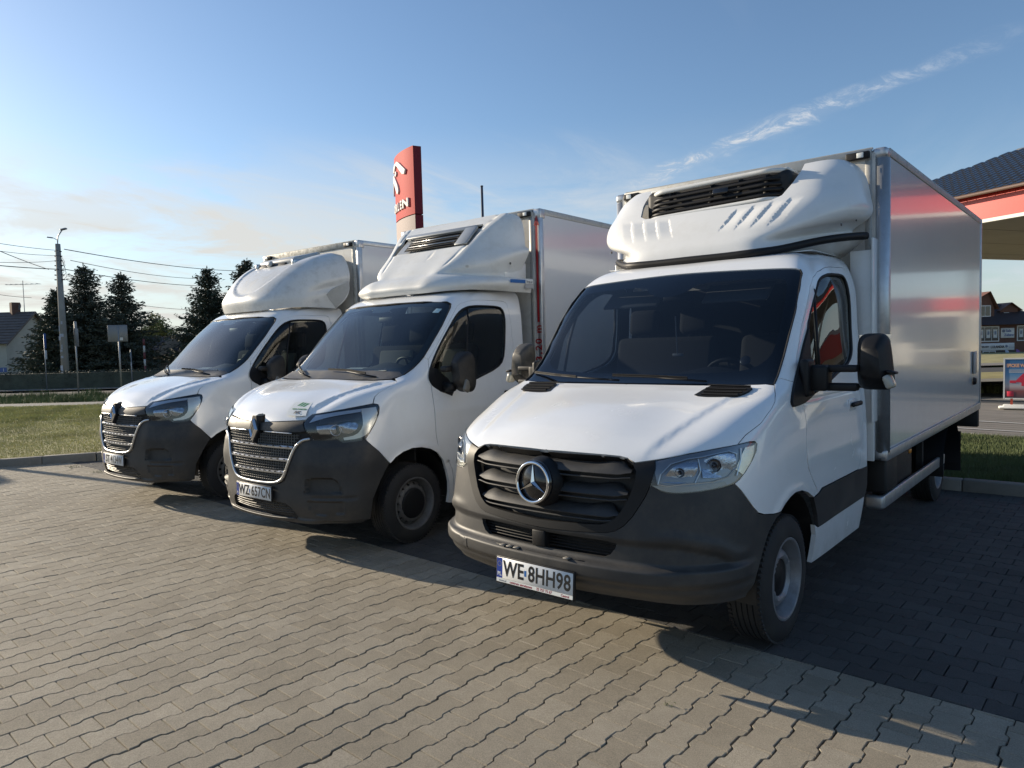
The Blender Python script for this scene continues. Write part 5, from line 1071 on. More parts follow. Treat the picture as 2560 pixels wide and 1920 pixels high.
def mirror_wide(root, s, S):
    """long-armed door mirror: sail is a body panel; here arm, housing, glass, indicator"""
    f = lambda x, y, z: (s*x, y, z)
    b = MB()
    b.rbox(f(1.12, 1.40, 1.511), (.25, .080, .040), .012, 3); b.rbox(f(1.12, 1.40, 1.405), (.25, .080, .044), .012, 3); b.rbox(f(1.045, 1.37, 1.458), (.11, .12, .150), .02, 3); b.rbox(f(.990, 1.32, 1.46), (.05, .14, .22), .022, 3)
    arm = b.build('mirror_arm', BLACK, root)
    prof = [(0, 1), (.35, 1), (.8, .985), (1, .9)]
    b = MB(); n = 20; m = 10; v = []; fc = []
    for j in range(m+1):                                                 # housing: rounded box bulging forwards (-y)
        t = j/m; yy = 1.34+.09*(1-math.cos(t*math.pi/2))*1.0-.0; sc = math.sin(min(1, .35+t*.65)*math.pi/2)
        for i in range(n*2):
            a = 2*math.pi*i/(2*n); cx, cz = math.cos(a), math.sin(a); e = .42
            x = 1.300+.092*sc*abs(cx)**e*(1 if cx > 0 else -1); z = 1.545+.163*sc*abs(cz)**e*(1 if cz > 0 else -1)
            if cz > 0: x += .0
            if cx > 0 and cz < 0: z += 0
            x += .018*(-(z-1.55)/.17)*(1 if cx > 0 else 0)
            v.append(f(x, 1.415+.13*t, z))
    N = 2*n
    fc = [(j*N+i, j*N+(i+1) % N, (j+1)*N+(i+1) % N, (j+1)*N+i) for j in range(m) for i in range(N)]+[tuple(range(N))]
    h = MB().add(v, fc, True).build('mirror_housing', BLACK if s > 0 else mat('sunlit_mirror_plastic', (.05, .048, .045), .5, dirt=(5, .6, (.25, .22, .17))), arm, auto=50)  # sun-side housing: sunlight painted in as a paler, beige-mottled plastic
    MB().add([f(1.215, 1.543, 1.39), f(1.38, 1.543, 1.39), f(1.38, 1.543, 1.70), f(1.215, 1.543, 1.70)], [(0, 1, 2, 3)]).build('mirror_glass', CHROME, h)
    b = MB(); b.rbox(f(1.392, 1.455, 1.435), (.046, .085, .080), .018, 3, rot=(0, R(-22)*s, 0)); b.build('side_indicator', mat('indicator_clear', (.36, .35, .30), .2, coat=.5, bump=(90, .4, .004)), h)
    b = MB(); b.rbox(f(1.405, 1.465, 1.488), (.05, .07, .014), .005, 2, rot=(0, R(14)*s, 0)); b.build('mirror_fin', BLACK, h)
    return arm

def wiper(root, pts_arm, pts_blade, name='wiper'):
    b = MB(); b.tube(pts_arm, [.011]*2+[.006]*(len(pts_arm)-2) if len(pts_arm) > 2 else .008, 6, flat=.6); w = b.build(name, BLACK, root)
    b = MB(); b.tube(pts_blade, .0065, 5); b.tube([(x, y, z+.010) for x, y, z in pts_blade], .004, 5)
    b.build('wiper_blade', BLACK, w); return w
# ---------------------------------------------------------------- large white van (nearest)
SA = Surf(NET_A)
def van_a():
    root = empty('refrigerated_van', (0, 0, 0), 0, 'nearest white box van with a three-pointed star on its black grille and plate WE 8HH98', 'van', 'refrigerated vans parked side by side')
    S = SA
    lip = [(0,.09,1.126),(.104,.099,1.122),(.243,.108,1.122),(.372,.126,1.119),(.446,.138,1.116),(.489,.141,1.109),(.515,.137,1.098),(.535,.137,1.090)]
    hl_top = [(.619,.174,1.106),(.681,.208,1.118),(.765,.273,1.138),(.836,.346,1.152),(.876,.403,1.159),(.921,.486,1.166)]
    seam = [(.925,.51,1.181),(.932,.56,1.208),(.945,.622,1.23),(.958,.695,1.255),(.962,.766,1.292),(.966,.829,1.322),(.962,.884,1.354),(.945,.938,1.389),(.906,1.028,1.433)]
    cowl = [(.86,1.025,1.437),(.707,1.005,1.436),(.543,.98,1.433),(.304,.965,1.43),(0,.96,1.429)]
    vent = [(.517,.835,1.371),(.545,.945,1.408),(.57,.972,1.42),(.68,.980,1.423),(.785,.975,1.42),(.812,.950,1.411),(.806,.90,1.393),(.775,.845,1.374),(.716,.822,1.366),(.557,.815,1.364)]
    # hood: pressed ribs and two vents
    def hood_relief(P, uv):
        x = np.abs(P[:, 0]); y = P[:, 1]; edge = .56+.22*np.clip((y-.1)/.9, 0, 1)
        return .010*(1/(1+np.exp((x-edge)/.010)))*np.clip((y-.12)/.15, 0, 1)*np.clip((1.0-y)/.1, 0, 1)
    hood = panel(S, sym(lip+hl_top+seam+cowl), 'bonnet', WHITE, root, gap=.0035, disp=hood_relief, step=.024)
    for q in (0, 1):
        v = panel(S, vent, 'bonnet_vent', BLACK, hood, off=.012, thick=.012, gap=.0, rnd_=1, mirror=bool(q), step=.03)
        b = MB()
        for k in range(4):
            y = .845+.032*k; x0, x1 = .56-.004*k, .775+.008*k; P, N = on(S, [((x0+(x1-x0)*t/5), y, 1.37+.035*k) for t in range(6)], .016)
            b.tube([(p[0]*(-1 if q else 1), p[1], p[2]) for p in P], .0055, 5)
        for k in range(3):
            for t in range(16): 
                x = .57+.013*t; P, N = on(S, [(x, .86+.032*k, 1.38+.035*k)], .014); b.box((P[0][0]*(-1 if q else 1), P[0][1], P[0][2]), (.005, .018, .006))
        b.build('vent_slats', BLACK, v)
    # black bumper with its step lip, recess and intake
    hl = [(.624,.174,1.104),(.716,.237,1.13),(.817,.326,1.151),(.902,.451,1.166),(.949,.564,1.172),(.961,.605,1.171),(.969,.618,1.157),(.971,.60,1.122),(.966,.556,1.082),(.957,.497,1.035),(.945,.447,1.0),(.932,.41,.982),(.913,.368,.974),(.873,.302,.965),(.813,.23,.957),(.744,.177,.952),(.70,.156,.954),(.665,.141,.965),(.622,.129,.984),(.635,.144,1.04),(.634,.160,1.078)]
    fb = [(.932,.41,.982),(.953,.447,.942),(.972,.489,.887),(.983,.52,.85),(.993,.565,.813),(1.0,.617,.796),(1.009,.717,.78),(1.014,.808,.777)]
    sur_out = [(.625,.174,1.104),(.636,.157,1.074),(.635,.144,1.04),(.622,.128,.984),(.603,.117,.933),(.571,.1,.874),(.543,.086,.827),(.502,.069,.779),(.462,.058,.753),(.414,.047,.738),(.34,.036,.732),(.235,.025,.724),(.1,.016,.718),(0,.015,.716)]
    sur_in = [(0,.088,1.114),(.14,.09,1.111),(.35,.118,1.110),(.448,.135,1.107),(.487,.14,1.101),(.529,.131,1.080),(.550,.122,1.050),(.550,.112,1.01),(.525,.097,.932),(.497,.082,.868),(.458,.066,.815),(.412,.052,.785),(.378,.046,.776),(.287,.034,.769),(.15,.023,.762),(0,.02,.757)]
    bump_arch = [(1.014,.808,.777),(1.011,.75,.755),(1.005,.664,.691),(.999,.591,.594),(.992,.536,.504),(.980,.515,.43),(.965,.49,.390)]
    bottom = [(.93,.38,.387),(.78,.20,.386),(.56,.12,.386),(.3,.07,.386),(0,.05,.386)]
    intake = [(0,.012,.690),(.236,.022,.694),(.40,.045,.692),(.462,.05,.686),(.456,.047,.663),(.43,.038,.628),(.394,.032,.612),(.25,.015,.612),(0,.006,.612)]
    def sst(x, a, b): t = np.clip((x-a)/(b-a), 0, 1); return t*t*(3-2*t)
    def bump_relief(P, uv):
        x = np.abs(P[:, 0]); z = P[:, 2]; u = np.abs(uv[:, 0])
        lipz = .55+.012*sst(u, .5, .9); ledge = .022*sst(z, lipz-.075, lipz-.035)*(1-sst(z, lipz+.012, lipz+.040))*(1-sst(u, 1.0, 1.14))
        low = -.018*(1-sst(z, .40, .47))
        ez = .70-.05*sst(u, .72, .98)-.05*sst(u, .9, 1.02)                            # recess between lip and ridge
        rec = -.020*sst(z, .572, .604)*(1-sst(z, ez-.020, ez+.018))*(1-sst(u, .94, 1.03))
        ridge = .008*np.exp(-((z-ez-.040)/.028)**2)*sst(u, .55, .75)*(1-sst(u, 1.0, 1.1))
        arch = .012*sst(u, 1.20, 1.30)
        return ledge+low+rec+ridge+arch
    outer = sym([(0,.015,.716)][:0]+list(reversed(sur_out))+[(.665,.141,.965),(.70,.156,.954),(.744,.177,.952),(.813,.23,.957),(.873,.302,.965),(.913,.368,.974)]+fb+bump_arch[1:]+bottom)
    bumper = panel(S, outer, 'bumper', PLASTIC, root, gap=.002, disp=bump_relief, step=.013, holes=[sym(intake)])
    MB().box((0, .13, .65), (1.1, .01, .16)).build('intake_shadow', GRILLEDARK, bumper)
    for k in range(5):
        b = MB(); z = .622+.016*k; P, N = on(S, [(-.46+.92*i/16, .02, z) for i in range(17)], -.055); b.tube([tuple(p) for p in P], .0042, 5, flat=.7); b.build('intake_slat', GRILLEDARK, bumper)
    b = MB(); b.rbox((0, .065, .652), (.085, .10, .088), .006, 2); b.build('intake_divider', BLACK, bumper)
    b = MB()                                                             # towing-eye cover and step pad details
    b.build('step_pad', PLASTIC, bumper) if False else None
    for q in (0, 1):
        panel(S, [(.55,.08,.50),(.62,.09,.50),(.62,.09,.572),(.55,.08,.572)], 'towing_eye_cover', PLASTIC, bumper, off=.0, thick=.004, gap=0, rnd_=1, mirror=not q, disp=lambda P, uv: bump_relief(P, uv)+.0025) if q == 0 else None
    P, N = on(S, [(-.30+.6*i/14, .01, .575) for i in range(15)], .012)
    b = MB(); b.tube([(p[0], p[1]+.012, .578) for p in P], .007, 6, flat=.5); b.build('step_rib', BLACK, bumper)
    for x in (-.24, -.19, -.14, .2):
        b = MB(); b.rbox((x, .0, .583), (.034, .030, .006), .002, 1); b.build('step_pad_stud', mat('worn_plastic', (.22, .21, .19), .5), bumper)
    # grille
    surround = panel(S, sym([(0,.088,1.116)]+[(.14,.095,1.113),(.35,.118,1.113),(.448,.135,1.110),(.50,.142,1.102),(.535,.137,1.086)]+sur_out), 'grille_surround', BLACK, root, off=.003, gap=.001, step=.022, holes=[sym(sur_in)], thick=.05)
    panel(S, sym(sur_in), 'grille_back', GRILLEDARK, surround, off=-.075, gap=-.02, thick=0, step=.08)
    for z, hx in ((1.045, .535), (.935, .515), (.828, .465)):
        n = 44; v = []; f = []
        sec = [(.062, .030), (.030, .022), (.004, .002), (-.008, -.014), (-.006, -.018), (.030, -.004)]        # blade
        sec2 = [(-.002, -.033), (-.010, -.036), (-.008, -.043), (.012, -.041)]                                   # slim bar under it
        P, N = on(S, [(hx*(-1+2*i/n), .06, z) for i in range(n+1)], 0)
        for i in range(n+1):
            t = abs(-1+2*i/n); k = 1-.75*sst(np.array([t]), .86, 1.0)[0]; lift = .016*math.exp(-((t-.80)/.13)**2)
            for a, c in sec: v.append((P[i][0], P[i][1]+.012+a*k, z+(c*k if c < .01 else c*k+lift)))
        m = len(sec); f = [(i*m+j, (i+1)*m+j, (i+1)*m+(j+1) % m, i*m+(j+1) % m) for i in range(n) for j in range(m)]
        lo = MB().add(v, f, True).build('grille_louvre', PLASTIC, root, auto=45)
        v = [(P[i][0], P[i][1]+.012+a, z+c+.010*sst(np.array([abs(-1+2*i/n)]), .8, 1)[0]) for i in range(n+1) for a, c in sec2]; m = len(sec2)
        MB().add(v, [(i*m+j, (i+1)*m+j, (i+1)*m+(j+1) % m, i*m+(j+1) % m) for i in range(n) for j in range(m)], True).build('louvre_bar', PLASTIC, lo)
    # emblem: ring and three-pointed star
    M = face_M((0, -.022, .962), (1, 0, 0), (0, .07, 1))
    b = MB(); b.lathe([(.0001, -.055), (.112, -.055), (.118, -.02), (.108, -.004), (.0001, -.006)], 48, M); e = b.build('emblem_plate', GLOSSBLACK, root)
    b = MB(); b.lathe([(.105+.0085*math.cos(a), .0065*math.sin(a)) for a in [2*math.pi*k/12 for k in range(12)]], 64, M, close=True); b.build('emblem_ring', CHROME, e)
    v = [(0, 0, .014)]; 
    for k in range(3):
        a = R(90+120*k); v.append((.100*math.cos(a), .100*math.sin(a), .001)); a += R(60); v.append((.0155*math.cos(a), .0155*math.sin(a), .001))
    MB().add(v, [(0, 1+i, 1+(i+1) % 6) for i in range(6)], False, M).build('emblem_star', CHROME, e)
    b = MB(); b.lathe([(.116, -.03), (.128, -.05), (.138, -.09)], 40, M); b.build('emblem_boss', BLACK, e)
    number_plate(root, 'WE 8HH98', True, True, face_M((0, -.034, .462), (1, 0, 0), (0, .07, 1)))
    # headlamps
    for q in (0, 1):
        s = -1 if q else 1; F = lambda p: (s*p[0], p[1], p[2])
        gask = panel(S, hl, 'headlight', GLOSSBLACK, root, off=-.004, gap=-.004, thick=.012, holes=[], rnd_=1, mirror=bool(q))
        # housing sunk behind the lens
        hs = panel(S, hl, 'lamp_housing', LAMPIN, gask, off=.0005, gap=.006, thick=0, rnd_=1, mirror=bool(q), disp=lambda P, uv: -.002*np.ones(len(P)))
        def bowl(name, x, y, z, r, d, m_=REFL, ax=(.35, -.93, .05)):
            ax = Vector((s*ax[0], ax[1], ax[2])).normalized(); M2 = ax.to_track_quat('Z', 'Y').to_matrix().to_4x4(); M2.translation = Vector(F((x, y, z)))
            b = MB(); b.lathe([(r, .004), (r*1.05, .010), (r*1.10, .004)], 28, M2); o = b.build(name, LAMPIN, gask)
            b = MB(); b.lathe([(r, .006), (r*.93, .001), (r*.6, -.0005), (r*.34, .004), (r*.30, .012), (.0001, .020)], 28, M2); b.build('reflector', m_, o); return o
        P, N = on(S, [(.735, .22, 1.045), (.86, .33, 1.068)], .004)
        panel(S, [(.665,.17,1.0),(.70,.20,1.065),(.76,.25,1.095),(.80,.28,1.098),(.80,.26,1.03),(.765,.21,.995)], 'reflector', REFL, gask, off=.004, gap=0, thick=.003, rnd_=2, mirror=bool(q), disp=lambda P, uv: .010*np.sin(P[:, 2]*60))
        panel(S, [(.815,.28,1.02),(.812,.30,1.10),(.87,.37,1.128),(.915,.44,1.125),(.925,.44,1.06),(.89,.36,1.015)], 'reflector', REFL, gask, off=.004, gap=0, thick=.003, rnd_=2, mirror=bool(q), disp=lambda P, uv: .010*np.sin(P[:, 2]*45+P[:, 0]*30))
        for path in ([(.655,.155,.992),(.665,.165,1.04),(.70,.20,1.085),(.76,.25,1.108),(.815,.30,1.118),(.90,.42,1.140),(.925,.455,1.125),(.928,.44,1.06),(.905,.385,1.018),(.86,.31,1.0),(.78,.22,.996),(.70,.17,.986),(.655,.155,.992)], [(.795,.25,.998),(.808,.28,1.05),(.800,.285,1.108)], [(.932,.43,1.02),(.940,.47,1.09),(.935,.49,1.15)]):
            Pc, Nc = on(S, path, .004); b = MB(); b.tube([F(p) for p in Pc], .0042, 5); b.build('lamp_trim', SATIN, gask)
        bowl('bulb_ring', float(P[1][0]), float(P[1][1]), float(P[1][2])+.01, .032, .03, LAMPDARK, (.45, -.88, .0))
        bowl('bulb_ring', float(P[0][0]), float(P[0][1]), float(P[0][2]), .022, .03, LAMPDARK, (.35, -.9, .0))
        panel(S, [(.93,.43,1.05),(.945,.52,1.15),(.962,.59,1.155),(.962,.56,1.09),(.948,.47,1.02)], 'side_reflector', mat('amber_clear_reflector', (.75, .72, .62), .12, metal=.6, bump=(120, .4, .004)), gask, off=.004, gap=0, thick=.003, rnd_=1, mirror=bool(q))
        panel(S, [(.632,.133,.988),(.70,.165,.985),(.80,.225,.988),(.90,.36,1.0),(.912,.37,.982),(.873,.302,.970),(.813,.23,.962),(.744,.177,.957),(.70,.156,.959),(.665,.141,.970)], 'indicator_strip', mat('ribbed_indicator', (.30, .29, .27), .2, metal=.5, bump=(260, .6, .004)), gask, off=.004, gap=0, thick=.003, rnd_=1, mirror=bool(q))
        panel(S, hl, 'headlight_lens', LENS, gask, off=.010, gap=.004, thick=.006, rnd_=1, mirror=bool(q))
    # front wings
    arch = [(1.014,.808,.777),(1.015,.858,.804),(1.017,.937,.829),(1.017,1.022,.842),(1.016,1.125,.833),(1.016,1.216,.808),(1.016,1.294,.773),(1.016,1.326,.759)]
    door_f = [(1.017,1.423,.763),(1.017,1.39,.807),(1.016,1.312,.879),(1.015,1.252,.946),(1.014,1.237,1.001),(1.012,1.237,1.095),(1.006,1.252,1.197),(.988,1.255,1.32),(.968,1.235,1.42)]
    hl_r = [(.932,.41,.982),(.945,.447,1.0),(.957,.497,1.035),(.966,.556,1.082),(.971,.60,1.122),(.969,.618,1.157),(.961,.605,1.171),(.949,.564,1.174),(.921,.486,1.168)]
    wing = hl_r[::-1][:0]+[(.921,.486,1.168)]+seam+[(.901,1.041,1.439),(.898,1.08,1.466),(.916,1.106,1.467),(.959,1.179,1.445)]+door_f[::-1]+arch[::-1]+fb[::-1][1:]+hl_r[1:-1]
    for q in (0, 1): panel(S, wing, 'front_wing', WHITE, root, gap=.0030, mirror=bool(q), step=.03, disp=lambda P, uv: .008*np.exp(-((np.hypot(P[:, 1]-1.03, P[:, 2]-.38)-.475)/.03)**2))
    # windscreen, pillars, roof
    ws_r = [(.901,1.041,1.439),(.895,1.115,1.484),(.888,1.229,1.589),(.884,1.329,1.709),(.881,1.444,1.849),(.863,1.578,2.003),(.842,1.685,2.100),(.827,1.705,2.125),(.80,1.699,2.134),(.674,1.684,2.143),(.439,1.671,2.152),(.2,1.662,2.160),(0,1.66,2.163)]
    ws = sym([(0,.985,1.445),(.5,1.0,1.447),(.85,1.03,1.440)]+ws_r)
    wsg = panel(S, ws, 'windscreen', GLASS_A, root, off=-.004, gap=.002, thick=0, step=.08)
    # printed black border on the glass
    ins = sym([(0,1.06,1.53),(.45,1.065,1.535),(.70,1.10,1.54),(.795,1.17,1.58),(.828,1.24,1.64),(.822,1.36,1.79),(.806,1.50,1.95),(.785,1.585,2.045),(.74,1.62,2.075),(.45,1.60,2.085),(.20,1.58,2.075),(.15,1.52,2.02),(.06,1.49,1.985),(0,1.485,1.98)])
    panel(S, ws, 'glass_border', mat('glass_frit', (.006, .006, .007), .25, coat=.5), wsg, off=-.008, gap=.002, thick=0, step=.06, holes=[ins], rnd_=1)
    b = MB()
    for sgn in (1, -1): 
        P, N = on(S, [(sgn*x, y, z) for x, y, z in ws_r[:8]], -.002); b.tube([tuple(p) for p in P], .006, 5)
    b.build('windscreen_seal', BLACK, wsg)
    door_up = [(.925,1.383,1.675),(.917,1.436,1.756),(.914,1.519,1.843),(.907,1.591,1.923),(.894,1.677,2.01),(.880,1.777,2.075),(.872,1.886,2.118),(.875,1.995,2.145),(.880,2.114,2.158),(.883,2.304,2.166),(.885,2.36,2.163)]
    door_r = [(.897,2.405,2.13),(.925,2.41,2.03),(.947,2.42,1.9),(.953,2.42,1.8),(.96,2.42,1.70),(.985,2.41,1.4),(1.013,2.39,1.095),(1.016,2.345,.909),(1.017,2.30,.782)]
    df2 = [(.959,1.179,1.445),(.950,1.27,1.52),(.938,1.32,1.60)]
    uvA = lambda pts: [tuple(a) for a in S.near(pts)]
    vm = S.v[-1]; um = S.u[-1]
    half = uvA([(0,1.66,2.163)]+ws_r[::-1][1:])+uvA([(.898,1.08,1.466),(.916,1.106,1.467)])+uvA(df2+door_up+door_r)+[(uvA([(1.017,2.30,.775)])[0][0], uvA([(1.017,2.30,.775)])[0][1]), (um, uvA([(1.017,2.49,.76)])[0][1]), (um, vm), (0, vm)]
    hr = [p for p in half]; hl_ = [(-u, v) for u, v in reversed(half)]
    roof = panel(S, hr+[p for p in hl_ if True][1:-1], 'cab_roof', WHITE, root, gap=.0028, uv=True, step=.035)
    MB().box((0, 2.3, 2.277), (1.60, .55, .004)).build('roof_skin', WHITE, roof)
    # doors
    win = [(.896,1.807,2.036),(.889,1.894,2.078),(.893,1.977,2.098),(.902,2.086,2.108),(.909,2.233,2.112),(.917,2.300,2.10),(.928,2.32,2.05),(.945,2.33,1.94),(.952,2.33,1.787),(.966,2.32,1.62),(.974,2.27,1.552),(.977,2.17,1.505),(.981,1.937,1.462),(.984,1.756,1.419),(.985,1.542,1.376),(.985,1.425,1.356),(.96,1.455,1.533),(.944,1.473,1.646),(.931,1.5,1.744),(.92,1.618,1.878)]
    sail = [(.931,1.5,1.744),(.935,1.404,1.648),(.94,1.342,1.58),(.947,1.259,1.503),(.959,1.179,1.44),(.982,1.07,1.361),(.986,1.05,1.332),(.99,1.072,1.31),(.99,1.16,1.313),(.988,1.27,1.321),(.985,1.425,1.356),(.96,1.455,1.533),(.944,1.473,1.646)]
    clad = [(1.016,1.326,.758),(1.017,1.423,.763),(1.017,1.49,.784),(1.017,1.688,.784),(1.017,2.28,.782),(1.017,2.496,.775),(1.016,2.496,.642),(1.014,2.443,.565),(1.015,1.75,.562),(1.014,1.505,.558),(1.014,1.422,.559),(1.015,1.394,.644),(1.016,1.36,.704)]
    sill = [(1.014,1.365,.590),(1.014,1.422,.562),(1.014,1.505,.560),(1.015,1.75,.564),(1.014,2.44,.567),(1.001,2.35,.356),(1.0,1.9,.356),(1.0,1.447,.356),(1.0,1.34,.356),(1.003,1.365,.44),(1.01,1.385,.52)]
    door = (door_f[:1][:0]+[(1.017,1.49,.786)]+door_f[0:]+df2[0:]+door_up+door_r)
    for q in (0, 1):
        s = -1 if q else 1; mq = bool(q); F = lambda x, y, z: (s*x, y, z)
        def door_relief(P, uv):
            return -.006*np.exp(-((P[:, 2]-1.33)/.012)**2)+.004*np.exp(-((P[:, 2]-.98)/.05)**2)
        d = panel(S, door, 'door', WHITE, root, gap=.0030, holes=[win], mirror=mq, step=.035, disp=door_relief)
        panel(S, win, 'door_window', GLASS_S, d, off=-.010, gap=0, thick=0, rnd_=1, mirror=mq, step=.08)
        g = lambda pts, k: [tuple(p) for p in on(S, pts, k)[0]]
        b = MB(); ring = chaikin(np.array(S.near(win)), 1); Pw, Nw, _, _ = S.ev(ring[:, 0], ring[:, 1], True); Pw = Pw-Nw*.004
        b.tube([F(*p) for p in Pw]+[F(*Pw[0])], .011, 6, caps=False); b.build('window_seal', BLACK, d)
        bar = g([(.906,1.73,2.0),(.952,1.64,1.7),(.985,1.60,1.392)], -.006); b = MB(); b.tube([F(*p) for p in bar], .011, 6); b.build('window_divider', BLACK, d)
        b = MB(); b.rbox(F(1.030, 2.20, 1.240), (.026, .20, .032), .012, 3); h = b.build('door_handle', BLACK, d); b = MB(); b.rbox(F(1.006, 2.17, 1.238), (.012, .16, .075), .006, 2); b.build('handle_recess', mat('recess_white', (.7, .71, .72), .3, coat=.5), d)
        panel(S, sail, 'mirror_base', BLACK, root, off=.016, gap=-.002, thick=.018, mirror=mq, rnd_=1)
        panel(S, clad, 'side_cladding', PLASTIC, root, off=.004, gap=.003, mirror=mq)
        panel(S, sill, 'sill_panel', WHITE, root, off=.0, gap=.003, mirror=mq)
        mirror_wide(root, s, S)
        # dark lining of pillars and door inside
        panel(S, door, 'door_lining', CABGREY, d, off=-.05, gap=.005, holes=[win], mirror=mq, step=.12, thick=0)
    panel(S, hr+[p for p in hl_ if True][1:-1], 'roof_lining', CABGREY, roof, off=-.045, gap=.004, uv=True, step=.12, thick=0)
    arch_liner(root, 1.0, 1.0, .455, .385)
    interior(root, S, 1.02, 1.44, 1.43, 2.47, 'A')
    # sun visors, headliner console, phone on its holder
    for sx in (1, -1):
        b = MB(); b.rbox((sx*.40, 1.74, 2.01), (.46, .02, .20), .03, 3, rot=(R(-52), 0, 0)); b.build('sun_visor', mat('visor_grey', (.16, .16, .155), .8), root)
    b = MB(); b.rbox((.10, 1.45, 1.60), (.07, .03, .02), .004, 2); b.tube([(.10, 1.44, 1.60), (.10, 1.42, 1.86)], .004, 5); b.build('phone_charger_cable', mat('cable_grey', (.25, .26, .27), .5), root)
    b = MB(); b.lathe([(.0001, .006), (.026, .005), (.034, .0), (.030, -.01)], 20, Matrix.Translation((.66, 1.22, 1.565)) @ Matrix.Rotation(R(60), 4, 'X')); b.build('suction_holder', mat('holder_plastic', (.05, .055, .065), .3), root)
    # wipers
    wiper(root, [(-.08,.985,1.452),(-.30,.99,1.462),(-.56,1.015,1.475)], [(-.42,.995,1.468),(-.62,1.03,1.478),(-.86,1.10,1.492)])
    wiper(root, [(.52,.99,1.452),(.35,.985,1.462),(.16,.98,1.475)], [(.40,.985,1.466),(.16,.978,1.476),(-.12,.975,1.482)])
    # body behind the cab
    box = cargo_box(root, 1.112, 2.64, 7.09, .84, 3.02, BOXWHITE, BOXGREY, ALU_DIRTY, post_round=1)
    chassis(root, 1.6, 6.9, .62, 5.325, .355, 'A')
    for s in (1, -1): make_wheel(root, s*.985, 1.0, .355, s, 'A')
    for s in (1, -1):                                                    # side guard rail with its rounded front end
        b = MB(); b.rbox((s*1.055, 3.95, .465), (.028, 2.35, .095), .008, 2); b.rbox((s*1.0, 2.77, .462), (.13, .05, .10), .02, 3); g_ = b.build('side_guard', ALU, root)
        [MB().box((s*.95, yy, .60), (.05, .06, .36)).build('guard_bracket', CHASSIS, g_) for yy in (3.05, 4.6)]
        b = MB(); n = 14; v = []
        for i in range(n+1): a = R(-10+200*i/n); v += [(s*.86, 5.325+.47*math.cos(a), .40+.43*math.sin(a)), (s*1.10, 5.325+.47*math.cos(a), .40+.43*math.sin(a))]
        b.add(v, [(2*i, 2*i+1, 2*i+3, 2*i+2) for i in range(n)], True); b.build('mudguard', BLACK, root)
        b = MB(); b.box((s*.98, 5.83, .45), (.24, .012, .42)); b.build('mud_flap', BLACK, root)
        b = MB(); b.rbox((s*.96, 6.98, .70), (.30, .10, .22), .01, 2); b.build('tail_lamp_bracket', CHASSIS, root)
    b = MB(); b.rbox((1.0, 2.95, .66), (.16, .35, .26), .02, 2); b.rbox((.9, 3.6, .62), (.25, .6, .3), .03, 2); b.build('battery_box', CHASSIS, root)
    b = MB(); b.rbox((1.118, 3.35, .775), (.012, .06, .03), .003, 1); b.build('side_marker_lamp', AMBER, root)
    b = MB(); b.rbox((1.122, 6.60, 1.36), (.010, .21, .25), .003, 1); b.build('document_holder', mat('grey_sheet', (.35, .35, .35), .4), root)
    b = MB(); b.lathe([(.0001, .03), (.035, .028), (.045, .0)], 20, Matrix.Translation((1.118, 6.52, 1.155)) @ Matrix.Rotation(R(90), 4, 'Y')); b.build('filler_cap', BLACK, root)
    return root

NET_DA = [
 [(0,1.84,2.262),(.3,1.845,2.262),(.50,1.87,2.268),(.62,1.97,2.285),(.78,2.15,2.33),(.92,2.36,2.365),(1.005,2.56,2.385)],
 [(0,1.86,2.35),(.3,1.865,2.35),(.49,1.90,2.355),(.60,2.0,2.37),(.73,2.18,2.40),(.84,2.39,2.425),(.90,2.58,2.44)],
 [(0,1.90,2.42),(.3,1.905,2.42),(.56,1.94,2.43),(.75,2.03,2.45),(.89,2.2,2.475),(.975,2.4,2.505),(1.01,2.58,2.525)],
 [(0,1.98,2.55),(.3,1.985,2.55),(.58,2.01,2.56),(.79,2.085,2.59),(.93,2.22,2.62),(1.005,2.4,2.645),(1.025,2.58,2.655)],
 [(0,2.10,2.68),(.3,2.105,2.68),(.57,2.13,2.69),(.77,2.195,2.72),(.895,2.31,2.75),(.975,2.44,2.775),(1.0,2.58,2.785)],
 [(0,2.27,2.82),(.3,2.27,2.82),(.57,2.285,2.83),(.75,2.335,2.855),(.865,2.41,2.87),(.93,2.49,2.88),(.95,2.58,2.885)],
 [(0,2.44,2.935),(.3,2.44,2.935),(.56,2.45,2.95),(.72,2.475,2.96),(.82,2.505,2.955),(.865,2.54,2.945),(.88,2.59,2.94)],
]
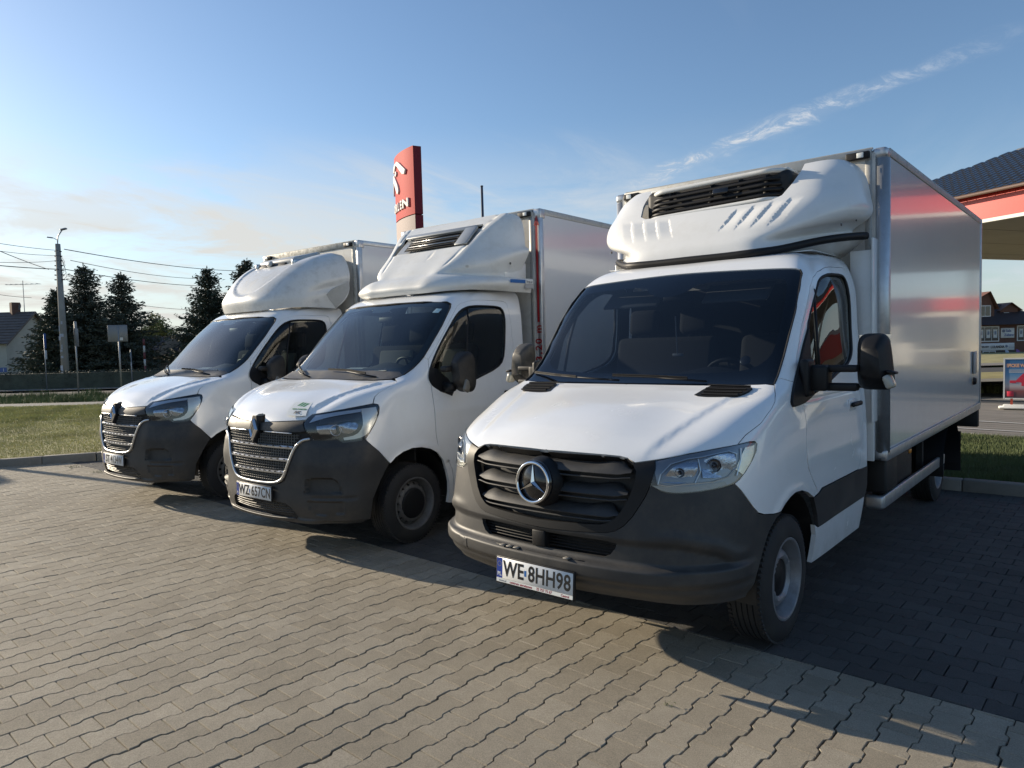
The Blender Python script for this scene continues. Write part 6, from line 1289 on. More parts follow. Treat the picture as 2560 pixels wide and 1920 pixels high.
def fairing_a(root):
    S = Surf(NET_DA); vm, um = S.v[-1], S.u[-1]; seal_v = S.v[1]*.20
    opening = sym([(0,2.075,2.655),(.3,2.08,2.655),(.52,2.10,2.665),(.575,2.13,2.69),(.62,2.24,2.79),(.625,2.36,2.89),(.61,2.44,2.95)]+[(.3,2.50,2.985),(0,2.50,2.985)])
    # the opening runs out over the top edge: build as outline with a notch
    op = S.near([(.0,2.075,2.655),(.3,2.08,2.655),(.50,2.095,2.662),(.56,2.13,2.69),(.60,2.24,2.79),(.615,2.36,2.885)])
    ue = S.near([(.61,2.45,2.95)])[0][0]
    right = [(0, seal_v), (um, seal_v), (um, vm), (ue, vm)]+[tuple(p) for p in op[::-1]]
    left = [(-u, v) for u, v in right]
    outline = [(um, seal_v), (um, vm), (ue, vm)]+[tuple(p) for p in op[::-1]]+[(-p[0], p[1]) for p in op[1:]]+[(-ue, vm), (-um, vm), (-um, seal_v)]
    def fl(P, uv):
        d = np.zeros(len(P)); x = np.abs(P[:, 0]); z = P[:, 2]
        for k in range(4):                                       # four pressed slashes each side
            xc = .20+.115*k+(z-2.50)*.55; top = 2.63+.012*k; bot = 2.455
            q = x-xc; d += -.010*np.clip((q+.0045)/.009, 0, 1)*np.clip(1-q/.085, 0, 1)*np.clip((z-bot)/.08, 0, 1)*np.clip((top-z)/.03, 0, 1)
        return d
    fa = panel(S, outline, 'wind_deflector', WHITE_FAIR, root, gap=.001, uv=True, step=.0100, disp=fl, thick=.02)
    P, N, _, _ = S.ev(np.linspace(-um, um, 60), np.full(60, seal_v*.4), True)
    b = MB(); b.tube([tuple(p+n*.012) for p, n in zip(P, N)], .024, 10, flat=1.15); b.build('deflector_seal', BLACK, fa)
    P, N, _, _ = S.ev(np.linspace(-um, um, 60), np.full(60, seal_v*.1), True)
    v = []; f = []
    for i, (p, n) in enumerate(zip(P, N)): v += [tuple(p), (p[0]*.80, p[1]+.10, min(p[2], 2.29)-.03)]
    MB().add(v, [(2*i, 2*i+1, 2*i+3, 2*i+2) for i in range(59)], True).build('deflector_underside', WHITE_FAIR, fa)
    for q in (1, -1):
        b = MB(); b.rbox((q*1.045, 2.585, 1.73), (.014, .135, 1.30), .005, 2); b.build('gap_panel', WHITE_FAIR, root)
        b = MB(); b.rbox((q*.97, 2.56, 1.55), (.16, .02, 1.5), .005, 2); b.build('gap_panel_return', WHITE_FAIR, root)
        for y, z in ((2.25, 2.455), (2.42, 2.50)):
            b = MB(); b.lathe([(.0001, .006), (.010, .004), (.011, 0)], 10, Matrix.Translation((q*(.90+.3*(y-2.2)), y, z)) @ Matrix.Rotation(R(90)*q, 4, 'Y')); b.build('deflector_screw', STEEL_DARK, fa)
    # refrigeration unit behind the opening
    b = MB(); b.rbox((0, 2.42, 2.78), (1.16, .34, .24), .05, 4); u = b.build('cooling_unit', GRILLEDARK, root)
    n = 40; hx = .535
    def bowY(x): return 2.145+.16*max(0, (abs(x)-.40)/.17)**2
    def bar(z, r, m_, name, dy=0, flat=1.0):
        pts = [(x, bowY(x)+dy+.35*(z-2.68), z+.012*(x/hx)) for x in [hx*(-1+2*i/n) for i in range(n+1)]]
        b = MB(); b.tube(pts, r, 8, flat=flat); b.build(name, m_, u)
    bar(2.668, .019, WHITE_DULL, 'unit_lower_frame', -.01); bar(2.885, .019, WHITE_DULL, 'unit_upper_frame', .0)
    for k in range(4): bar(2.705+.040*k, .010, BLACK, 'unit_grille_bar', .0, 1.4)
    for x in (-.34, .0, .22, .42):
        b = MB(); b.rbox((x, bowY(x)+.07, 2.78), (.035, .02, .20), .005, 1, rot=(R(-19), 0, 0)); b.build('unit_grille_post', BLACK, u)
    b = MB(); b.rbox((.10, 2.15, 2.795), (.12, .02, .045), .02, 3, rot=(R(-19), 0, 0)); b.build('unit_badge', GLOSSBLACK, u)
    b = MB(); b.rbox((0, 2.45, 2.905), (1.10, .34, .02), .008, 2); b.build('unit_lid', WHITE_DULL, u)
    return fa
VAN_A = van_a(); fairing_a(VAN_A)
# ---------------------------------------------------------------- the two smaller vans
SB = Surf(NET_B)
SHARED_B = {}
def cab_b(root, plate, sticker):
    """cab parts common to both smaller vans"""
    S = SB; U = lambda pts: [tuple(a) for a in S.near(pts)]
    def sst(x, a, b): t = np.clip((x-a)/(b-a), 0, 1); return t*t*(3-2*t)
    lip = [(0,.042,1.098),(.085,.043,1.10),(.285,.063,1.113),(.43,.095,1.122),(.55,.133,1.131),(.562,.155,1.152),(.578,.182,1.174),(.719,.244,1.194),(.808,.311,1.210),(.9,.422,1.232),(.947,.516,1.247)]
    seam = [(.930,.549,1.298),(.926,.595,1.328),(.932,.68,1.36),(.923,.77,1.389),(.903,.821,1.405),(.875,.85,1.418)]
    cowl = [(.823,.845,1.422),(.555,.790,1.420),(.226,.760,1.418),(0,.755,1.418)]
    def hood_relief(P, uv):
        x = np.abs(P[:, 0]); y = P[:, 1]; e = .50+.33*np.clip((y-.10)/.75, 0, 1)
        return .016*(1-sst(x, e-.03, e+.012))*sst(y, .12, .26)*(1-sst(y, .72, .80))-.006*np.exp(-((x-e-.05)/.04)**2)*sst(y, .15, .3)
    notch = [(0,.085,1.165),(.05,.08,1.160),(.085,.060,1.130),(.098,.045,1.100)]
    hood = panel(S, sym(notch+lip[2:]+seam+cowl), 'bonnet', WHITE, root, gap=.0035, disp=hood_relief, step=.026)
    hl = [(.556,.123,1.115),(.563,.16,1.157),(.578,.180,1.171),(.718,.243,1.191),(.857,.363,1.219),(.946,.512,1.243),(.965,.549,1.234),(.975,.553,1.211),(.981,.541,1.16),(.981,.498,1.089),(.974,.454,1.027),(.963,.418,.978),(.954,.396,.963),(.923,.342,.955),(.851,.262,.948),(.84,.254,.957),(.817,.237,.978),(.732,.176,.970),(.65,.131,.962),(.636,.125,.979),(.610,.114,1.020),(.576,.107,1.066),(.558,.11,1.091)]
    chrome = [(.648,.131,.972),(.621,.118,.985),(.575,.099,.977),(.518,.077,.944),(.485,.063,.903),(.459,.048,.836),(.428,.035,.768),(.389,.028,.69),(.364,.025,.643),(.315,.018,.613),(.201,.006,.598),(0,.0,.594)]
    fb = [(.959,.406,.961),(.983,.45,.909),(1.002,.508,.854),(1.012,.555,.799),(1.018,.605,.742)]
    barch = [(1.018,.605,.742),(1.015,.567,.692),(1.011,.519,.624),(1.006,.48,.555),(1.001,.453,.507),(.997,.436,.472),(.984,.428,.382),(.964,.427,.297)]
    bottom = [(.93,.38,.275),(.76,.22,.272),(.55,.12,.282),(.3,.075,.287),(0,.06,.287)]
    lowg = [(0,-.0,.455),(.2,.0,.455),(.379,.026,.437),(.428,.043,.406),(.457,.064,.36),(.471,.083,.325),(.354,.063,.325),(.173,.045,.325),(0,.04,.325)]
    fog = [(.585,.083,.653),(.716,.129,.667),(.811,.181,.664),(.848,.204,.631),(.878,.222,.558),(.879,.22,.532),(.75,.141,.530),(.57,.075,.528)]
    fl = [(.599,.082,.472),(.749,.138,.474),(.889,.227,.473),(.880,.241,.369),(.76,.169,.356),(.645,.122,.349),(.605,.107,.397)]
    uf, uf2 = S.near(fog), S.near(fl)
    def relief(P, uv):
        u = np.abs(uv[:, 0]); z = P[:, 2]; q = np.stack([u, uv[:, 1]], 1)
        def soft(poly, w):
            c = poly.mean(0); a = np.full(len(q), 9.)
            for i in range(len(poly)):
                p1, p2 = poly[i], poly[(i+1) % len(poly)]; e = p2-p1; t = np.clip(((q-p1)@e)/(e@e+1e-12), 0, 1); a = np.minimum(a, np.linalg.norm(q-p1-t[:, None]*e, axis=1))
            ins = inside(poly, q); return np.where(ins, sst(a, 0, w), 0)
        d = -.045*soft(uf, .012)-.012*soft(uf2, .008)
        cheek = .014*sst(u, .50, .62)*(1-sst(u, .95, 1.15))*sst(z, .62, .80)*(1-sst(z, .90, .98))
        chin = .020*(1-sst(z, .310, .330))*(1-sst(u, .55, .75)); tuck = -.02*(1-sst(z, .285, .31))*sst(u, .6, .8)
        return d+cheek+chin+tuck-.010*np.exp(-((z-.50)/.012)**2)*sst(u, .62, .66)*(1-sst(u, .93, .97))
    outer = sym(list(reversed([(p[0]+.014 if i < 9 else p[0], p[1]+.004, p[2]-.014 if i > 6 else p[2]) for i, p in enumerate(chrome)]))+[(.732,.176,.968),(.817,.237,.976),(.84,.254,.955),(.851,.262,.946),(.923,.342,.952),(.954,.396,.960)]+fb+barch[1:]+bottom)
    bumper = panel(S, outer, 'bumper', PLASTIC, root, gap=.002, disp=relief, step=.015, holes=[sym(lowg)])
    # grille: dark mesh, chrome frame and bars, upper panel
    gout = sym([(0,.040,1.094),(.285,.06,1.108),(.43,.09,1.117),(.545,.12,1.125),(.552,.11,1.09),(.570,.105,1.064),(.605,.112,1.018),(.630,.122,.985)]+chrome[1:])
    back = panel(S, gout, 'grille', GRILLEDARK, root, off=-.035, gap=-.006, thick=0, step=.06)
    b = MB(); up = panel(S, sym([(0,.040,1.094),(.285,.06,1.108),(.43,.09,1.117),(.545,.12,1.125),(.552,.11,1.09),(.570,.105,1.064),(.585,.108,1.04),(.52,.08,1.032),(.3,.05,1.030),(0,.03,1.030)]), 'grille_top_panel', PLASTIC, back, off=.004, gap=.002, thick=.03, step=.03)
    P, N = on(S, [(x, .05, 1.022) for x in np.linspace(-.46, .46, 31)], .004); b = MB(); b.tube([tuple(p) for p in P if abs(p[0]) > .095 and p[0] < 0], .006, 6); b.tube([tuple(p) for p in P if abs(p[0]) > .095 and p[0] > 0], .006, 6); b.build('grille_top_trim', SATIN, back)
    for z, hx in ((.905, .475), (.800, .435), (.695, .385)):
        P, N = on(S, [(x, .03, z) for x in np.linspace(-hx, hx, 41)], 0); v = []; sec = [(.020, .014), (.002, .014), (-.010, .004), (-.008, -.010), (.012, -.016)]; m = len(sec)
        for p in P: v += [(p[0], p[1]+a+.004, p[2]+c) for a, c in sec]
        MB().add(v, [(i*m+j, (i+1)*m+j, (i+1)*m+(j+1) % m, i*m+(j+1) % m) for i in range(40) for j in range(m)], True).build('grille_bar', SATIN, back, auto=40)
        b = MB()
        for x in np.linspace(-hx*.9, hx*.9, 11): P, N = on(S, [(x, .03, z)], .003); b.box((P[0][0], P[0][1]-.006, z+.008), (.008, .012, .006))
        tag(b.build('grille_bar_clip', BLACK, back), kind='stuff')
    cu = S.near(chrome); cu = np.concatenate([cu, (cu*[-1, 1])[::-1]]); cu = dens(cu, .03)[:-1] if False else cu
    pts = []
    for i in range(len(cu)-1): 
        k = max(1, int(np.linalg.norm(cu[i+1]-cu[i])/.02)); pts += [cu[i]+(cu[i+1]-cu[i])*j/k for j in range(k)]
    pts = np.array(pts+[cu[-1]]); pts = np.array([pts[max(0, i-2):i+3].mean(0) for i in range(len(pts))]); P, N, _, _ = S.ev(pts[:, 0], pts[:, 1], True)
    b = MB(); b.tube([tuple(p) for p in P+N*.004], .0125, 10); b.build('grille_frame', SATIN, back)
    # mesh of the grille (too fine to pick apart one by one)
    def halfw(z): zs = [.60, .613, .643, .69, .768, .836, .903, .944, .99, 1.03]; ws = [.20, .315, .364, .389, .428, .459, .485, .505, .55, .55]; return np.interp(z, zs, ws)
    b = MB()
    for z in [.625, .645, .665, .722, .745, .768, .827, .85, .873, .935, .958, .981, 1.003]:
        hx = halfw(z)-.012; P, N = on(S, [(x, .03, z) for x in np.linspace(-hx, hx, 26)], -.012); b.tube([tuple(p) for p in P], .0034, 4)
    x = -.54
    while x <= .541:
        zs = [z for z in np.linspace(.605, 1.015, 22) if halfw(z)-.010 > abs(x)]
        if len(zs) > 1: P, N = on(S, [(x, .03, z) for z in zs], -.011); b.tube([tuple(p) for p in P], .0038, 4)
        x += .030
    tag(b.build('grille_mesh', mat('mesh_grey', (.09, .088, .082), .45, dirt=(10, .5, (.28, .25, .2))), back), kind='stuff')
    b = MB()
    for z in (.345, .37, .395, .42): 
        hx = .44-.10*max(0, z-.37)/.07; P, N = on(S, [(x, .03, z) for x in np.linspace(-hx, hx, 24)], -.014); b.tube([tuple(p) for p in P], .0045, 4)
    for x in np.arange(-.42, .43, .035):
        P, N = on(S, [(x, .03, z) for z in (.328, .38, .44 if abs(x) < .36 else .40)], -.018); b.tube([tuple(p) for p in P], .0035, 4)
    tag(b.build('lower_grille_mesh', mat('mesh_dark', (.05, .048, .045), .5, dirt=(10, .5, (.2, .18, .14))), bumper), kind='stuff')
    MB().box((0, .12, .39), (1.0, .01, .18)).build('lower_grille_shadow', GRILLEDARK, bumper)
    P, N = on(S, [(x, .05, .318) for x in np.linspace(-.47, .47, 30)], .022); b = MB(); b.tube([tuple(p) for p in P], .011, 6, flat=.6); b.build('lower_lip', mat('lip_grey', (.07, .068, .065), .5, dirt=(6, .5, (.2, .18, .15))), bumper)
    # diamond badge
    M = face_M((0, .0, 1.038), (1, 0, 0), (0, .13, 1)); hw, hh = .060, .098
    b = MB(); b.prism([(0, -hh-.020), (hw+.014, -.01), (hw*.62+.014, hh*.55), (.03, hh+.022), (-.03, hh+.022), (-hw*.62-.014, hh*.55), (-hw-.014, -.01)], -.06, .004, M); bs = b.build('badge_base', BLACK, root, bevel=.004)
    o = [(0, -hh), (hw, 0), (0, hh), (-hw, 0)]; i_ = [(0, -hh*.50), (hw*.44, 0), (0, hh*.50), (-hw*.44, 0)]
    mid = [((a[0]+c[0])/2, (a[1]+c[1])/2) for a, c in zip(o, i_)]; v = [(x, y, .004) for x, y in o]+[(x, y, .022) for x, y in mid]+[(x, y, .012) for x, y in i_]
    f = []
    for a in range(4): c = (a+1) % 4; f += [(a, c, 4+c, 4+a), (4+a, 4+c, 8+c, 8+a)]
    MB().add(v, f, False, M).build('diamond_badge', mat('satin_bright_chrome', (.80, .81, .83), .20, metal=1), bs); MB().prism(i_, .0, .010, M).build('badge_centre', GLOSSBLACK, bs)
    number_plate(root, plate, True, False, face_M((0, -.030, .512), (1, 0, 0), (0, .02, 1)))
    # headlamps
    for q in (0, 1):
        s = -1 if q else 1; mq = bool(q)
        g = panel(S, hl, 'headlight', GLOSSBLACK, root, off=-.003, gap=-.006, thick=.014, mirror=mq, rnd_=1)
        P_ = lambda pts, n, m_, o=.003, **k: panel(S, pts, n, m_, g, off=o, gap=0, thick=.003, rnd_=1, mirror=mq, **k)
        P_([(.60,.135,1.105),(.62,.19,1.155),(.72,.240,1.172),(.85,.345,1.195),(.905,.42,1.203),(.905,.415,1.178),(.85,.345,1.165),(.72,.225,1.140),(.64,.16,1.118)], 'daytime_strip', mat('pale_lamp_strip', (.42, .46, .52), .12, metal=.5, coat=.5))
        P_([(.905,.42,1.203),(.958,.53,1.215),(.968,.535,1.15),(.965,.49,1.08),(.95,.43,1.0),(.925,.36,.972),(.855,.28,.965),(.848,.275,.985),(.905,.36,1.0),(.925,.41,1.06),(.915,.42,1.13)], 'lamp_surround', mat('pale_lamp_housing', (.50, .50, .48), .2, metal=.4, coat=.4))
        P_([(.665,.165,1.075),(.73,.21,1.085),(.79,.255,1.088),(.80,.255,1.03),(.77,.22,.998),(.70,.175,1.0),(.68,.165,1.03)], 'reflector', REFL, disp=lambda P, uv: .010*np.sin(P[:, 2]*55))
        P_([(.81,.27,1.085),(.87,.34,1.110),(.900,.39,1.105),(.905,.375,1.05),(.88,.32,1.012),(.82,.26,1.01)], 'reflector', REFL, disp=lambda P, uv: .010*np.sin(P[:, 2]*50+P[:, 0]*20))
        P0, N0 = on(S, [(.797, .25, 1.045)], .006); M2 = Vector((s*N0[0][0], N0[0][1], N0[0][2])).to_track_quat('Z', 'Y').to_matrix().to_4x4(); M2.translation = Vector((s*P0[0][0], P0[0][1], P0[0][2]))
        b = MB(); b.lathe([(.040, 0), (.043, .006), (.046, .0)], 24, M2); b.build('bulb_ring', SATIN, g)
        P_([(.68,.175,1.135),(.86,.34,1.16),(.905,.42,1.17),(.905,.40,1.12),(.80,.28,1.10),(.68,.18,1.09)], 'lamp_shade', LAMPDARK, .002)
        panel(S, hl, 'headlight_lens', LENS, g, off=.010, gap=.008, thick=.008, rnd_=1, mirror=mq)
    # wings
    arch = [(1.018,.611,.739),(1.021,.67,.783),(1.025,.75,.818),(1.03,.847,.837),(1.035,.954,.831),(1.039,1.065,.802),(1.039,1.153,.755),(1.038,1.225,.68),(1.036,1.269,.581),(1.034,1.295,.471),(1.029,1.296,.37),(1.018,1.284,.281)]
    ds = [(1.02,1.365,.26),(1.031,1.358,.413),(1.035,1.355,.527),(1.035,1.346,.569),(1.037,1.301,.669),(1.039,1.227,.752),(1.04,1.182,.787),(1.04,1.165,.819),(1.038,1.148,.918),(1.035,1.146,1.015),(1.027,1.147,1.139),(1.008,1.149,1.259),(.985,1.159,1.355),(.935,1.189,1.515),(.905,1.213,1.588)]
    wsd = [(.831,.867,1.431),(.859,.949,1.46),(.87,1.05,1.513),(.873,1.128,1.566),(.874,1.185,1.613)]
    hl_r = [(.959,.406,.961),(.965,.42,.980),(.977,.454,1.027),(.984,.498,1.089),(.984,.541,1.16),(.978,.556,1.211),(.966,.552,1.236),(.947,.516,1.247)]
    wing = hl_r+seam+[(.831,.867,1.431)]+wsd[1:]+ds[::-1]+arch[::-1]+fb[::-1][1:]
    for q in (0, 1): panel(S, wing, 'front_wing', WHITE, root, gap=.0028, mirror=bool(q), step=.032, disp=lambda P, uv: .012*np.exp(-((np.hypot(P[:, 1]-.94, P[:, 2]-.36)-.48)/.035)**2)*(P[:, 1] < 1.3))
    ws_r = wsd+[(.866,1.316,1.75),(.855,1.452,1.892),(.815,1.620,2.070),(.795,1.650,2.105),(.753,1.645,2.124),(.493,1.587,2.137),(.14,1.556,2.143),(0,1.55,2.144)]
    ws = sym([(0,.775,1.428),(.5,.80,1.428),(.80,.85,1.427)]+ws_r)
    low = sym([(0,.775,1.428),(.5,.80,1.428),(.80,.85,1.427),(.855,.94,1.458),(.80,.95,1.500),(.5,.90,1.517),(0,.875,1.52)])
    g = panel(S, ws, 'windscreen', GLASS_B, root, off=-.004, gap=.002, thick=0, step=.08)
    panel(S, low, 'scuttle_panel', mat('scuttle_plastic', (.05, .052, .058), .5, dirt=(6, .4, (.22, .2, .17))), g, off=.001, gap=0, thick=0, step=.06)
    ins = sym([(0,.90,1.54),(.5,.92,1.54),(.76,.98,1.54),(.815,1.06,1.575),(.825,1.20,1.68),(.808,1.38,1.86),(.775,1.545,2.03),(.73,1.585,2.075),(.45,1.535,2.095),(.14,1.50,2.09),(.12,1.46,2.05),(0,1.45,2.045)])
    panel(S, ws, 'glass_border', mat('glass_frit_grey', (.010, .011, .012), .3, coat=.4), g, off=-.008, gap=.002, thick=0, step=.06, holes=[ins], rnd_=1)
    P, N = on(S, [(x, y, z) for x, y, z in wsd[1:]+ws_r[5:]], .001); b = MB(); b.tube([tuple(p) for p in P]+[(-p[0], p[1], p[2]) for p in P[::-1]], .0075, 5); b.build('windscreen_seal', BLACK, g)
    dt = [(.898,1.303,1.676),(.888,1.414,1.799),(.873,1.534,1.934),(.840,1.690,2.085),(.838,1.745,2.115),(.846,1.84,2.137),(.862,1.95,2.147),(.873,2.121,2.150),(.878,2.331,2.148),(.884,2.385,2.135)]
    dr = [(.909,2.392,2.051),(.935,2.396,1.892),(.952,2.40,1.697),(.975,2.40,1.46),(1.0,2.40,1.35),(1.025,2.40,1.18),(1.036,2.39,.95),(1.036,2.36,.70),(1.035,2.33,.58),(1.03,2.32,.42),(1.016,2.31,.26)]
    win = [(.935,1.205,1.515),(.909,1.327,1.667),(.896,1.467,1.823),(.879,1.616,1.977),(.873,1.707,2.045),(.875,1.79,2.075),(.881,1.86,2.085),(.893,2.025,2.090),(.898,2.20,2.089),(.903,2.285,2.073),(.917,2.310,2.005),(.939,2.285,1.846),(.951,2.260,1.70),(.966,2.21,1.55),(.978,2.10,1.480),(.990,1.795,1.399),(1.0,1.625,1.344),(1.003,1.413,1.302),(1.002,1.273,1.299),(.985,1.180,1.354)]
    tri = [(.935,1.197,1.515),(.985,1.172,1.354),(1.002,1.262,1.295),(1.012,1.388,1.250),(1.004,1.438,1.309),(.979,1.373,1.408),(.954,1.273,1.495)]
    vm, um = S.v[-1], S.u[-1]
    half = U([(0,1.55,2.144)]+ws_r[::-1][1:]); hb = U(dr[-1:])[0]
    half = U(ws_r[::-1][:-5]+[(.874,1.185,1.613)])+U([(.905,1.213,1.588)]+dt+dr)+[(hb[0]+.02, hb[1]), (um, S.v[0]+.01), (um, vm), (0, vm)]
    roof = panel(S, half+[(-u, v) for u, v in reversed(half)][1:-1], 'cab_roof', WHITE, root, gap=.0026, uv=True, step=.036)
    panel(S, half+[(-u, v) for u, v in reversed(half)][1:-1], 'roof_lining', CABGREY, roof, off=-.045, gap=.004, uv=True, step=.12, thick=0)
    MB().box((0, 2.3, 2.262), (1.55, .66, .004)).build('roof_skin', WHITE, roof)
    for q in (0, 1):
        s = -1 if q else 1; mq = bool(q); F = lambda x, y, z: (s*x, y, z)
        d = panel(S, ds[::-1][:0]+list(reversed(ds))[0:][:0]+ds+dt+dr, 'door', WHITE, root, gap=.0028, holes=[win], mirror=mq, step=.036, disp=lambda P, uv: .006*np.exp(-((P[:, 2]-1.12)/.05)**2)-.005*np.exp(-((P[:, 2]-.62)/.02)**2))
        panel(S, ds+dt+dr, 'door_lining', CABGREY, d, off=-.05, gap=.005, holes=[win], mirror=mq, step=.12, thick=0)
        panel(S, win, 'door_window', GLASS_SD, d, off=-.008, gap=0, thick=0, rnd_=1, mirror=mq, step=.08)
        ring = chaikin(np.array(S.near(win)), 1); Pw, Nw, _, _ = S.ev(ring[:, 0], ring[:, 1], True); Pw = Pw-Nw*.003
        b = MB(); b.tube([F(*p) for p in Pw]+[F(*Pw[0])], .0115, 6, caps=False); b.build('window_seal', BLACK, d)
        bp = on(S, [(.887,1.79,2.06),(.94,1.70,1.72),(1.0,1.632,1.355)], -.005)[0]; b = MB(); b.tube([F(*p) for p in bp], .013, 6); b.build('window_divider', BLACK, d)
        panel(S, tri, 'mirror_base', BLACK, root, off=.010, gap=-.002, thick=.014, mirror=mq)
        b = MB(); b.rbox(F(1.050, 2.22, 1.235), (.026, .20, .032), .012, 3); b.build('door_handle', BLACK, d)
        # door mirror on a short fat stalk
        b = MB(); b.rbox(F(1.05, 1.315, 1.335), (.16, .09, .085), .03, 3, rot=(0, 0, R(-10)*s)); st = b.build('mirror_stalk', BLACK, root)
        n = 18; m = 9; v = []; N2 = 2*n
        for j in range(m+1):
            t = j/m; sc = math.sin(min(1, .30+t*.70)*math.pi/2)
            for i in range(N2):
                a = 2*math.pi*i/N2; cx, cz = math.cos(a), math.sin(a); e = .5
                v.append(F(1.155+.105*sc*abs(cx)**e*(1 if cx > 0 else -1)+.012*(1 if cz < 0 else 0), 1.275+.15*t+.02*cx*cx, 1.468+.185*sc*abs(cz)**e*(1 if cz > 0 else -1)))
        fc = [(j*N2+i, j*N2+(i+1) % N2, (j+1)*N2+(i+1) % N2, (j+1)*N2+i) for j in range(m) for i in range(N2)]+[tuple(range(N2))]
        MP = mat('mirror_brown_plastic', (.020, .018, .017), .5, spec=.35, dirt=(5, .25, (.12, .10, .08)))
        h = MB().add(v, fc, True).build('mirror_housing', MP, st, auto=50)
        b = MB(); b.rbox(F(1.075, 1.285, 1.50), (.09, .13, .055), .02, 3); b.build('mirror_knuckle', MP, h)
        MB().add([F(1.07, 1.43, 1.32), F(1.24, 1.43, 1.32), F(1.24, 1.43, 1.62), F(1.07, 1.43, 1.62)], [(0, 1, 2, 3)]).build('mirror_glass', CHROME, h)
        b = MB(); b.rbox(F(1.240, 1.35, 1.345), (.035, .085, .11), .018, 3, rot=(R(-25), 0, R(10)*s)); b.build('side_indicator', mat('indicator_smoke', (.16, .15, .13), .2, coat=.6), h)
    arch_liner(root, .90, 1.0, .44, .375)
    interior(root, S, .88, 1.42, 1.47, 2.50, 'B')
    # pale strip of the air vents along the dash, and papers lying on it
    b = MB(); b.box((0, .95, 1.500), (1.30, .045, .006)); b.build('dash_vent_strip', mat('pale_vent_strip', (.40, .42, .38), .5), root)
    for x, y, w, d_, a in ((.05, 1.08, .28, .2, 10), (.42, 1.05, .16, .10, -20)):
        MB().box((x, y, 1.505), (w, d_, .006), rot=(R(6), 0, R(a))).build('paper_on_dash', PAPER, root)
    wiper(root, [(-.30,.80,1.446),(-.48,.835,1.475),(-.62,.90,1.505)], [(-.45,.84,1.478),(-.62,.92,1.522),(-.78,1.02,1.548)])
    wiper(root, [(.62,.84,1.446),(.42,.825,1.475),(.22,.84,1.497)], [(.48,.84,1.478),(.24,.85,1.503),(-.08,.86,1.512)])
    for s in (1, -1): make_wheel(root, s*1.00, .905, .345, s, 'B')
    chassis(root, 1.6, 6.4, .56, 4.55, .345, 'B', .99)

def van_b(pose, label, plate, by0, bx, bz, blen, box_front, rail, corner):
    root = empty('refrigerated_van', (pose[0], pose[1], 0), R(pose[2]), label, 'van', 'refrigerated vans parked side by side')
    return root
POSE_M2 = (-3.241, .221, 2.151); POSE_M1 = (-6.408, .283, 1.708)
VAN_B = van_b(POSE_M2, 'middle white box van with a diamond badge, plate WZ 657CN and sticker on its bonnet', 0, 0, 0, 0, 0, 0, 0, 0)
cab_b(VAN_B, 'WZ 657CN', True)
VAN_C = copy_tree(VAN_B, None)
VAN_C.location = (POSE_M1[0], POSE_M1[1], 0); VAN_C.rotation_euler = (0, 0, R(POSE_M1[2])); VAN_C['label'] = 'farthest white box van with a diamond badge, plate ST 4134W and rounded grimy fairing'
for ch in list(VAN_C.children):
    if ch.name.startswith('plate_holder'):
        for g in list(ch.children): bpy.data.objects.remove(g)
        bpy.data.objects.remove(ch)
number_plate(VAN_C, 'ST 4134W', True, False, face_M((0, -.030, .512), (1, 0, 0), (0, .02, 1)))

NET_DB = [
 [(0,1.70,2.235),(.3,1.70,2.235),(.52,1.73,2.24),(.70,1.83,2.25),(.86,2.05,2.255),(.97,2.35,2.24),(1.03,2.62,2.235)],
 [(0,1.66,2.29),(.3,1.665,2.29),(.54,1.70,2.295),(.73,1.80,2.30),(.90,2.02,2.31),(1.01,2.33,2.305),(1.05,2.62,2.31)],
 [(0,1.73,2.385),(.3,1.735,2.385),(.50,1.77,2.395),(.66,1.88,2.40),(.83,2.08,2.39),(.98,2.36,2.380),(1.04,2.63,2.380)],
 [(0,1.83,2.43),(.3,1.835,2.43),(.47,1.86,2.43),(.59,1.97,2.425),(.73,2.15,2.415),(.85,2.38,2.41),(.89,2.63,2.41)],
 [(0,1.88,2.48),(.3,1.885,2.48),(.51,1.905,2.48),(.64,2.0,2.485),(.79,2.18,2.505),(.92,2.40,2.55),(.965,2.65,2.60)],
 [(0,2.07,2.65),(.3,2.075,2.65),(.585,2.09,2.65),(.695,2.17,2.665),(.82,2.31,2.68),(.92,2.47,2.70),(.955,2.66,2.72)],
 [(0,2.29,2.85),(.3,2.29,2.85),(.655,2.30,2.85),(.745,2.37,2.86),(.835,2.46,2.865),(.895,2.56,2.87),(.92,2.68,2.87)],
 [(0,2.48,3.02),(.3,2.48,3.02),(.715,2.49,3.02),(.775,2.53,3.03),(.825,2.58,3.025),(.855,2.63,3.02),(.87,2.69,3.02)],
 [(0,2.58,3.085),(.3,2.58,3.085),(.735,2.59,3.09),(.775,2.61,3.085),(.805,2.64,3.075),(.825,2.67,3.065),(.835,2.70,3.06)],
]
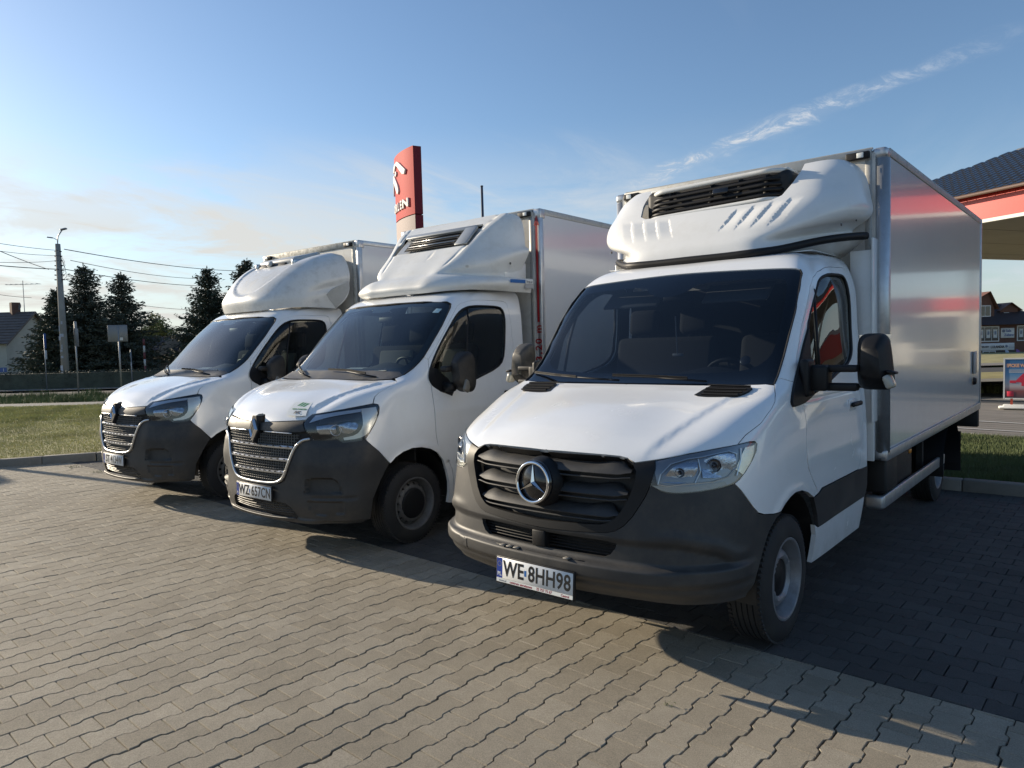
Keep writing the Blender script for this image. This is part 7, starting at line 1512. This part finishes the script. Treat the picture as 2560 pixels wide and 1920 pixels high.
def fairing_b(root):
    S = Surf(NET_DB)
    op = [(0,2.165,2.735),(.50,2.165,2.735),(.585,2.17,2.742),(.60,2.26,2.82),(.595,2.41,2.965),(.57,2.425,2.975),(0,2.425,2.975)]
    um, vm = S.u[-1], S.v[-1]; out = [(-um, 0), (um, 0), (um, vm), (-um, vm)]
    def rel(P, uv):
        x = np.abs(P[:, 0]); z = P[:, 2]; ed = np.interp(z, [2.48, 3.05], [.46, .66])
        return -.010*np.exp(-((x-ed)/.014)**2)*np.clip((z-2.5)/.05, 0, 1)+.004*np.sin(P[:, 0]*3)*(z > 2.5)-.006*np.exp(-((P[:, 0]-.12)/.012)**2)*np.clip((2.73-z)/.05, 0, 1)*np.clip((z-2.6)/.05, 0, 1)
    fa = panel(S, out, 'wind_deflector', WHITE_DULL, root, gap=.001, uv=True, step=.03, holes=[[tuple(p) for p in np.concatenate([S.near(op), (S.near(op)*[-1, 1])[::-1]])]], disp=rel, thick=.02)
    b = MB(); b.rbox((0, 2.360, 2.785), (1.12, .33, .15), .03, 3, rot=(R(42.7), 0, 0)); u = b.build('cooling_unit', mat('unit_silver', (.36, .37, .37), .35, metal=.3, coat=.3), root)
    v = lambda x, t, n_: (x, 2.185+.225*t+(n_+.004)*.68, 2.752+.208*t-(n_+.004)*.735)       # along the sloping face: t up the slope, n_ outwards is negative
    for k in range(5):
        b = MB(); t = .10+.15*k; b.tube([v(-.36, t, -.014), v(.33, t, -.014)], .0095, 6, flat=.7); b.build('unit_grille_bar', GRILLEDARK if k % 2 == 0 else SATIN, u)
    b = MB(); b.add([v(-.40, .03, -.008), v(.36, .03, -.008), v(.36, .78, -.008), v(-.40, .78, -.008)], [(0, 1, 2, 3)]); b.build('unit_grille_back', GRILLEDARK, u)
    b = MB(); b.rbox(v(.455, .46, -.010), (.17, .28, .03), .01, 2, rot=(R(45), 0, 0)); b.build('unit_end_cover', MATS['unit_silver'], u)
    b = MB(); b.rbox(v(-.02, .93, -.010), (1.04, .06, .03), .01, 2, rot=(R(45), 0, 0)); b.build('unit_top_cover', MATS['unit_silver'], u)
    MB().box((0, 2.55, 2.70), (1.5, .02, .6)).build('deflector_back', GRILLEDARK, fa)
    for q in (1, -1):
        b = MB(); b.rbox((q*.885, 2.55, 2.47), (.012, .30, .17), .004, 1, rot=(0, 0, R(-10)*q)); b.build('deflector_fin', WHITE_FAIR, fa)
        for y, z in ((2.42, 2.535), (2.58, 2.575)):
            b = MB(); b.lathe([(.0001, .006), (.012, .004), (.013, 0)], 10, Matrix.Translation((q*.925, y, z)) @ Matrix.Rotation(R(90)*q, 4, 'Y')); b.build('deflector_screw', STEEL_DARK, fa)
    P, N = on(S, [(1.04, 2.40, 2.345)], .004); M = face_M(P[0], (.16, 1, 0), (0, 0, 1))
    b = MB(); b.box((0, .0, 0), (.21, .035, .001), M=M); b.build('maker_sticker', BLUEPRINT, fa); b = MB(); b.box((.16, 0, 0), (.11, .036, .001), M=M); b.build('maker_sticker_white', PAPER, fa)
    text_obj('sticker_lettering', 'Snep.pl', .03, GREYPRINT, fa, M @ Matrix.Translation((.16, 0, .002)), .0002, bold=.0006)
    b = MB(); b.box((.16, -.045, 0), (.12, .045, .001), M=M); b.build('type_label', mat('label_grey', (.4, .4, .4), .4), fa)
    return fa
NET_DC = [
 [(0,1.66,2.225),(.3,1.67,2.225),(.52,1.72,2.23),(.70,1.82,2.245),(.85,2.0,2.255),(.93,2.25,2.25),(.99,2.42,2.24)],
 [(0,1.64,2.36),(.3,1.65,2.36),(.54,1.70,2.36),(.73,1.82,2.37),(.87,2.02,2.375),(.95,2.27,2.38),(1.06,2.55,2.38)],
 [(0,1.70,2.48),(.3,1.71,2.48),(.54,1.76,2.48),(.74,1.88,2.50),(.88,2.07,2.52),(.98,2.32,2.54),(1.06,2.62,2.57)],
 [(0,1.83,2.64),(.3,1.84,2.64),(.53,1.88,2.64),(.73,1.99,2.67),(.87,2.16,2.70),(.96,2.38,2.73),(1.02,2.64,2.76)],
 [(0,2.03,2.80),(.3,2.04,2.80),(.52,2.07,2.81),(.70,2.16,2.83),(.83,2.30,2.85),(.92,2.47,2.86),(.96,2.65,2.87)],
 [(0,2.25,2.91),(.3,2.25,2.91),(.52,2.28,2.92),(.68,2.35,2.94),(.78,2.45,2.95),(.85,2.56,2.95),(.88,2.66,2.95)],
 [(0,2.48,2.98),(.3,2.48,2.98),(.52,2.50,2.99),(.66,2.53,3.0),(.74,2.57,3.0),(.78,2.62,2.99),(.80,2.67,2.98)],
]
def fairing_c(root):
    S = Surf(NET_DC); um, vm = S.u[-1], S.v[-1]
    def sst(x, a, b): t = np.clip((x-a)/(b-a), 0, 1); return t*t*(3-2*t)
    def rel(P, uv):
        x = np.abs(P[:, 0]); z = P[:, 2]; r = np.hypot(x/.50, (z-2.86)/.42)
        cre = np.interp(P[:, 1], [1.8, 2.6], [2.40, 2.60])
        return -.020*(1-sst(r, .93, 1.03))-.030*np.exp(-((z-cre+.02)/.05)**2)*sst(P[:, 1], 1.95, 2.4)*(x > .6)
    fa = panel(S, [(-um, 0), (um, 0), (um, vm), (-um, vm)], 'wind_deflector', mat('grimy_white_plastic', (.66, .66, .64), .32, coat=.3, vary=(2, .04), dirt=(7, .55, (.34, .32, .27)), bump=(50, .04)), root, gap=.001, uv=True, step=.028, disp=rel, thick=.02)
    for q in (0, 1): panel(S, [(.985,2.38,2.50),(1.05,2.60,2.60),(1.07,2.60,2.50),(1.05,2.52,2.37),(.99,2.42,2.25),(.975,2.36,2.32),(.97,2.30,2.42)], 'deflector_tail', mat('dull_grey_plastic', (.42, .42, .40), .5, dirt=(5, .4, (.2, .19, .16))), fa, off=.004, gap=0, mirror=bool(q), rnd_=1)
    b = MB(); b.rbox((-.02, 2.46, 2.93), (.86, .46, .17), .05, 4, rot=(R(14), 0, 0)); u = b.build('cooling_unit', mat('unit_pale', (.50, .50, .48), .35, coat=.3, dirt=(8, .4, (.3, .28, .24))), root)
    b = MB(); b.rbox((-.30, 2.215, 2.865), (.20, .04, .085), .015, 2, rot=(R(-30), 0, 0)); b.build('unit_intake', GRILLEDARK, u)
    b = MB(); b.rbox((.05, 2.215, 2.865), (.36, .04, .085), .02, 2, rot=(R(-30), 0, 0)); b.build('unit_intake', GRILLEDARK, u)
    b = MB(); b.rbox((-.12, 2.19, 2.905), (.09, .05, .08), .02, 2, rot=(R(-30), 0, 0)); b.build('unit_rib', MATS['unit_pale'], u)
    for x in (-.47, .40):
        b = MB(); b.rbox((x, 2.26, 2.885), (.07, .14, .10), .025, 3); b.build('unit_end_lamp', SATIN, u)
    return fa
# the middle van
fairing_b(VAN_B)
bx = cargo_box(VAN_B, 1.055, 2.78, 6.6, .86, 3.125, BOXWHITE, BOXGREY, ALU_DIRTY)
M = face_M((1.012, 2.772, 2.2), (0, 0, 1), (-1, 0, 0))
b = MB(); b.box((0, 0, 0), (1.05, .026, .002), M=Matrix.Translation((1.012, 2.77, 2.46)) @ Matrix.Rotation(R(90), 4, 'X') @ Matrix.Rotation(R(90), 4, 'Z')); ar = b.build('height_arrow', RED, bx)
MB().add([(1.012-.034, 2.769, 2.95), (1.012+.034, 2.769, 2.95), (1.012, 2.769, 3.06)], [(0, 1, 2)]).build('height_arrow_head', RED, ar)
text_obj('height_lettering', '3,20', .115, RED, bx, face_M((1.012, 2.768, 1.64), (0, 0, 1), (-1, 0, 0)), .0006, bold=.002, space=1.25); text_obj('height_unit_lettering', 'm', .115, RED, bx, face_M((1.012, 2.768, 1.86), (0, 0, 1), (-1, 0, 0)), .0006, bold=.002)
S = SB
P, N = on(S, [(.415, .19, 1.20)], .018); Mst = face_M(P[0], Vector((1, .30, .0)), Vector(N[0]).cross(Vector((1, .30, 0))).normalized())
def flat_patch(pts, name, m, parent, off): return panel(SB, pts, name, m, parent, off=off, gap=0, thick=.0006, step=.02, disp=lambda P, uv: .0155*np.ones(len(P)))
st = flat_patch([(.289,.235,1.251),(.478,.274,1.247),(.545,.152,1.152),(.341,.104,1.155)], 'bonnet_sticker', PAPER, VAN_B, .0012)
for k in range(3): flat_patch([(.375+.032*k,.243,1.25),(.396+.032*k,.247,1.25),(.382+.032*k,.205,1.22),(.361+.032*k,.200,1.22)], 'sticker_stripe', GREENPRINT, st, .0022)
Pn, Nn = on(SB, [(.425, .172, 1.20)], .0195); xd = Vector(on(SB, [(.50, .19, 1.19)], 0)[0][0])-Vector(on(SB, [(.34, .15, 1.195)], 0)[0][0]); xd.normalize(); yd = Vector(Nn[0]).cross(xd)
text_obj('sticker_lettering', 'PETIT FORESTIER', .020, GREENPRINT, st, face_M(Pn[0], xd, yd), .0004, bold=.0004)
Pn, Nn = on(SB, [(.435, .145, 1.175)], .0195); text_obj('sticker_lettering', 'IVC', .040, GREYPRINT, st, face_M(Pn[0], xd, yd), .0004, bold=.002)
panel(SB, [(.70,1.555,2.055),(.755,1.57,2.055),(.745,1.53,2.005),(.69,1.51,2.005)], 'windscreen_sticker', mat('pale_blue_sticker', (.45, .6, .62), .4), VAN_B, off=-.003, gap=0, thick=0)
# the farthest van
fairing_c(VAN_C)
cargo_box(VAN_C, 1.125, 2.73, 6.6, .86, 3.15, BOXWHITE, BOXGREY, mat('lichen_stained_rail', (.46, .45, .40), .6, vary=(18, .3), dirt=(22, .85, (.17, .16, .12))))
